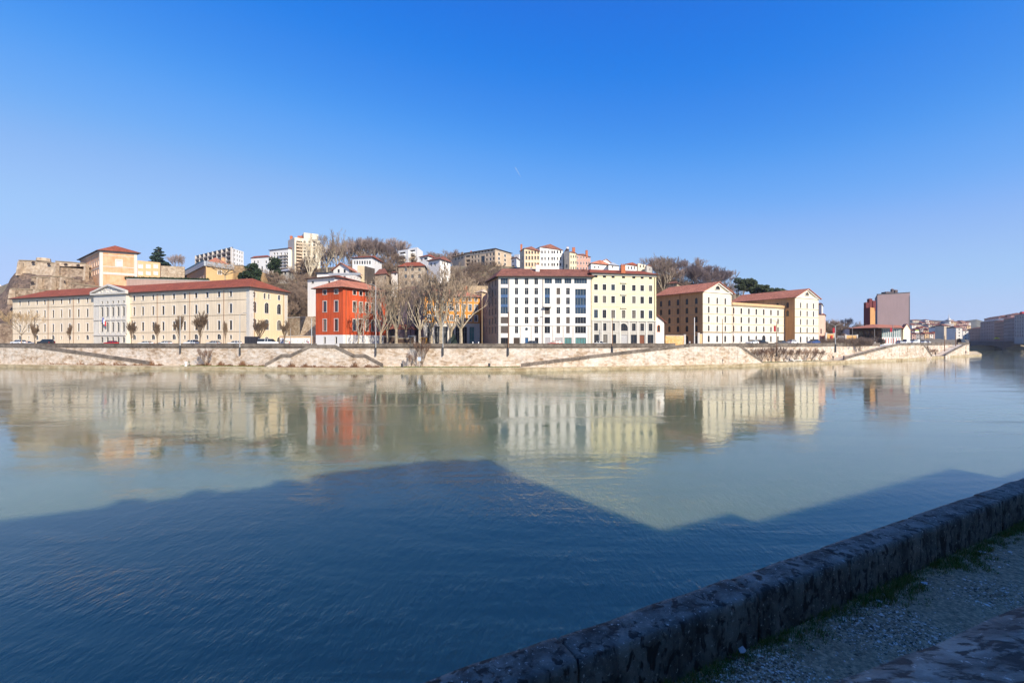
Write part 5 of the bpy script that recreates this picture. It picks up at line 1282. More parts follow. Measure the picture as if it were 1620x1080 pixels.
# ---- villas of the middle slope
simple_house('gabled_house', 'cream house with gabled front just above the cream block roof', ((527.5,190),(552,188),(570.5,204)), 26, ZP(425.5,189), ZP(416.8,190), whitep, rooforange,
    grid(0,(535.5,545),((426,431.5),(436.5,439)),1.1)+grid(1,(556,561.5,566),((428,433),(438.5,442)),1.0), 'house', roof='gable_front', over=.9)
b = MB(); rr = thing('flat_annex', 'long white flat roofed annex left of the gabled cream house', 'house', (*P(514,192), 30)); q = [P(501.5,192), P(527.5,191), P(528,200), P(502,200)]; b.prism(q, 24, ZP(432.8,192)); b.build('wall', whitep, rr)
b = MB(); b.prism([(q[0][0]-.4,q[0][1]-.5), (q[1][0],q[1][1]-.5), q[2], q[3]], ZP(432.8,192)+.003, ZP(431,192)); b.build('roof', darkmetal, rr)
simple_house('villa', 'white villa with veranda windows and red roof above the gabled house', ((557.5,216),(588.8,214),(604,228)), 38, ZP(407.8,215), ZP(403.8,220), white2, roofr,
    grid(0,(561,565,569,573,577,581,585),((412.5,418),),.85)+grid(1,(594,599,601.5),((413,418.5),),.9), 'villa', over=.7)
rw = thing('retaining_wall', 'tall pale retaining wall with dark side below the white villa', 'wall', (*P(572,208), 30)); b = MB(); b.prism([P(565.5,205), P(576.6,206), P(577,215), P(566,215)], 22, ZP(420.5,206)); b.build('wall', mat('pale_buff_wall', (.58,.48,.32), var=.1, scale=.3, streak=.15), rw)
b = MB(); b.prism([P(577.1,206.2), P(593,214), P(593,222), P(577.3,215)], 22, [ZP(420.5,206), ZP(425,214), ZP(425,222), ZP(420.5,215)]); b.build('dark_side', mat('dark_mottled_stone', (.10,.08,.065), var=.3, scale=.6, bump=.1), rw)  # side wall in a darker mottled tone
simple_house('stone_cottage', 'small stone cottage with dark roof low among the bare trees', ((593,203),(611,200),(615.5,208)), 26, ZP(434,201), ZP(425,205), housestone, roofbrown, [(0,609,1.0,442,437,'case')], 'cottage', over=.4)
simple_house('stone_house', 'square rubble stone house with three shuttered windows per floor amid trees', ((630.5,205),(672,203),(675.5,214)), 30, ZP(421.8,204), ZP(415,210), housestone, roofr,
    grid(0,(641.7,652.3,663.4),((424,428.8),(434.3,439.8),(445,450)),1.15,'case'), 'house', over=.5, i=(3.5,3.5), frame=greyw)
simple_house('stone_outbuilding', 'small cream outbuilding left of the square stone house', ((619,206),(629,205),(631,212)), 30, ZP(431.5,205), ZP(428.5,208), whitep, roofbrown, [(0,625,.9,435.5,431.9+.8,'plain')], 'house')
yard_wall('garden wall of pale stone right of the square stone house', 675.5, 206, 687, 208, 446, housestone, dressed, (0,0))
def modern(label, px0, px1, Y, top, n, bay):
    L, Cn, Rt = P(px0,Y), P(px1,Y-4), P(px1+9,Y+8); r = thing('modern_house', label, 'apartment building', (*Cn, 46)); b = MB(); ze = ZP(top, Y)
    f = Fac(r, L, Cn, 42, ze)
    for k in range(n): f.win(f.L*.42, f.L*.62, ze-1.0-2.9*k-1.9, ze-1.0-2.9*k, 'strip', None, framed, glass, dep=1.0)
    f.emit(b, dep=1); g = Fac(r, Cn, Rt, 42, ze); g.emit(b); bk = V2(L)+V2(Rt)-V2(Cn); q = [L,Cn,Rt,(bk.x,bk.y)]
    for i in (2,3): j=(i+1)%4; b.face([(*q[i],42),(*q[j],42),(*q[j],ze),(*q[i],ze)])
    b.face([(*p,ze) for p in q]); b.build('wall', white2, r)
    for k in range(n):
        p = MB(); p.bar(f.at(f.L*.1), f.at(f.L*.75), .02, 1.2, ze-3.0-2.9*k-.25, ze-3.0-2.9*k+.7); p.build('balcony', tanp if k%2 else white2, r)
modern('white modern terraced flats on the skyline, lower left block', 630, 645.5, 250, 396.8, 4, 0)
modern('white modern terraced flats on the skyline, taller right block', 646.5, 660, 254, 393.4, 5, 0)
simple_house('white_villa', 'white house with flat red roof right of the modern flats', ((664,236),(677,233),(690,240)), 44, ZP(406,234), ZP(402.8,238), whitep, roofr, [(0,667,1.1,413,409,'case'),(0,673.5,2.2,411,407.5,'strip')], 'house', over=.5)
simple_house('white_villa', 'white house with broad brown hipped roof above the planes', ((677.5,224),(696,219),(712.5,228)), 38, ZP(411.5,221), ZP(406.3,226), whitep, roofbrown, [(0,682,1,421,416,'case'),(0,688,1,421,416,'case'),(1,700,1,418.5,414,'case'),(1,708,1,420,415.5,'case')], 'house', over=.8)
# ---- institution
def institution():
    L, M, Cn, Rt = P(716,286), P(735,276), P(783.5,262), P(809,276); r = thing('hillside_institution', 'large tan apartment complex with regular windows on the central skyline', 'apartment building', (*Cn, 46)); b = MB()
    ze = ZP(393.5,262); f = Fac(r, M, Cn, 38, ze); z = lambda py: f.z(780, py)
    pxs = (746.8,751.5,756.8,770,775.5,780.8)
    for px in pxs:
        for y in (399.8,407,414): f.win(f.u(px), 1.3, z(y+4.3), z(y), 'plain', None, framew)
    f.win(f.u(740.3), 3.2, z(401), z(398.3), 'strip', None, framed, glass)
    for y in (405,411,417): f.win(f.u(740.3), 3.2, z(y+4), z(y), 'strip', None, framed, glass, dep=.8)
    f.win(f.u(763.8), 2.8, z(420), z(402.5), 'strip', None, framed, glassb)
    for px in (749,753,758,763,768,773,778): f.win(f.u(px), 1.2, z(396.9+.0), z(394.9), 'plain', None, framed, glass)
    f.emit(b, dep=.6)
    g = Fac(r, Cn, Rt, 38, ze); z2 = lambda py: g.z(790, py)
    for px in (789.5, 799):
        for y in (400,407,413.5): g.win(g.u(px), 1.8, z2(y+4), z2(y), 'case', white2, framed, tw=.2)
    g.win(g.u(797.5), 3.2, z2(422), z2(418.5), 'strip', None, framed, glassb); g.emit(b)
    h = Fac(r, L, M, 38, ze-.6)
    for px in (721,726,731):
        for y in (400,406.5): h.win(h.u(px), 1.4, h.z(726,y+4), h.z(726,y), 'plain', None, framed, glass)
    h.emit(b); bk = V2(M)+V2(Rt)-V2(Cn); q = [M,Cn,Rt,(bk.x,bk.y)]
    for i in (2,3): j=(i+1)%4; b.face([(*q[i],38),(*q[j],38),(*q[j],ze),(*q[i],ze)])
    q2 = back_quad(L, M, 14)
    for i in (1,2,3): j=(i+1)%4; b.face([(*q2[i],38),(*q2[j],38),(*q2[j],ze-.6),(*q2[i],ze-.6)])
    t = MB(); f.course(t, z(398.2), z(397.6), .2); g.course(t, z2(398.2), z2(397.6), .2); t.build('stone_trim', dressed, r)
    b.build('wall', tanp, r); hip_roof(r, q, ze, ze+2.6, .7, 5, 8, roofbrown, .2); hip_roof(r, q2, ze-.6, ze+1.6, .6, 3, 1, roofbrown, .2)
    chimney(r, *P(745.3,288), ze+.6, 3.0, .9, brick, 1)
institution()
simple_house('white_chalet', 'small white house with balcony right of the tan complex', ((809,262),(817,258),(822.5,266)), 44, ZP(409,260), ZP(405.5,262), white2, roofbrown, [(0,811.5,1.6,415,412,'strip'),(0,812,2.2,423,419.5,'strip')], 'house')
simple_house('white_chalet', 'white flat topped block rising behind the small white house', ((813.5,285),(821,283),(824,288)), 46, ZP(402.5,284), ZP(401,284), white2, roofgrey, [], 'house', roof='flat')
simple_house('orange_tenement', 'orange and cream tenement with red chimney above the white block', ((822.5,246),(829.5,238),(854.5,246)), 40, ZP(394.5,240), ZP(391.2,246), mat('cream_orange_render', (.72,.59,.41), var=.08, streak=.1), roofbrown,
    [(0,826,1.2,411,405.5,'case'),(0,826,1.2,421.5,415.5,'case')]+grid(1,(832.8,837.4,842,846.8,851.3),((397,401.5),(405,410.5),(415.5,421)),1.2,'case'), 'tenement', over=.4, trim=ochre2)
bb = None
simple_house('white_tenement', 'tall bright white tenement with five rows of windows above the white block', ((839.5,262),(854,249),(890.5,258)), 40, ZP(391.8,250), ZP(386.5,256), white2, roofbrown,
    grid(1,(857.5,862.3,868,873.5,877,882,886.8),((396.5,401),(406.5,411.5),(416,421)),1.15,'case'), 'tenement', over=.3, frame=frameg)
simple_house('grey_tenement', 'narrow grey shaded tenement side between white and cream tenements', ((889,270),(893,256),(900.5,250)), 40, ZP(396.5,253), ZP(393.5,256), greyw, roofbrown, [(1,896.5,2,424,418,'strip')], 'tenement', over=.2)
simple_house('cream_tenement', 'narrow cream tenement left of the pink one', ((899.5,256),(901,250),(912.3,254)), 40, ZP(399.8,251), ZP(397.3,254), mat('cream_render', (.72,.62,.42), var=.08, streak=.1), roofbrown, grid(1,(903.5,907.3,911),((404,408),(413,417.5),(422,426)),.95,'case'), 'tenement', over=.3)
r, fs, q = simple_house('pink_tenement', 'salmon pink tenement with dark chimney on the skyline', ((911,262),(912.6,254),(934,262)), 40, ZP(403.2,255), ZP(400.6,258), pinkp, roofbrown, grid(1,(914,919,923.5,928,931.8),((405.5,409),(414,418.5),(423,427)),1.1,'case'), 'tenement', over=.4, trim=white2)
chimney(r, *P(928,260), ZP(403,258), 2.6, 1.2, brick, 1); chimney(r, *P(907.5,258), ZP(398,256), 2.4, 1.5, brick, 2); chimney(r, *P(898,258), ZP(396,256), 2.0, 1.2, white2, 2)
r = thing('chimney_stack', 'lone red brick chimney stack at the left end of the orange tenement', 'chimney', (*P(824.8,243), 54)); chimney(r, *P(824.8,243), ZP(394,243), 2.2, 1.0, brick, 1)
# low roofs right
simple_house('white_low_house', 'long low white house with orange roof behind the yellow block, left one', ((930.5,224),(935,216),(966,222)), 38, ZP(418,218), ZP(413.3,224), white2, rooforange, [(1,947,1,424,421.5,'plain'),(1,941,1,424,421.5,'plain')], 'house', over=.5)
simple_house('white_low_house', 'white house with a red gable peeking above the yellow block', ((944,236),(950,232),(968,238)), 38, ZP(414.5,233), ZP(410.8,236), whitep, rooforange, [], 'house', roof='gable_side', over=.4)
simple_house('grey_roof_house', 'white house with grey roof and dark dormers behind the yellow block', ((960,224),(963,218),(979,222)), 38, ZP(419.5,219), ZP(415.5,222), white2, roofgrey, [(1,969,1.1,424,420.8,'plain')], 'house')
simple_house('white_low_house', 'white house with four windows right of the orange chimney block', ((986,224),(989.5,216),(1013,222)), 38, ZP(419,217), ZP(415.8,222), white2, roofr, grid(1,(994,999,1004,1009),((421.5,426),),1.0), 'house', over=.4)
simple_house('flat_top_house', 'pale house with flat roof line farthest right above the yellow block', ((1005,226),(1009,220),(1024,226)), 38, ZP(417,221), ZP(415.5,222), mat('ivory_render', (0,0,0)), roofgrey, grid(1,(1013,1018),((419,423),),1.1), 'house', roof='flat')
simple_house('grey_low_house', 'grey narrow house beside the yellow block roof end', ((1020,222),(1023,214),(1032,220)), 38, ZP(420,215), ZP(418,218), greyw, roofbrown, [(1,1028,.9,428,424,'plain')], 'house', over=.2)
simple_house('shed_house', 'small stone house with brown roof in woods right of the yellow block', ((1055,224),(1071,220),(1077,228)), 34, ZP(448.5,221), ZP(444.5,224), housestone, roofbrown, grid(0,(1063,1068),((449.2,452.5),),.8), 'house', over=.5)
# boulder-like retaining wall below the institution
yard_wall('buff retaining wall on the slope below the tan complex', 722, 205, 772, 208, 452, mat('buff_rubble', (.46,.34,.21), var=.2, scale=.5, bump=.08), coursestone, (0,0), name='retaining_wall')
simple_house('pale_house', 'low house with pale tiled roof between the orange building and white block', ((752,182),(762,178),(775,186)), GZ, ZP(462,178), ZP(457,182), mat('pale_ochre_render', (.62,.46,.28), var=.1), mat('pale_tiles', (.62,.46,.32), var=.15, scale=1), [(0,757,1,475,470,'plain')], 'house')
r = thing('retaining_wall', 'dark stone retaining wall between the long building and the red building', 'wall', (*P(470,176), GZ)); b = MB(); b.bar(P(455,178), P(490,172), -1, 0, GZ-.1, ZP(502.5,175)); b.build('wall', housestone, r); b = MB(); b.bar(P(455,178), P(490,172), -1.1, .1, ZP(502.5,175)+.003, ZP(501.6,175)+.1); b.build('coping', dressed, r)

# ---- far city beyond the point
far_g = MB(); far_g.prism([P(1533,486), (1500,486), (1500,1250), P(1440,1250), P(1440,486)], -2, 5.5); structure(far_g.build('far_ground', pave))
far_m = [mat('far_%s' % n, c, var=.12, scale=.15) for n, c in (('cream', (.60,.50,.38)), ('ochre', (.55,.38,.22)), ('white', (.70,.66,.60)), ('grey', (.40,.36,.34)), ('rose', (.50,.33,.27)))]
def far_house(px0, px1, Y, pyt, m, rm, label, z0=5.5, floors=None, group=None, gable=False, winm=None, shade=0, ww=1.3):
    A, B = P(px0, Y), P(px1, Y+shade); zt = ZP(pyt, Y); r = thing('city_house', label, 'building', (*A, z0), group); b = MB(); f = Fac(r, A, B, z0, zt)
    n = floors or max(1, int((zt-z0)/3.4)); c = max(1, min(9, int(f.L/4)))
    if (zt-z0) > 5:
        for k in range(min(n, 6)):
            for i in range(c): 
                zz = zt-1.0-k*(zt-z0)/n
                if zz-1.9 > z0: f.win(f.L*(i+.5)/c, ww, zz-ww*1.4, zz, 'plain', None, winm or framed, glass)
    f.emit(b); q = back_quad(A, B, 12)
    for i in (1,2,3): j=(i+1)%4; b.face([(*q[i],z0),(*q[j],z0),(*q[j],zt),(*q[i],zt)])
    b.build('wall', m, r); hip_roof(r, q, zt, zt+2.4, .5, 2, 2, rm, .25); return r
hillb = MB(); hp = [(1436,506),(1450,505),(1470,506),(1495,507),(1520,508),(1545,505),(1570,512),(1640,515),(1760,520)]
for (x0, y0), (x1, y1) in zip(hp[:-1], hp[1:]):
    hillb.face([(*P(x0,760),5), (*P(x1,760),5), (*P(x1,1050),ZP(y1,1050)), (*P(x0,1050),ZP(y0,1050))]); hillb.face([(*P(x0,1050),ZP(y0,1050)), (*P(x1,1050),ZP(y1,1050)), (*P(x1,1240),ZP(y1,1050)), (*P(x0,1240),ZP(y0,1050))])
structure(hillb.build('far_hill', mat('far_wooded_hill', (.13,.12,.085), var=.4, scale=.04)))
fn_ = 0
for row, (Y, y0, hgt) in enumerate(((600,528,11),(680,521.5,11),(780,516,10),(900,511.5,10),(1000,508.5,9))):
    px = 1441+rnd.uniform(0,3)
    while px < 1534:
        w = rnd.uniform(5,10.5); py = y0+rnd.uniform(-2.5,2.5); fn_ += 1
        zb = 5.5 if row < 3 else ZP(py+9, Y)
        far_house(px, min(px+w, 1536), Y, py, rnd.choice(far_m), rnd.choice([roofbrown, roofr, roofbrown]), 'small distant house in the hazy city slope left of the bridge', max(5.5, ZP(py, Y)-14), None, 'distant houses on the slope beyond the point')
        px += w+rnd.uniform(.2, 1.5)
for (a, c, Y, py, m, t) in ((1493.5,1503.5,560,515.5,far_m[0],'tall sunlit cream house under the domed church in the distance'),(1512.5,1522.5,540,518.5,far_m[2],'white distant house with large windows right of the cream one'),(1523.5,1532,560,523,far_m[2],'small white distant house next to the dark far quay'),(1482,1492,620,518,far_m[2],'pale broad distant house left of the tall cream house')):
    far_house(a, c, Y, py, m, roofbrown, t)
dm = thing('domed_church', 'distant domed church with a slim spire on the far skyline', 'church', (*P(1502,760), 30))
b = MB(); x, y = P(1500,760); z0 = ZP(512,760)
b.prism([P(1494,760), P(1509,760), P(1509,775), P(1494,775)], 10, z0); b.build('wall', far_m[3], dm)
b = MB()
for k in range(6):
    a0, a1 = k*pi/12, (k+1)*pi/12; b.tube((x,y+6,z0+5.5*sin(a0)), (x,y+6,z0+5.5*sin(a1)), 6*cos(a0), 6*cos(a1), 14)
b.build('dome', mat('slate_dome', (.09,.10,.14)), dm)
b = MB(); x2, _ = P(1504,760); b.tube((x2,y+3,z0), (x2,y+3,z0+9), 2.2, 2.0, 8, cap=True); b.tube((x2,y+3,z0+9), (x2,y+3,z0+17), .8, .1, 6); b.tube((x2,y+3,z0+5.5),(x2,y+3,z0+6.3), 4.5, 4.5, 10, cap=True); b.build('spire', far_m[2], dm)
# big shaded buildings on the right, beyond the bridge
shm = [mat('quay_grey_mauve', (.30,.21,.18), var=.1, scale=.1), mat('quay_brown', (.32,.18,.13), var=.1, scale=.1), mat('quay_rose', (.52,.30,.24), var=.1, scale=.1), mat('quay_slate', (.2,.16,.16), var=.1, scale=.1)]
zinc = mat('zinc_roof',(.16,.17,.20)); pgrey = mat('quay_pale_grey',(.40,.33,.29),var=.08,scale=.1)
SB = [(1533,1553,640,590,519,shm[1],roofbrown,'dark low house at the left end of the shaded far quay'),(1551,1575,588,535,507,shm[0],zinc,'grey mansard block on the shaded far quay'),
      (1573,1590,534,502,508,shm[1],roofbrown,'brown house with red roof right of the mansard block'),(1588,1607,503,470,503,shm[0],roofbrown,'grey house left of the tall windowed block at the right edge'),
      (1605,1640,470,420,495,pgrey,zinc,'tall grey block with rows of windows at the right edge'),(1638,1690,424,370,488,shm[2],roofbrown,'rose tenement beyond the right edge block')]
for (a, c, Y, Y1, py, m, rm, t) in SB: far_house(a, c, Y, ZP(py, Y1) and 540-(ZP(py, Y1)-CZ)*FP/Y, m, rm, t, winm=framed, shade=Y1-Y, ww=1.9)
for (a, c, Y, py, m, t) in ((1557,1580,690,504.5,shm[2],'brown roofed house rising behind the grey mansard block'),(1577,1599,670,501.5,shm[2],'rose house high behind the shaded far quay')): far_house(a, c, Y, py, m, roofbrown, t, winm=frameg, shade=-60)
r = thing('roof_lantern', 'small red rooftop lantern on the grey block at the right edge', 'roof lantern', (*P(1617,462), 40)); b = MB(); x, y = P(1617,460); b.tube((x,y,ZP(500,460)), (x,y,ZP(496,460)), 1.5,1.5,8,cap=True); b.tube((x,y,ZP(496,460)), (x,y,ZP(493,460)), 2.4, 1.2, 8, cap=True); b.build('lantern', mat('lantern_red',(.45,.04,.04)), r)
# ---- bridge
br = thing('road_bridge', 'dark low arched bridge crossing the river at the right edge', 'bridge', (*P(1560,480), 0))
A, B = P(1522,486), P(1800,452); f = Fac(br, A, B, 0, 8); dk = mat('bridge_dark_shaded_stone', (.13,.10,.10), var=.2, scale=.3)
b = MB(); b.bar(A, B, -10, 0, 7.4, 8.3); b.build('deck', dk, br); b = MB(); b.bar(A, B, -.3, .2, 8.303, 8.7); b.build('ledge', mat('ledge_stone', (.25,.22,.22)), br)
spans = 4; n = 14
for s in range(spans):
    b = MB(); u0 = f.L*s/spans+1.5; u1 = f.L*(s+1)/spans-1.5
    for k in range(n):
        a0, a1 = k/n, (k+1)/n; h0, h1 = .7+3.6*sin(pi*a0)**.7, .7+3.6*sin(pi*a1)**.7  # arches kept low and dark to stand for the shadow under the bridge
        p0, p1 = f.at(lerp(u0,u1,a0)), f.at(lerp(u0,u1,a1)); q0, q1 = f.at(lerp(u0,u1,a0), -10), f.at(lerp(u0,u1,a1), -10)
        b.face([(*p0,h0), (*p1,h1), (*p1,7.39), (*p0,7.39)]); b.face([(*q0,h0), (*q1,h1), (*p1,h1), (*p0,h0)])
    b.build('arch', dk, br)
for s in range(spans+1):
    b = MB(); u = f.L*s/spans; b.bar(f.at(max(0,u-1.5)), f.at(min(f.L,u+1.5)), -10.2, .8, -3, 7.39); b.build('pier', dk, br)
for k in range(60):
    b = MB(); p = f.at(f.L*k/60, .05); b.tube((*p, 8.7), (*p, 9.7), .06, .06, 4); b.build('railing_post', mat('railing_red', (.26,.09,.10)), br)
b = MB()
for z in (9.0, 9.35, 9.7): b.bar(A, B, .0, .08, z-.06, z+.06)
b.build('railing', mat('railing_red', (0,0,0)), br)
# ================================================================ vegetation
barkp = mat('pale_plane_bark', (.42,.35,.25), var=.25, scale=1.2, col2=(.24,.19,.13), mix2=.45)
barkd = mat('brown_bark', (.20,.145,.10), var=.25, scale=1.5)
twigm = mat('brown_twigs', (.23,.165,.12), var=.2, scale=.5)
twigl = mat('straw_coloured_twigs', (.40,.28,.16), var=.2, scale=.5)
twigv = mat('mauve_brown_twigs', (.27,.205,.18), var=.2, scale=.3)
def bare_tree(seed, H, trunk_h, n_limbs, spread, depth=5, r0=.3, tw_r=.03, up=.55, kids=3, jit=.35, low=.12):
    """returns (trunk+limb mesh builder, twig mesh builder) for a leafless tree with its base at the origin"""
    R_ = random.Random(seed); T = MB(); W = MB()
    def seg(mb, a, d, ln, r0, r1, n, parts=3, wob=.12):
        p = Vector(a); dd = Vector(d)
        for i in range(parts):
            dd = (dd+Vector((R_.uniform(-wob,wob), R_.uniform(-wob,wob), R_.uniform(-wob*.5,wob*.7)))).normalized(); q = p+dd*ln/parts
            mb.tube(p, q, lerp(r0,r1,i/parts), lerp(r0,r1,(i+1)/parts), n); p = q
        return p, dd
    def grow(p, d, ln, r, lv):
        thick = lv <= 2
        e, dd = seg(T if thick else W, p, d, ln, r, max(tw_r*.8, r*.62), 5 if lv == 0 else (4 if thick else 3), 3 if thick else 2, .10+.04*lv)
        if lv >= depth: return
        k = kids if lv else kids
        for i in range(k+(R_.random() < .4)):
            az = R_.uniform(0, 2*pi); side = Vector((cos(az), sin(az), 0))
            nd = (dd*(1-jit*.3)+side*R_.uniform(.25,.75)*spread+Vector((0,0,up*R_.uniform(.3,1)))).normalized()
            st = Vector(p).lerp(e, R_.uniform(.55,1.0)) if i else e
            grow(st, nd, ln*R_.uniform(.55,.8), max(tw_r, r*R_.uniform(.42,.6)), lv+1)
    top, d = seg(T, (0,0,-.4), (0,0,1), trunk_h+.4, r0, r0*.72, 7, 4, .05)
    for i in range(n_limbs):
        az = 2*pi*i/n_limbs+R_.uniform(-.4,.4); el = R_.uniform(.35,.9)
        nd = Vector((cos(az)*spread, sin(az)*spread, el+up)).normalized()
        grow(top-Vector((0,0,R_.uniform(0,trunk_h*low))), nd, (H-trunk_h)*R_.uniform(.36,.46), r0*.5, 1)
    zs = [v[2] for v in T.v+W.v]; k = H/max(zs)
    for m in (T, W): m.v = [(x*k, y*k, z*k) for x, y, z in m.v]
    return T, W
def tree_set(seeds, mats, **kw):
    out = []
    for s in seeds: T, W = bare_tree(s, **kw); out.append((T.data('trunk', mats[0]), W.data('crown', mats[1]))); print('tree', len(T.f), len(W.f))
    return out
plane_v = tree_set((3,8,15,21), (barkp, mat('plane_twigs', (.29,.22,.155), var=.2)), H=20, trunk_h=5.5, n_limbs=7, spread=.62, depth=6, r0=.46, tw_r=.045, up=.8, kids=2, jit=.5)
plane_big = tree_set((31,), (mat('ivory_bark', (.60,.52,.38), var=.2, scale=1), mat('ivory_twigs', (.55,.46,.33), var=.2)), H=20, trunk_h=3, n_limbs=9, spread=.55, depth=6, r0=.5, tw_r=.05, up=.9, kids=2)
hill_v = tree_set((41,47,53,59), (barkd, twigm), H=14, trunk_h=3, n_limbs=5, spread=.8, depth=6, r0=.22, tw_r=.03, up=.5, kids=3)
hill_p = tree_set((61,67), (mat('greyish_bark', (.36,.30,.24), var=.2), twigv), H=16, trunk_h=4, n_limbs=6, spread=.7, depth=6, r0=.26, tw_r=.03, up=.6, kids=3)
poll_v = tree_set((71,77,83), (barkd, mat('dense_brown_twigs', (.17,.115,.075), var=.2)), H=8.5, trunk_h=3.6, n_limbs=12, spread=.5, depth=4, r0=.17, tw_r=.032, up=.8, kids=4, low=.55)
shrub_v = tree_set((91,97), (barkd, mat('reddish_twigs', (.24,.15,.10), var=.2)), H=4.5, trunk_h=.3, n_limbs=8, spread=.75, depth=4, r0=.09, tw_r=.02, up=.5, kids=3)
def tree(name, pair, label, px, Y, z, s=1.0, sx=None, group=None, rz=None, cat='tree', lean=(0,0)):
    x, y = P(px, Y); t = thing(name, label, cat, (x, y, z), group)
    t.rotation_euler = (lean[0], lean[1], rnd.uniform(0, 6.28) if rz is None else rz); t.scale = (sx or s, sx or s, s)
    sub('trunk', pair[0], t); sub('crown', pair[1], t); return t
# eight clipped street trees in front of the long building
for i, (px, Y, h, w, lab) in enumerate(((110,146,7.2,.7,'small upright bare street tree with dark lower twigs, second from the left'),(208,142,8.3,.95,'bushy bare street tree just right of the pediment pavilion'),
    (249,140,7.6,.75,'narrow upright bare street tree between the bushy ones before the long building'),(283,138,9.8,1.0,'tall bare street tree beside the left pale lamp mast'),(316,137,10.8,1.15,'tallest dense bare street tree in the middle of the row'),
    (357,136,7.8,.55,'slim pointed bare street tree left of the hooked lamp'),(411,141,8.6,1.35,'broad bare tree in front of the yellow end wall beside the white minibus'),(449,142,8.4,1.2,'spreading bare tree at the right corner of the long building'))):
    tree('street_tree', poll_v[i % 3], lab, px, Y, GZ, h/8.5, w*h/8.5*.8)
tree('street_tree', tree_set((88,), (mat('pale_grey_bark', (.34,.27,.19)), twigl), H=12.5, trunk_h=4, n_limbs=7, spread=.8, depth=5, r0=.15, tw_r=.026, up=.35, kids=3)[0], 'large straw coloured bare tree at the left end of the long building', 34, 148, GZ, 1.0)
tree('street_tree', poll_v[1], 'young bare tree half hidden by lamp post left of the long building centre', 56, 146, GZ, .9, .7)
# plane trees on the square
for i, (px, Y, h, sx, lab) in enumerate(((566,136,15,.75,'slanting leafless tree directly in front of the red facade'),(602,138,19,.95,'pale pollarded plane tree against the right side of the red building'),(613,147,21,.9,'plane tree just right of the red building'),
    (627,141,22,.95,'tall plane tree standing alone in the gap right of the red building'),(641,156,22,.95,'plane tree in the shade before the grey wall'),(664,136,21.5,1.0,'broad plane tree at the left end of the orange building'),(682,146,23,.95,'plane tree before the left windows of the orange building'),
    (697,135,25,1.1,'tallest thick plane tree beside the lamp mast before the orange building'),(712,150,24,.95,'slender plane tree behind the tallest plane'),(729,137,24,1.1,'forked plane tree at the right end of the orange building'))):
    tree('plane_tree', plane_v[i % 4], lab, px, Y, GZ, h/20, sx*h/20*1.25, lean=(0, .22 if i == 0 else rnd.uniform(-.03,.03)))
# trees above the slope
tree('plane_tree', plane_big[0], 'huge pale plane tree in front of the tower block', 490, 236, ground(*P(490,236)), 1.22, 1.25)
for px, Y, s, lab in ((517,240,1.35,'large bare tree immediately right of the tower block'),(534,243,1.2,'tall bare tree second right of the tower block')):
    tree('plane_tree', plane_v[1], lab, px, Y, ground(*P(px,Y)), s, s*1.1)
for px, Y, s in ((281,262,.85),): tree('bare_tree', hill_p[0], 'lone bare tree on the skyline right of the cedar', px, Y, ground(*P(px,Y))-1, .9, 1.0)
tree('bare_tree', tree_set((99,), (barkp, twigl), H=9, trunk_h=1.5, n_limbs=9, spread=1.5, depth=4, r0=.2, tw_r=.04, up=.15, kids=3)[0], 'wide straw coloured bare tree in front of the buff fort building', 356, 208, ZP(441,208), .95, 1.0)
GH = 'bare winter trees covering the slope and skyline'
spots = []
for px in range(512, 640, 5): spots.append((px, rnd.uniform(258,290), rnd.uniform(.75,1.1), 1))
for px in range(668, 760, 5): spots.append((px, rnd.uniform(300,318), rnd.uniform(.7,1.0), 1))
for px in range(672, 716, 5): spots.append((px, rnd.uniform(205,214), rnd.uniform(.6,.85), 0))
for px in range(792, 812, 5): spots.append((px, rnd.uniform(296,305), .75, 1))
for px, s in ((798,.6),(806,.7),(880,.5),(905,.6),(720,.8),(730,.7),(985,.6),(995,.65)): spots.append((px, 290, s*1.0, 1))
for px in range(1040, 1170, 10): spots.append((px, rnd.uniform(235,262), rnd.uniform(.75,1.15)*(1.15 if px in (1050,1110) else 1), rnd.choice((0,1))))
spots.append((1049, 225, 1.35, 2)); spots.append((1041, 240, 1.1, 1)); spots.append((1062, 245, 1.0, 1)); spots.append((1118, 238, 1.25, 1)); spots.append((1104, 245, 1.2, 1)); spots.append((1135, 250, 1.1, 1))
for px in range(1140, 1210, 9): spots.append((px, rnd.uniform(232,250), rnd.uniform(.55,.8), 0))
for px in range(1303, 1368, 6): spots.append((px, rnd.uniform(238,275), rnd.uniform(.72,1.0), rnd.choice((0,1))))
for px in range(1330, 1395, 9): spots.append((px, rnd.uniform(244,262), rnd.uniform(.4,.6), 0))
for _ in range(230):      # slope between the quay houses and the skyline
    px = rnd.choice([rnd.uniform(420,500), rnd.uniform(560,640), rnd.uniform(600,790), rnd.uniform(690,790), rnd.uniform(1040,1120)]); Y = rnd.uniform(186, 258)
    spots.append((px, Y, rnd.uniform(.45,.8), 0))
for _ in range(46): spots.append((rnd.uniform(722,800), rnd.uniform(196,244), rnd.uniform(.5,.8), 0))
for px in (455,462,470,478,486,428,436,445): spots.append((px, rnd.uniform(188,205), rnd.uniform(.6,.8), 0))
for px, Y in ((240,236),(262,236),(276,238)): spots.append((px, Y, .35, 0))
keepout = [(712,742,258,300),(626,680,196,222),(588,619,196,214),(555,607,206,234),(524,573,186,206),(675,716,216,236),(500,530,188,204),(440,470,236,250),(1052,1080,216,232)]
for px, Y, s, k in spots:
    if 700 < px < 835 and 225 < Y < 258: s *= .45
    if any(a < px < c and y0-6 < Y < y1 for a, c, y0, y1 in keepout): continue
    X, _ = P(px, Y); v = {0: hill_v, 1: hill_p, 2: plane_v}[k]
    tree('bare_tree', rnd.choice(v), 'leafless brown tree in the winter woods on the hillside', px, Y, ground(X, Y)-.3, s, s*rnd.uniform(.9,1.2), GH)
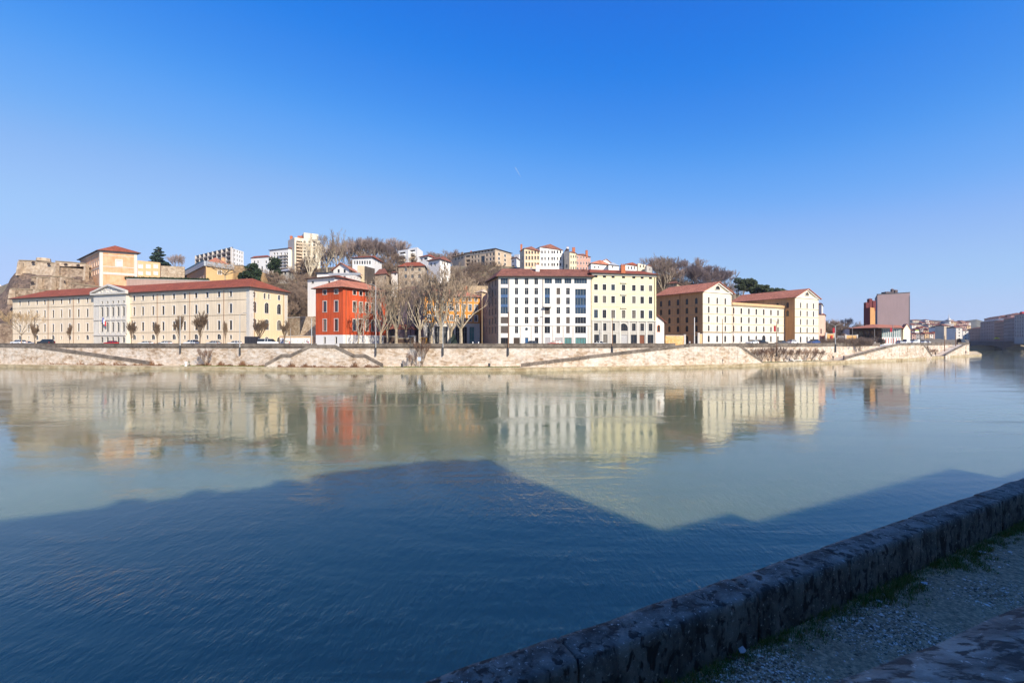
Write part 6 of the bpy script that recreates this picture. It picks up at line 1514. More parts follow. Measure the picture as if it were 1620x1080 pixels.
# scrub: bare shrubs of the slope, uncountable
b = MB()
def shrub_sticks(b, x, y, z, h, n, R_=rnd):
    for _ in range(n):
        a = R_.uniform(0, 6.28); l = R_.uniform(.2, 1.0)*h; e = (x+cos(a)*l, y+sin(a)*l, z+h*R_.uniform(.5, 1.1)); b.tube((x+cos(a)*.2, y+sin(a)*.2, z-.2), e, .045, .025, 3)
        m = Vector((x,y,z)).lerp(Vector(e), .55)
        for q in range(3): a2 = R_.uniform(0,6.28); b.tube(m, (m.x+cos(a2)*h*.35, m.y+sin(a2)*h*.35, m.z+h*R_.uniform(.1,.45)), .03, .02, 3)
for _ in range(4600):
    px = rnd.choice([rnd.uniform(400,500), rnd.uniform(555,790), rnd.uniform(1038,1110), rnd.uniform(690,800), rnd.uniform(1300,1380), rnd.uniform(150,300)]); Y = rnd.uniform(182, 262)
    X, _y = P(px, Y); z = ground(X, Y)
    if z < GZ+.4 and not px > 1300: continue
    if any(a < px < c and y0-6 < Y < y1 for a, c, y0, y1 in keepout): continue
    shrub_sticks(b, X, Y, z, rnd.uniform(1.5, 3.6), 7)
stuff(tag(b.build('hillside_scrub', twigm), 'brown leafless scrub covering the steep hillside', 'scrub'))

# evergreens: leaf-clump crowns
def leafy(blobs, n, size, seed=1, flat=.6):
    """many small leaf-clump faces through the volumes; blobs: (x,y,z, rx,ry,rz)"""
    R_ = random.Random(seed); b = MB(); tot = sum(q[3]*q[4]*q[5] for q in blobs)
    for (x, y, z, rx, ry, rz) in blobs:
        for _ in range(int(n*rx*ry*rz/tot)+4):
            while True:
                v = Vector((R_.uniform(-1,1), R_.uniform(-1,1), R_.uniform(-1,1)))
                if .35 < v.length < 1: break
            c = Vector((x+v.x*rx, y+v.y*ry, z+v.z*rz)); a = Vector((R_.gauss(0,1), R_.gauss(0,1), R_.gauss(0,1)*flat)).normalized(); d = a.orthogonal().normalized(); s = size*R_.uniform(.5,1.3)
            b.face([c-a*s-d*s*.5, c+a*s*.3-d*s*.7, c+a*s+d*s*.4, c-a*s*.4+d*s*.8])
    return b
everg = mat('dark_evergreen_needles', (.028,.048,.020), var=.4, scale=.7); everb = mat('bluish_cedar_needles', (.030,.055,.038), var=.35, scale=.7); pineg = mat('pine_needles', (.045,.060,.025), var=.4, scale=.5)
def evergreen(name, label, px, Y, z, blobs, n, size, m, trunk=(.25, 6), cat='tree', seed=1):
    x, y = P(px, Y); t = thing(name, label, cat, (x, y, z)); tr = MB(); tr.tube((0,0,-1), (0,0,trunk[1]), trunk[0], trunk[0]*.5, 7)
    for q in blobs[::2]: tr.tube((0,0,min(trunk[1], q[2]*.8)), (q[0],q[1],q[2]), trunk[0]*.4, .05, 4)
    sub('trunk', tr.data('trunk', barkd), t); sub('crown', leafy(blobs, n, size, seed).data('crown', m), t)
R2 = random.Random(4)
ced = []
for k in range(9):
    z = 2.5+k*1.15; rr = 4.6*(1-k/10)+.5
    for a in range(4): th = R2.uniform(0,6.28); ced.append((cos(th)*rr*.6, sin(th)*rr*.6, z+R2.uniform(-.3,.3), rr*.55, rr*.55, .42))
evergreen('cedar_tree', 'tall dark layered cedar on the skyline behind the low orange wing', 251, 258, ZP(425,258), ced, 5200, .42, everb, (.35, 12.5))
for px, Y, s, lab, base in ((385,222,3.3,'dark round shrub at the left of the dark pair below the rampart',441),(397,220,4.0,'taller dark evergreen shrub beside the rampart wall',441),(405,218,3.0,'low dark evergreen shrub at the right end of the long roof',444),(434,236,4.6,'dark pyramidal evergreen in front of the balconied block',433)):
    bl = [(R2.uniform(-s*.4,s*.4), R2.uniform(-1,1), s*R2.uniform(.2,1.6), s*R2.uniform(.3,.6), s*.45, s*R2.uniform(.3,.6)) for _ in range(9)]
    evergreen('evergreen_shrub', lab, px, Y, ZP(base,Y), bl, 2600, .33, everg, (.15, s), 'shrub', int(px))
for px, Y, zt, w, lab in ((1176,232,438,7,'dark pine crown left of the umbrella pines above the wing roof'),(1190,240,441,8.5,'broad dark umbrella pine highest above the wing roof'),(1201,236,449,6,'lower dark pine right of the umbrella pine'),(1224,240,453,8,'spreading dark pine nearest the far warehouse'),(1235,244,456,6,'small dark pine crown at the right end of the pines'),(1213,242,458,6,'dark low pine between the two spreading pines')):
    X, _y = P(px, Y); z0 = ground(X, Y)-.5; H = ZP(zt, Y)-z0
    bl = [(R2.uniform(-w*.55,w*.55), R2.uniform(-w*.3,w*.3), H-w*.35+R2.uniform(-w*.45,w*.1), w*R2.uniform(.25,.42), w*.35, w*R2.uniform(.14,.26)) for _ in range(11)]
    evergreen('pine_tree', lab, px, Y, z0, bl, 3600, .42, pineg, (.3, H-w*.4), seed=int(px))
for px, s in ((414,1.0),(275,.8),(310,.7)): pass
# terrace hedge
b = MB(); R3 = random.Random(9)
hb = []
for k in range(44):
    px = 200+3*k; Y = lerp(214,205,(px-200)/130); x, y = P(px, Y+1.2); hb.append((x, y, ZP(lerp(439.5,442.5,(px-200)/130), Y), .9, .7, .9))
tag(leafy(hb, 5200, .22, 5).build('terrace_hedge', everg), 'long low dark green hedge along the pink terrace wall', 'hedge')
# dark hedge and hedge-like bushes before the pavilion, and grassy patch
hb = [(P(px, 218)[0], 218+R3.uniform(-1,1), GZ+R3.uniform(1,2.6), 1.5, 1.2, 1.4) for px in range(1357,1395,3)]
tag(leafy(hb, 3000, .3, 6).build('clipped_hedge', mat('russet_hedge', (.10,.065,.045), var=.4, scale=1.5)), 'russet brown hedge in front of the pavilion dark wall', 'hedge')
hb = [(P(px, 215)[0], 215+R3.uniform(-2,2), GZ+R3.uniform(.5,4.2), 2.0, 1.6, 1.6) for px in range(1305,1345,3)]
tag(leafy(hb, 3400, .32, 7).build('russet_bushes', MATS['russet_hedge']), 'mass of russet bushes behind the gates right of the pink house', 'bushes')
hb = [(P(px, 181)[0], 181+R3.uniform(-1,3), GZ+4+R3.uniform(-1,3), 2.0, 1.6, 1.3) for px in range(462,484,3)]
tag(leafy(hb, 2400, .3, 8).build('ivy_bank', mat('ivy_green', (.06,.13,.03), var=.4, scale=1)), 'bright green ivy bank beside the cream block', 'ivy')
# shrubs on the tow path
def tp(px, r): return lerp(edgeY(px), wallY(px), r)
for i, (px, s, sx, lab) in enumerate(((651,1.0,.9,'small dark bare shrub on the grass below the plane trees'),(668,2.2,.7,'tall multi stemmed bare shrub rising above the parapet'),(325,1.3,1.0,'bare self sown shrub against the quay wall left of centre'),
     (1192,1.15,1.2,'leftmost bushy bare shrub below the long wing'),(1203,1.3,1.2,'second bushy bare shrub from the narrow stair'),(1215,1.3,1.1,'bushy bare shrub left of the banner lamp below the wing'),(1227,1.45,1.2,'bushy bare shrub at the foot of the banner lamp'),(1240,1.35,1.1,'bushy bare shrub just right of the banner lamp'),
     (1257,1.15,1.2,'bare shrub above the left end of the long bench'),(1270,1.15,1.1,'bare shrub above the right end of the long bench'),(1284,1.2,1.2,'bare shrub second from right below the far warehouse'),(1297,1.1,1.3,'rightmost bare shrub below the far warehouse'),
     (1456,1.4,1.3,'bare shrub right of the steep stair near the point'),(1463,1.0,2.2,'low spreading brown shrub near the point'),(1474,.9,2.2,'low spreading brown shrub beside the rightmost ramp'))):
    s_ = s*.93; tree('bare_shrub', shrub_v[i % 2], lab, px, tp(px, .72), AZ, s_, s_*sx, cat='shrub')
b = MB(); g_ = MB()
for _ in range(2800):
    px = rnd.choice([rnd.uniform(5,258), rnd.uniform(5,258), rnd.uniform(440,600), rnd.uniform(300,430), rnd.uniform(1080,1110)]); Y = tp(px, .86) if not (24 < px < 255 or 440 < px < 600) else wallY(px)-3.9; x, y = P(px, Y+rnd.uniform(-.5,.3)); h = rnd.uniform(.2,1.5)*max(.08, .35+1.6*MN.noise(Vector((px*.09,0,0))))
    for q in range(3): a = rnd.uniform(0,6.28); b.tube((x,y,AZ-.05), (x+cos(a)*.4, y+sin(a)*.3, AZ+h), .05, .02, 3)
stuff(tag(b.build('wall_foot_scrub', mat('rusty_scrub', (.24,.13,.07), var=.3, scale=1)), 'rusty brown scrub along the foot of the far quay wall', 'scrub'))
for _ in range(5200):
    px = rnd.choice([rnd.uniform(285,455), rnd.uniform(640,822), rnd.uniform(640,822), rnd.uniform(1185,1300), rnd.uniform(455,640)]); Y = tp(px, rnd.uniform(.45,.8)); x, y = P(px, Y); a = rnd.uniform(0,6.28); w = .12; h = rnd.uniform(.08,.25)
    g_.face([(x-cos(a)*w, y-sin(a)*w, AZ), (x+cos(a)*w, y+sin(a)*w, AZ), (x+rnd.uniform(-.1,.1), y, AZ+h)])
stuff(tag(g_.build('bank_grass', mat('bank_grass_green', (.13,.16,.04), var=.3, scale=1)), 'green grass strip along the far tow path', 'grass'))

# ================================================================ lamps, posts, banners
def lamp(px, Y, zb, ytop, label, head='double', m=None, banner=None, r0=.14, base=None, name='street_lamp'):
    x, y = P(px, Y); t = thing(name, label, 'street lamp', (x, y, zb)); m = m or greymetal; zt = ZP(ytop, Y)
    p = MB(); p.tube((x,y,zb), (x,y,zt), r0, r0*.6, 8, cap=True); p.build('pole', m, t)
    if base:
        q = MB(); q.tube((x,y,zb-.0), (x,y,zb+base), r0*1.9, r0*1.6, 8, cap=True); q.build('base', darkmetal, t)
    if head:
        for s in ((-1,1) if head == 'double' else ((1,) if head == 'right' else (-1,))):
            a = MB(); a.tube((x,y,zt-.1), (x+s*1.1,y,zt+.45), .05, .04, 5); a.build('arm', m, t)
            h = MB(); h.hexa([(x+s*1.0,y-.14,zt+.38),(x+s*1.9,y-.12,zt+.50),(x+s*1.9,y+.12,zt+.50),(x+s*1.0,y+.14,zt+.38)][::1 if s>0 else -1], [(x+s*1.0,y-.16,zt+.52),(x+s*1.85,y-.1,zt+.62),(x+s*1.85,y+.1,zt+.62),(x+s*1.0,y+.16,zt+.52)][::1 if s>0 else -1]); h.build('lamp_head', frameg, t)
    return t
def wl_lamp(px, ytop, label, yb, head, m=None, r0=.14, base=2.2):
    Y = FP*0+Vector(wpt(px, .35)).y; return lamp(px, Y, ZP(yb, Y), ytop, label, head, m, None, r0, base)
wl_lamp(285, 501, 'pale lamp mast fixed to the quay wall before the long building', 558, None)
wl_lamp(379.5, 497.5, 'hooked lamp post before the right corner of the long building', 561, 'right')
wl_lamp(493, 503, 'plain pale mast at the left corner of the red building', 550, None, base=.8)
wl_lamp(594.5, 452, 'very tall lamp mast before the right part of the red building', 562, 'left')
wl_lamp(700.7, 506, 'pale lamp mast before the orange building', 562, None)
wl_lamp(804, 493.5, 'brown lamp mast in front of the left bays of the white block', 562, None, rustmetal)
wl_lamp(968.7, 503, 'brown lamp mast in front of the yellow block', 559, None, rustmetal)
wl_lamp(1228.7, 509, 'dark lamp mast with a red banner before the long wing', 563, 'double', rustmetal, .16, 2.6)
wl_lamp(1321.5, 515, 'pale lamp mast with a red banner beside the pink house', 557, 'double', None, .2, 3.2)
lamp(55, 150, GZ, 503, 'dark slender lamp post at the left end of the long building', 'double', darkmetal)
lamp(84, 149, GZ, 523, 'short dark post near the black parked car at the left', None, darkmetal, r0=.09)
lamp(459.7, 141, GZ, 519, 'grey post beside the graffiti panel', None, frameg, r0=.12)
lamp(1098.6, 156, GZ, 502, 'white mast in front of the shaded warehouse flank', None, white2, r0=.2)
lamp(1143, 153, GZ, 504, 'dark brown mast before the nearer warehouse gable', None, rustmetal, r0=.16)
lamp(1348.5, 200, GZ, 516, 'grey post between the ochre gate wall and the pavilion', None, frameg, r0=.12)
lamp(1383.5, 208, GZ, 520, 'thin grey pole before the pavilion roof corner', None, frameg, r0=.12)
lamp(1412.7, 200, GZ-2, 513.5, 'grey lamp post with red banner before the glass front', None, frameg, r0=.18)
lamp(1456, 206, AZ+1, 521, 'dark signal post with green sign above the steep stair', None, darkmetal, r0=.16)
lamp(1494.5, 228, 3, 531, 'dark post left of the rightmost ramp', None, rustmetal, r0=.2); lamp(1512, 248, 5, 525, 'tall dark post above the rightmost ramp', None, rustmetal, r0=.2)
for px in (705.5,): lamp(712.5, 142, GZ, 526, 'short pale blue-grey post on the square before the orange building', None, frameg, r0=.12)
bann = mat('red_banner_cloth', (.36,.02,.035), var=.1)
for px, Y, y0, y1, w, lab in ((1225.8,152.8,515.5,524.5,.75,'red banner hanging on the lamp mast before the long wing'),(1319,180.5,518.5,526.5,.85,'red banner on the lamp mast beside the pink house'),(1409.8,200,518.5,525,.9,'red banner on the post before the glass front')):
    x, y = P(px, Y); bn = thing('banner', lab, 'banner', (x, y, ZP(y1,Y))); c = MB(); c.box(x-w/2, x+w/2, y-.03, y+.03, ZP(y1,Y), ZP(y0,Y)); c.build('cloth', bann, bn); c = MB(); c.tube((x-w/2,y,ZP(y0,Y)+.04),(x+w/2+.4,y,ZP(y0,Y)+.04),.03,.03,4); c.build('bracket', darkmetal, bn)
x, y = P(1450.5, 206); sg = thing('round_sign', 'pale green and white sign on the signal post near the point', 'sign', (x, y, ZP(526,206)))
c = MB(); c.box(x-.9, x+.9, y-.1, y+.1, ZP(526,206), ZP(523.6,206)); c.build('white_panel', white2, sg); c = MB(); c.box(x-.7, x+.7, y-.1, y+.1, ZP(523.6,206)+.004, ZP(521.8,206)); c.build('green_panel', mat('pale_green_paint', (.45,.60,.16)), sg)
c = MB(); c.box(x+.95, x+1.7, y-.1, y+.1, ZP(525,206), ZP(521.5,206)); c.build('dark_panel', darkmetal, sg)
yc = thing('yellow_awning', 'small bright yellow canopy on the dark bridge', 'canopy', (*P(1577,483), 8.3)); x, y = P(1577, 481); c = MB(); c.hexa([(x-2.6,y-1,10.8),(x+2.6,y-1,10.8),(x+2.6,y+1,10.8),(x-2.6,y+1,10.8)],[(x-.8,y-.3,12.4),(x+.8,y-.3,12.4),(x+.8,y+.3,12.4),(x-.8,y+.3,12.4)]); c.build('canopy', mat('bright_yellow_cloth', (.85,.65,.02)), yc); c = MB(); c.tube((x,y,8.3),(x,y,11),.08,.08,5); c.build('pole', darkmetal, yc)

# ================================================================ vehicles
tyre = mat('black_rubber', (.02,.02,.02), rough=.8); rimm = mat('alloy_rim', (.45,.45,.46), rough=.35, metal=.6); carglass = mat('car_glass', (.02,.025,.03), rough=.08, spec=.6); lampm = mat('headlight_glass', (.7,.7,.68), rough=.15, spec=.6); tailm = mat('tail_light_red', (.45,.02,.02), rough=.3)
PROF = {
 'hatch': (4.1, 1.72, [(0,.35),(0,.72),(.12,.86),(1.15,.98),(4.0,.98),(4.1,.7),(4.1,.35)], [(1.0,.97),(1.75,1.42),(3.3,1.46),(3.95,.99)]),
 'sedan': (4.6, 1.78, [(0,.35),(0,.68),(.15,.82),(1.35,.94),(3.9,.96),(4.5,.92),(4.6,.6),(4.6,.35)], [(1.25,.93),(2.0,1.38),(3.1,1.40),(3.95,.97)]),
 'suv': (4.4, 1.82, [(0,.4),(0,.9),(.15,1.02),(1.2,1.12),(4.3,1.12),(4.4,.8),(4.4,.4)], [(1.05,1.1),(1.7,1.66),(3.7,1.70),(4.3,1.12)]),
 'van': (5.6, 2.0, [(0,.4),(0,.95),(.15,1.15),(.9,1.32),(5.6,1.32),(5.6,.4)], [(.8,1.3),(1.7,2.35),(1.9,2.45),(5.55,2.48),(5.6,1.32)]),
 'minibus': (5.6, 2.0, [(0,.4),(0,.95),(.15,1.1),(.9,1.25),(5.6,1.25),(5.6,.4)], [(.8,1.24),(1.6,1.98),(1.8,2.06),(5.5,2.08),(5.58,1.25)]),
}
def car(kind, px, Y, z, label, col, flip=1, rz=None, s=1.0, group=None):
    Ln, Wd, body, cab = PROF[kind]; x0, y0 = P(px, Y)
    a, c = V2(P(px-6, wallY(px-6))), V2(P(px+6, wallY(px+6))); ang = atan2((c-a).y, (c-a).x) if rz is None else rz
    t = thing({'van':'white_van' if col == 'w' else 'van','minibus':'minibus'}.get(kind,'parked_car'), label, 'van' if kind in ('van','minibus') else 'car', (x0, y0, z), group)
    t.rotation_euler = (0, 0, ang+(0 if flip > 0 else pi)); t.scale = (s,)*3
    colr = {'w':(.80,.80,.79),'k':(.015,.016,.02),'g':(.32,.33,.34),'r':(.50,.015,.015),'b':(.03,.07,.22),'s':(.50,.51,.52),'d':(.06,.065,.08)}[col]
    pm = mat('car_paint_'+{'w':'white','k':'black','g':'grey','r':'red','b':'blue','s':'silver','d':'dark'}[col], colr, rough=.25, var=.02, spec=.6)
    b = MB(); n = len(body); hw = Wd/2
    L = [(x-Ln/2, -hw, zz) for x, zz in body]; Rr = [(x-Ln/2, hw, zz) for x, zz in body]
    b.face(L); b.face(Rr[::-1])
    for i in range(n): j = (i+1)%n; b.face([L[j], L[i], Rr[i], Rr[j]])
    sub('body', b.data('body', pm), t)
    g = MB(); cw = hw-.1; tw = hw-.26; n = len(cab)
    zmin = min(q[1] for q in cab); zmax = max(q[1] for q in cab)
    wd = lambda zz: lerp(cw, tw, (zz-zmin)/(zmax-zmin))
    Lc = [(x-Ln/2, -wd(zz), zz) for x, zz in cab]; Rc = [(x-Ln/2, wd(zz), zz) for x, zz in cab]
    solid = kind == 'van'
    g.face(Lc, 1 if solid else 0); g.face(Rc[::-1], 1 if solid else 0)
    for i in range(n-1):
        top = abs(cab[i][1]-cab[i+1][1]) < .12; rear = i == n-2
        g.face([Lc[i+1], Lc[i], Rc[i], Rc[i+1]], 1 if (top or (rear and solid)) else 0)
    sub('cabin', g.data('cabin', [carglass, pm]), t)
    rf = MB(); xs = [q[0] for q in cab if q[1] > zmax-.13]; rf.box(min(xs)-Ln/2-.05, max(xs)-Ln/2+.05, -tw-.03, tw+.03, zmax-.03, zmax+.03); 
    for xx in ([min(xs)+.75, min(xs)+1.6] if not solid else []):
        for sgn in (-1,1): rf.hexa([(xx-Ln/2-.05, sgn*cw-.02, zmin),(xx-Ln/2+.06, sgn*cw-.02, zmin),(xx-Ln/2+.06, sgn*cw+.02, zmin),(xx-Ln/2-.05, sgn*cw+.02, zmin)], [(xx-Ln/2-.05, sgn*tw-.02, zmax),(xx-Ln/2+.06, sgn*tw-.02, zmax),(xx-Ln/2+.06, sgn*tw+.02, zmax),(xx-Ln/2-.05, sgn*tw+.02, zmax)])
    sub('roof', rf.data('roof', pm), t)
    if solid:
        sw = MB(); 
        for sgn in (-1,1): sw.face([(q[0]-Ln/2, sgn*(wd(q[1])+.012), q[1]) for q in ((1.05,1.4),(1.55,2.0),(2.0,2.05),(2.0,1.4))][::1 if sgn < 0 else -1])
        sub('side_window', sw.data('side_window', carglass), t)
    for xx in (.82, Ln-.85):
        for sgn in (-1, 1):
            w = MB(); w.tube((xx-Ln/2, sgn*(hw-.18), .33), (xx-Ln/2, sgn*(hw+.02), .33), .33, .33, 14, cap=True); wo_ = sub('wheel', w.data('wheel', tyre), t)
            w = MB(); w.tube((xx-Ln/2, sgn*(hw+.0), .33), (xx-Ln/2, sgn*(hw+.03), .33), .2, .18, 10, cap=True); sub('rim', w.data('rim', rimm), wo_)
    for sgn in (-1, 1):
        h = MB(); h.box(-Ln/2-.02, -Ln/2+.1, sgn*(hw-.3)-.16, sgn*(hw-.3)+.16, .62, .78); sub('headlight', h.data('headlight', lampm), t)
        h = MB(); h.box(Ln/2-.08, Ln/2+.02, sgn*(hw-.2)-.12, sgn*(hw-.2)+.12, .68, .88); sub('tail_light', h.data('tail_light', tailm), t)
    return t
def ry(px, o): return Vector(wpt(px, -o)).y
car('hatch', 30, ry(30,5), GZ+.35, 'white hatchback at the far left in front of the cliff', 'w', 1, s=1.15)
car('sedan', 43, ry(43,9), GZ+.2, 'silver car behind the white hatchback at the far left', 's', -1)
car('suv', 73, ry(73,4.5), GZ+.35, 'black car left of the long building centre', 'k', 1, s=1.1)
for px, col, k, lab in ((176,'r','hatch','red car parked before the pavilion columns'),(231,'w','sedan','white car parked right of the bushy street tree'),(262,'w','hatch','white car between the third and fourth street trees'),(303,'w','suv','white car left of the tallest street tree'),
    (338,'s','hatch','silver car right of the tallest street tree'),(372,'w','hatch','white car beside the hooked lamp post')):
    car(k, px, ry(px, 8), GZ+.25, lab, col)
car('minibus', 424, ry(424,6), GZ+.25, 'white minibus left of the graffiti panel', 'w', -1, s=1.0)
car('hatch', 1190, ry(1190,6), GZ+.4, 'white car first from left before the long wing', 'w', 1, s=1.15)
car('suv', 1205, ry(1205,6), GZ+.2, 'black car before the arched door of the long wing', 'k', -1, s=1.1)
car('sedan', 1236, ry(1236,5), GZ+.3, 'dark car right of the banner lamp before the long wing', 'd', 1, s=1.1)
car('hatch', 1254, ry(1254,6), GZ+.4, 'white car at the right end of the long wing', 'w', -1, s=1.2)
car('suv', 1287, ry(1287,5), GZ+.3, 'dark blue car in front of the far warehouse gable', 'b', 1, s=1.2)
car('hatch', 877, ry(877,5), GZ+.0, 'small red car before the white block', 'r', 1, s=1.1)
car('suv', 840, ry(840,8), GZ+.0, 'dark car roof before the blue door of the white block', 'd', 1)
car('sedan', 949, ry(949,5), GZ+.1, 'silver car at the joint of the white and yellow blocks', 's', -1, s=1.05)
car('van', 992.5, ry(992.5,7), GZ, 'large white delivery van in front of the yellow block', 'w', -1, s=1.12)
for px, col, k, lab, s in ((1377,'w','hatch','white car behind the railings left of the glass front',1.1),(1424,'s','hatch','silver car at the left of the white cars near the gabled shed',1.1),(1433,'w','van','white van directly below the gabled shed',.9),(1444,'w','suv','white car first right of the gabled shed',1.2),(1450,'w','van','white van left of the signal post',.85),(1460,'w','hatch','white car right of the signal post',1.1),(1468,'w','hatch','small white car farthest right on the quay',1.0),(1521,'k','van','dark van at the corner of the far quay',1.1)):
    car(k, px, ry(px, 6), GZ+.3, lab, col, rnd.choice((1,-1)), s=s)
bx = thing('skip_container', 'black box container beside the white minibus', 'container', (*P(399,ry(399,7)), GZ)); b = MB(); x, y = P(399, ry(399,7))
b.box(x-1.7, x+1.7, y-1.1, y+1.1, GZ+.15, GZ+3.0); b.build('box', mat('black_tarpaulin', (.025,.025,.035), rough=.6), bx); b = MB()
for k in range(8): b.box(x-1.62+.44*k, x-1.5+.44*k, y-1.16, y-1.102, GZ+.15, GZ+2.95)
b.build('rib', darkmetal, bx)
# tents, kiosks and benches on the square
tn = thing('market_tent', 'dark green pitched tent behind the planes before the orange building', 'tent', (*P(714,146), GZ)); b = MB(); A_, B_ = P(706,147), P(723,147)
b.hexa([(*A_,GZ),(*B_,GZ),(B_[0],B_[1]+4,GZ),(A_[0],A_[1]+4,GZ)],[(A_[0]+1.5,A_[1]+.5,GZ+2.6),(B_[0]-1.2,B_[1]+.5,GZ+4.0),(B_[0]-1.2,B_[1]+3,GZ+4.0),(A_[0]+1.5,A_[1]+3,GZ+2.6)]); b.build('canvas', mat('dark_green_canvas',(.02,.035,.03)), tn)
def kiosk(px, Y, w, h, m, label, name='kiosk', cat='kiosk'):
    x, y = P(px, Y); k = thing(name, label, cat, (x, y, GZ)); b = MB(); b.box(x-w/2, x+w/2, y-1, y+1, GZ, GZ+h); b.build('body', m, k); b = MB(); b.box(x-w/2-.2, x+w/2+.2, y-1.25, y+1.2, GZ+h+.003, GZ+h+.15); b.build('roof', frameg, k); b = MB(); b.box(x-w/2+.25, x+w/2-.25, y-1.06, y-1.003, GZ+1, GZ+h-.3); b.build('hatch', darkwood, k)
kiosk(620,150,5,3.2, mat('pale_boards',(.50,.42,.32),var=.3,scale=2), 'pale board hut in the shade right of the red building')
kiosk(639,148,5,2.6, mat('buff_hoarding',(.50,.38,.24),var=.3,scale=2), 'buff hoarding kiosk under the planes on the square')
kiosk(652,150,2.2,3.4, white2, 'narrow white kiosk left of the orange building')
kiosk(671,148,1.8,2.8, mat('amber_kiosk',(.60,.30,.04)), 'small amber kiosk at the foot of the broad plane tree')
rr = thing('tiled_shelter', 'low dark tiled shelter behind the huts on the square', 'shelter', (*P(628,158), GZ)); b = MB(); x, y = P(628,158); b.hexa([(x-6,y-3,12.2),(x+6,y-3,12.2),(x+6,y+4,12.2),(x-6,y+4,12.2)],[(x-4,y,14.0),(x+4,y,14.0),(x+4,y+1,14.0),(x-4,y+1,14.0)]); b.build('roof', roofbrown, rr)
for sx in (-5.3,5.3):
    b = MB(); b.box(x+sx-.15, x+sx+.15, y-2.6, y-2.3, GZ, 12.2); b.build('post', darkwood, rr)
for i, (px, n_) in enumerate(((700,'left'),(748,'middle'),(757,'right'))):
    x, y = P(px, 136); t = thing('bollard', 'pale rounded bollard on the quay in shade, %s one of three' % n_, 'bollard', (x, y, GZ)); b = MB(); b.tube((x,y,GZ),(x,y,GZ+1.15),.16,.14,10,cap=True); b.tube((x,y,GZ+1.15),(x,y,GZ+1.4),.2,.12,10,cap=True); b.build('post', white2, t)
# long benches on the tow path
for px0, px1, lab in ((1242,1269,'long white stone bench below the bare shrubs of the wing'),(1465,1478,'pale stone bench near the rightmost ramp')):
    A_, B_ = P(px0, tp(px0,.5)), P(px1, tp(px1,.5)); t = thing('stone_bench', lab, 'bench', (*A_, AZ)); b = MB(); b.bar(A_, B_, -.35, .35, AZ+.34, AZ+.5); b.build('seat', white2, t)
    for q in (.08,.5,.92):
        b = MB(); a_, c_ = V2(A_).lerp(V2(B_), q-.03), V2(A_).lerp(V2(B_), q+.03); b.bar(tuple(a_), tuple(c_), -.25, .25, AZ, AZ+.338); b.build('leg', dressed, t)
for px, lab in ((636,'left'),(774,'right')):
    x, y = P(px, tp(px,.6)); t = thing('litter_bin', 'dark litter bin on the tow path, %s one of two' % lab, 'bin', (x,y,AZ)); b = MB(); b.tube((x,y,AZ),(x,y,AZ+.95),.3,.34,12); b.build('drum', darkmetal, t); b = MB(); b.tube((x,y,AZ+.95),(x,y,AZ+1.1),.36,.3,12,cap=True); b.build('lid', darkmetal, t)
x, y = P(663.5, tp(663.5,.5)); t = thing('information_sign', 'small blue white information sign among the shrubs on the tow path', 'sign', (x,y,AZ)); b = MB(); b.box(x-.45,x+.45,y-.04,y+.04,AZ+1.8,AZ+2.8); b.build('panel', mat('pale_blue_sign',(.45,.52,.62)), t); b = MB(); b.tube((x,y+.08,AZ),(x,y+.08,AZ+2.7),.05,.05,6); b.build('post', greymetal, t)

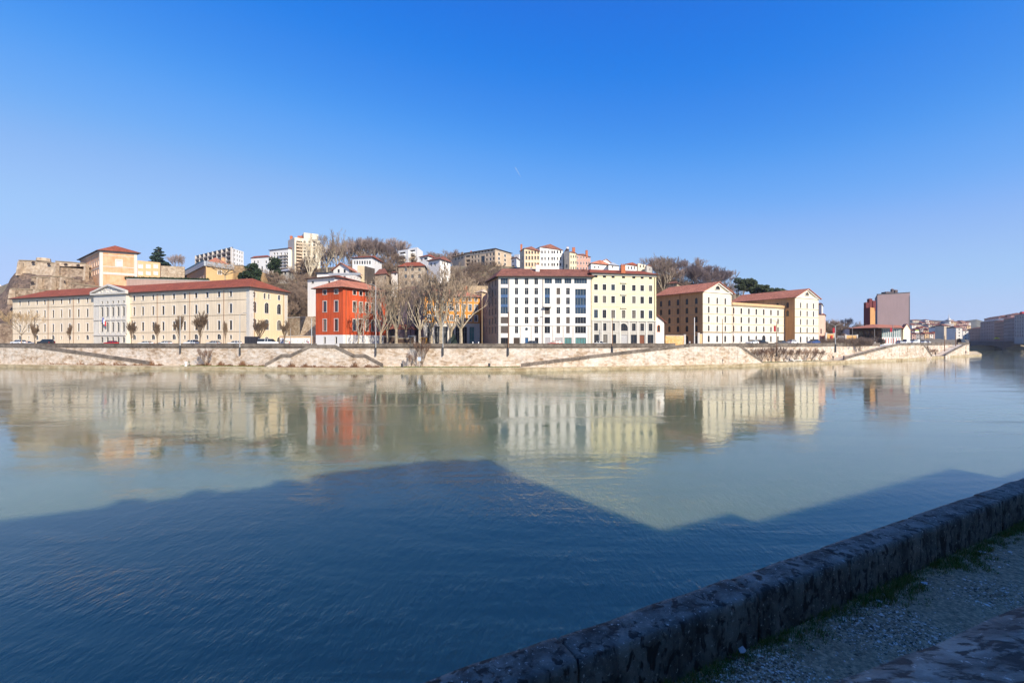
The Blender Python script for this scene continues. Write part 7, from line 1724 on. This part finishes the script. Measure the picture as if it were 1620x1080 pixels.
# ================================================================ people
skin = mat('skin', (.45,.27,.19), rough=.6, var=.05)
def person_mesh(pose, top, leg, hair):
    J = {'pelvis':((0,0,.95),.15),'waist':((0,0,1.12),.135),'chest':((0,.0,1.36),.165),'neck':((0,0,1.52),.06),'head':((0,.01,1.62),.085),'crown':((0,0,1.72),.085)}
    if pose == 'walk':
        J.update({'hl':((-.09,0,.88),.09),'kl':((-.1,.16,.5),.065),'al':((-.1,.02,.09),.045),'tl':((-.1,.16,.04),.04),'hr':((.09,0,.88),.09),'kr':((.1,.02,.5),.065),'ar':((.1,-.28,.13),.045),'tr':((.1,-.18,.04),.04),
                  'sl':((-.19,0,1.42),.07),'el':((-.25,-.1,1.16),.05),'wl':((-.24,-.02,.93),.035),'sr':((.19,0,1.42),.07),'er':((.25,.1,1.16),.05),'wr':((.24,.22,.97),.035)})
    elif pose == 'stand':
        J.update({'hl':((-.09,0,.88),.09),'kl':((-.1,.02,.5),.065),'al':((-.11,0,.09),.045),'tl':((-.12,.13,.04),.04),'hr':((.09,0,.88),.09),'kr':((.1,.02,.5),.065),'ar':((.11,0,.09),.045),'tr':((.13,.13,.04),.04),
                  'sl':((-.19,0,1.42),.07),'el':((-.25,-.03,1.16),.05),'wl':((-.2,.12,1.0),.035),'sr':((.19,0,1.42),.07),'er':((.25,-.03,1.16),.05),'wr':((.22,.08,.9),.035)})
    else:
        J = {k: ((p[0], p[1]+(.04 if p[2] > 1.2 else 0), p[2]-.45), r) for k, (p, r) in J.items()}
        J.update({'hl':((-.1,.06,.48),.1),'kl':((-.12,.45,.48),.07),'al':((-.12,.42,.08),.045),'tl':((-.12,.55,.04),.04),'hr':((.1,.06,.48),.1),'kr':((.12,.45,.48),.07),'ar':((.12,.48,.08),.045),'tr':((.12,.6,.04),.04),
                  'sl':((-.19,.03,.97),.07),'el':((-.24,.1,.72),.05),'wl':((-.12,.33,.62),.035),'sr':((.19,.03,.97),.07),'er':((.24,.1,.72),.05),'wr':((.12,.33,.62),.035)})
    names = list(J); E = [('pelvis','waist'),('waist','chest'),('chest','neck'),('neck','head'),('head','crown'),('pelvis','hl'),('hl','kl'),('kl','al'),('al','tl'),('pelvis','hr'),('hr','kr'),('kr','ar'),('ar','tr'),('chest','sl'),('sl','el'),('el','wl'),('chest','sr'),('sr','er'),('er','wr')]
    me = bpy.data.meshes.new('sk'); me.from_pydata([J[n][0] for n in names], [(names.index(a), names.index(b_)) for a, b_ in E], [])
    o = bpy.data.objects.new('sk', me); C.objects.link(o); mo = o.modifiers.new('s', 'SKIN'); o.modifiers.new('u','SUBSURF').levels = 1
    for i, n in enumerate(names): r = J[n][1]; me.skin_vertices[0].data[i].radius = (r, r); me.skin_vertices[0].data[i].use_root = (n == 'pelvis')
    dg = bpy.context.evaluated_depsgraph_get(); ev = o.evaluated_get(dg); m2 = bpy.data.meshes.new_from_object(ev); bpy.data.objects.remove(o); bpy.data.meshes.remove(me)
    m2.name = 'body'; m2.materials.clear()
    for q in (top, leg, skin): m2.materials.append(q)
    hipz = .95 if pose != 'sit' else .56; nz = 1.53 if pose != 'sit' else 1.08
    for p in m2.polygons:
        c = p.center; p.use_smooth = True
        p.material_index = 2 if c.z > nz else (0 if c.z > hipz or (pose == 'sit' and c.y < .02 and c.z > .5) else 1)
    return m2, (nz+.1)
def person(pose, px, Y, z, label, top, leg, face=0.0, hair=(.03,.02,.015), s=1.0):
    tm = mat('cloth_%d_%d_%d' % tuple(int(c*99) for c in top), top, var=.1, scale=4); lm = mat('cloth_%d_%d_%d' % tuple(int(c*99) for c in leg), leg, var=.1, scale=4)
    me, hz = person_mesh(pose, tm, lm, None); x, y = P(px, Y); t = thing('person', label, 'person', (x, y, z)); t.rotation_euler = (0,0,face); t.scale = (s,)*3
    sub('body', me, t); h = MB()
    for k in range(4): a0, a1 = k*pi/8, (k+1)*pi/8; h.tube((0,-.012,hz+.03+.105*sin(a0)), (0,-.012,hz+.03+.105*sin(a1)), .098*cos(a0)+.004, .098*cos(a1)+.004, 10)
    sub('hair', h.data('hair', mat('dark_hair', hair)), t)
person('walk', 299, tp(299,.45), AZ, 'person in green jacket walking on the tow path below the tallest street tree', (.07,.13,.06), (.08,.09,.10), -1.2)
x, y = P(294, tp(294,.45)); t = thing('white_bag', 'white round bag standing beside the person in green on the tow path', 'bag', (x,y,AZ)); b = MB(); b.tube((x,y,AZ+.7),(x,y,AZ+1.0),.28,.42,9); b.tube((x,y,AZ+1.0),(x,y,AZ+1.3),.42,.26,9,cap=True); b.tube((x,y,AZ),(x,y,AZ+.7),.3,.28,9); b.build('sack', white2, t)
person('walk', 1136.7, tp(1136.7,.45), AZ, 'left one of two dark clad people strolling below the warehouse', (.03,.03,.035), (.03,.03,.05), 1.3)
person('walk', 1143.4, tp(1143.4,.4), AZ, 'right one of two dark clad people strolling below the warehouse', (.02,.02,.03), (.05,.05,.06), 1.4, s=1.05)
person('sit', 1249, tp(1249,.42), AZ, 'left one of two people seated on the long white bench', (.03,.03,.06), (.06,.07,.1), pi); person('sit', 1252, tp(1252,.42), AZ, 'right one of two people seated on the long white bench', (.55,.55,.55), (.04,.04,.06), pi)
person('stand', 1318, tp(1318,.5), AZ, 'dark dressed person leaning at the foot of the broad pale ramp', (.02,.02,.03), (.03,.03,.04), 2.4, s=1.05); person('stand', 1335, tp(1335,.62), AZ, 'person in blue on the lower end of the broad pale ramp', (.03,.05,.12), (.02,.02,.03), 2.0)
person('walk', 1429.5, tp(1429.5,.45), AZ, 'person in red jacket in the group below the white cars', (.35,.05,.06), (.04,.04,.06), 1.2, s=1.1); person('walk', 1432.7, tp(1432.7,.4), AZ, 'person in dark coat striding beside the red jacket', (.02,.02,.03), (.03,.03,.05), 1.2, s=1.15)
person('sit', 1438.5, tp(1438.5,.5), AZ+.1, 'left seated person against the wall right of the walkers', (.05,.03,.04), (.03,.03,.04), 2.8, s=1.3); person('sit', 1442, tp(1442,.5), AZ+.1, 'right seated person against the wall right of the walkers', (.25,.06,.05), (.02,.02,.03), 2.8, s=1.3)
person('stand', 1480, tp(1480,.4), AZ, 'dark dressed person by the pale stone bench near the point', (.03,.025,.02), (.03,.03,.04), 2.6, s=1.1); person('sit', 1497, tp(1497,.4), AZ, 'person seated alone at the foot of the rightmost ramp', (.02,.02,.02), (.02,.02,.03), 2.6, s=1.3)
person('stand', 1524.5, tp(1524.5,.45), AZ, 'left one of two people at the very point of the quay', (.03,.02,.025), (.03,.03,.04), 2.6, s=1.25); person('stand', 1528, tp(1528,.4), AZ, 'right one of two people at the very point of the quay', (.12,.03,.03), (.03,.03,.04), 2.6, s=1.25)
person('stand', 1091, ry(1091,3), GZ, 'person in white on the quay between the orange wall and the warehouse', (.6,.6,.58), (.1,.1,.12), 2.6)
# ---- winter air
hz = MB(); hz.box(-620, 1100, -110, 1295, -4.5, 125)
hm = bpy.data.materials.new('winter_haze'); hm.use_nodes = True; hn = hm.node_tree; hn.nodes.clear()
pv_ = hn.nodes.new('ShaderNodeVolumePrincipled'); pv_.inputs['Density'].default_value = .00011; pv_.inputs['Color'].default_value = (.80,.86,.96,1); pv_.inputs['Anisotropy'].default_value = .2
ou = hn.nodes.new('ShaderNodeOutputMaterial'); hn.links.new(pv_.outputs[0], ou.inputs['Volume'])
stuff(hz.build('haze', hm))
# ---- thin contrail, small cloud
ct = MB(); a = Vector((*P(815,3000), ZP(265,3000))); c = Vector((*P(824,3000), ZP(280,3000))); ct.tube(a, c, 1.3, .5, 6, cap=True)
tag(ct.build('contrail', mat('ice_white', (.42,.5,.6), var=0)), 'short faint contrail high above the white block', 'contrail')
cl = MB()
for dx, dz, rr_ in ((-60,0,42),(-20,8,38),(14,-4,26),(-95,10,48),(36,-12,14),(-40,26,24),(-5,22,16)):
    cx, cy = P(-4, 3200); n_ = 7
    for k in range(n_):
        a0, a1 = -pi/2+pi*k/n_, -pi/2+pi*(k+1)/n_; zc = ZP(455, 3200)+dz
        cl.tube((cx+dx, cy, zc+rr_*.6*sin(a0)), (cx+dx, cy, zc+rr_*.6*sin(a1)), max(.01, rr_*cos(a0)), max(.01, rr_*cos(a1)), 14)
tag(cl.build('cloud', mat('cloud_white', (.8,.8,.8), var=.03, scale=.01), None, True), 'small white cloud low in the sky at the far left edge', 'cloud')
for o in bpy.data.objects:
    if '_w' in o: del o['_w']
    if '_f' in o: del o['_f']
print('OBJECTS', len(bpy.data.objects))
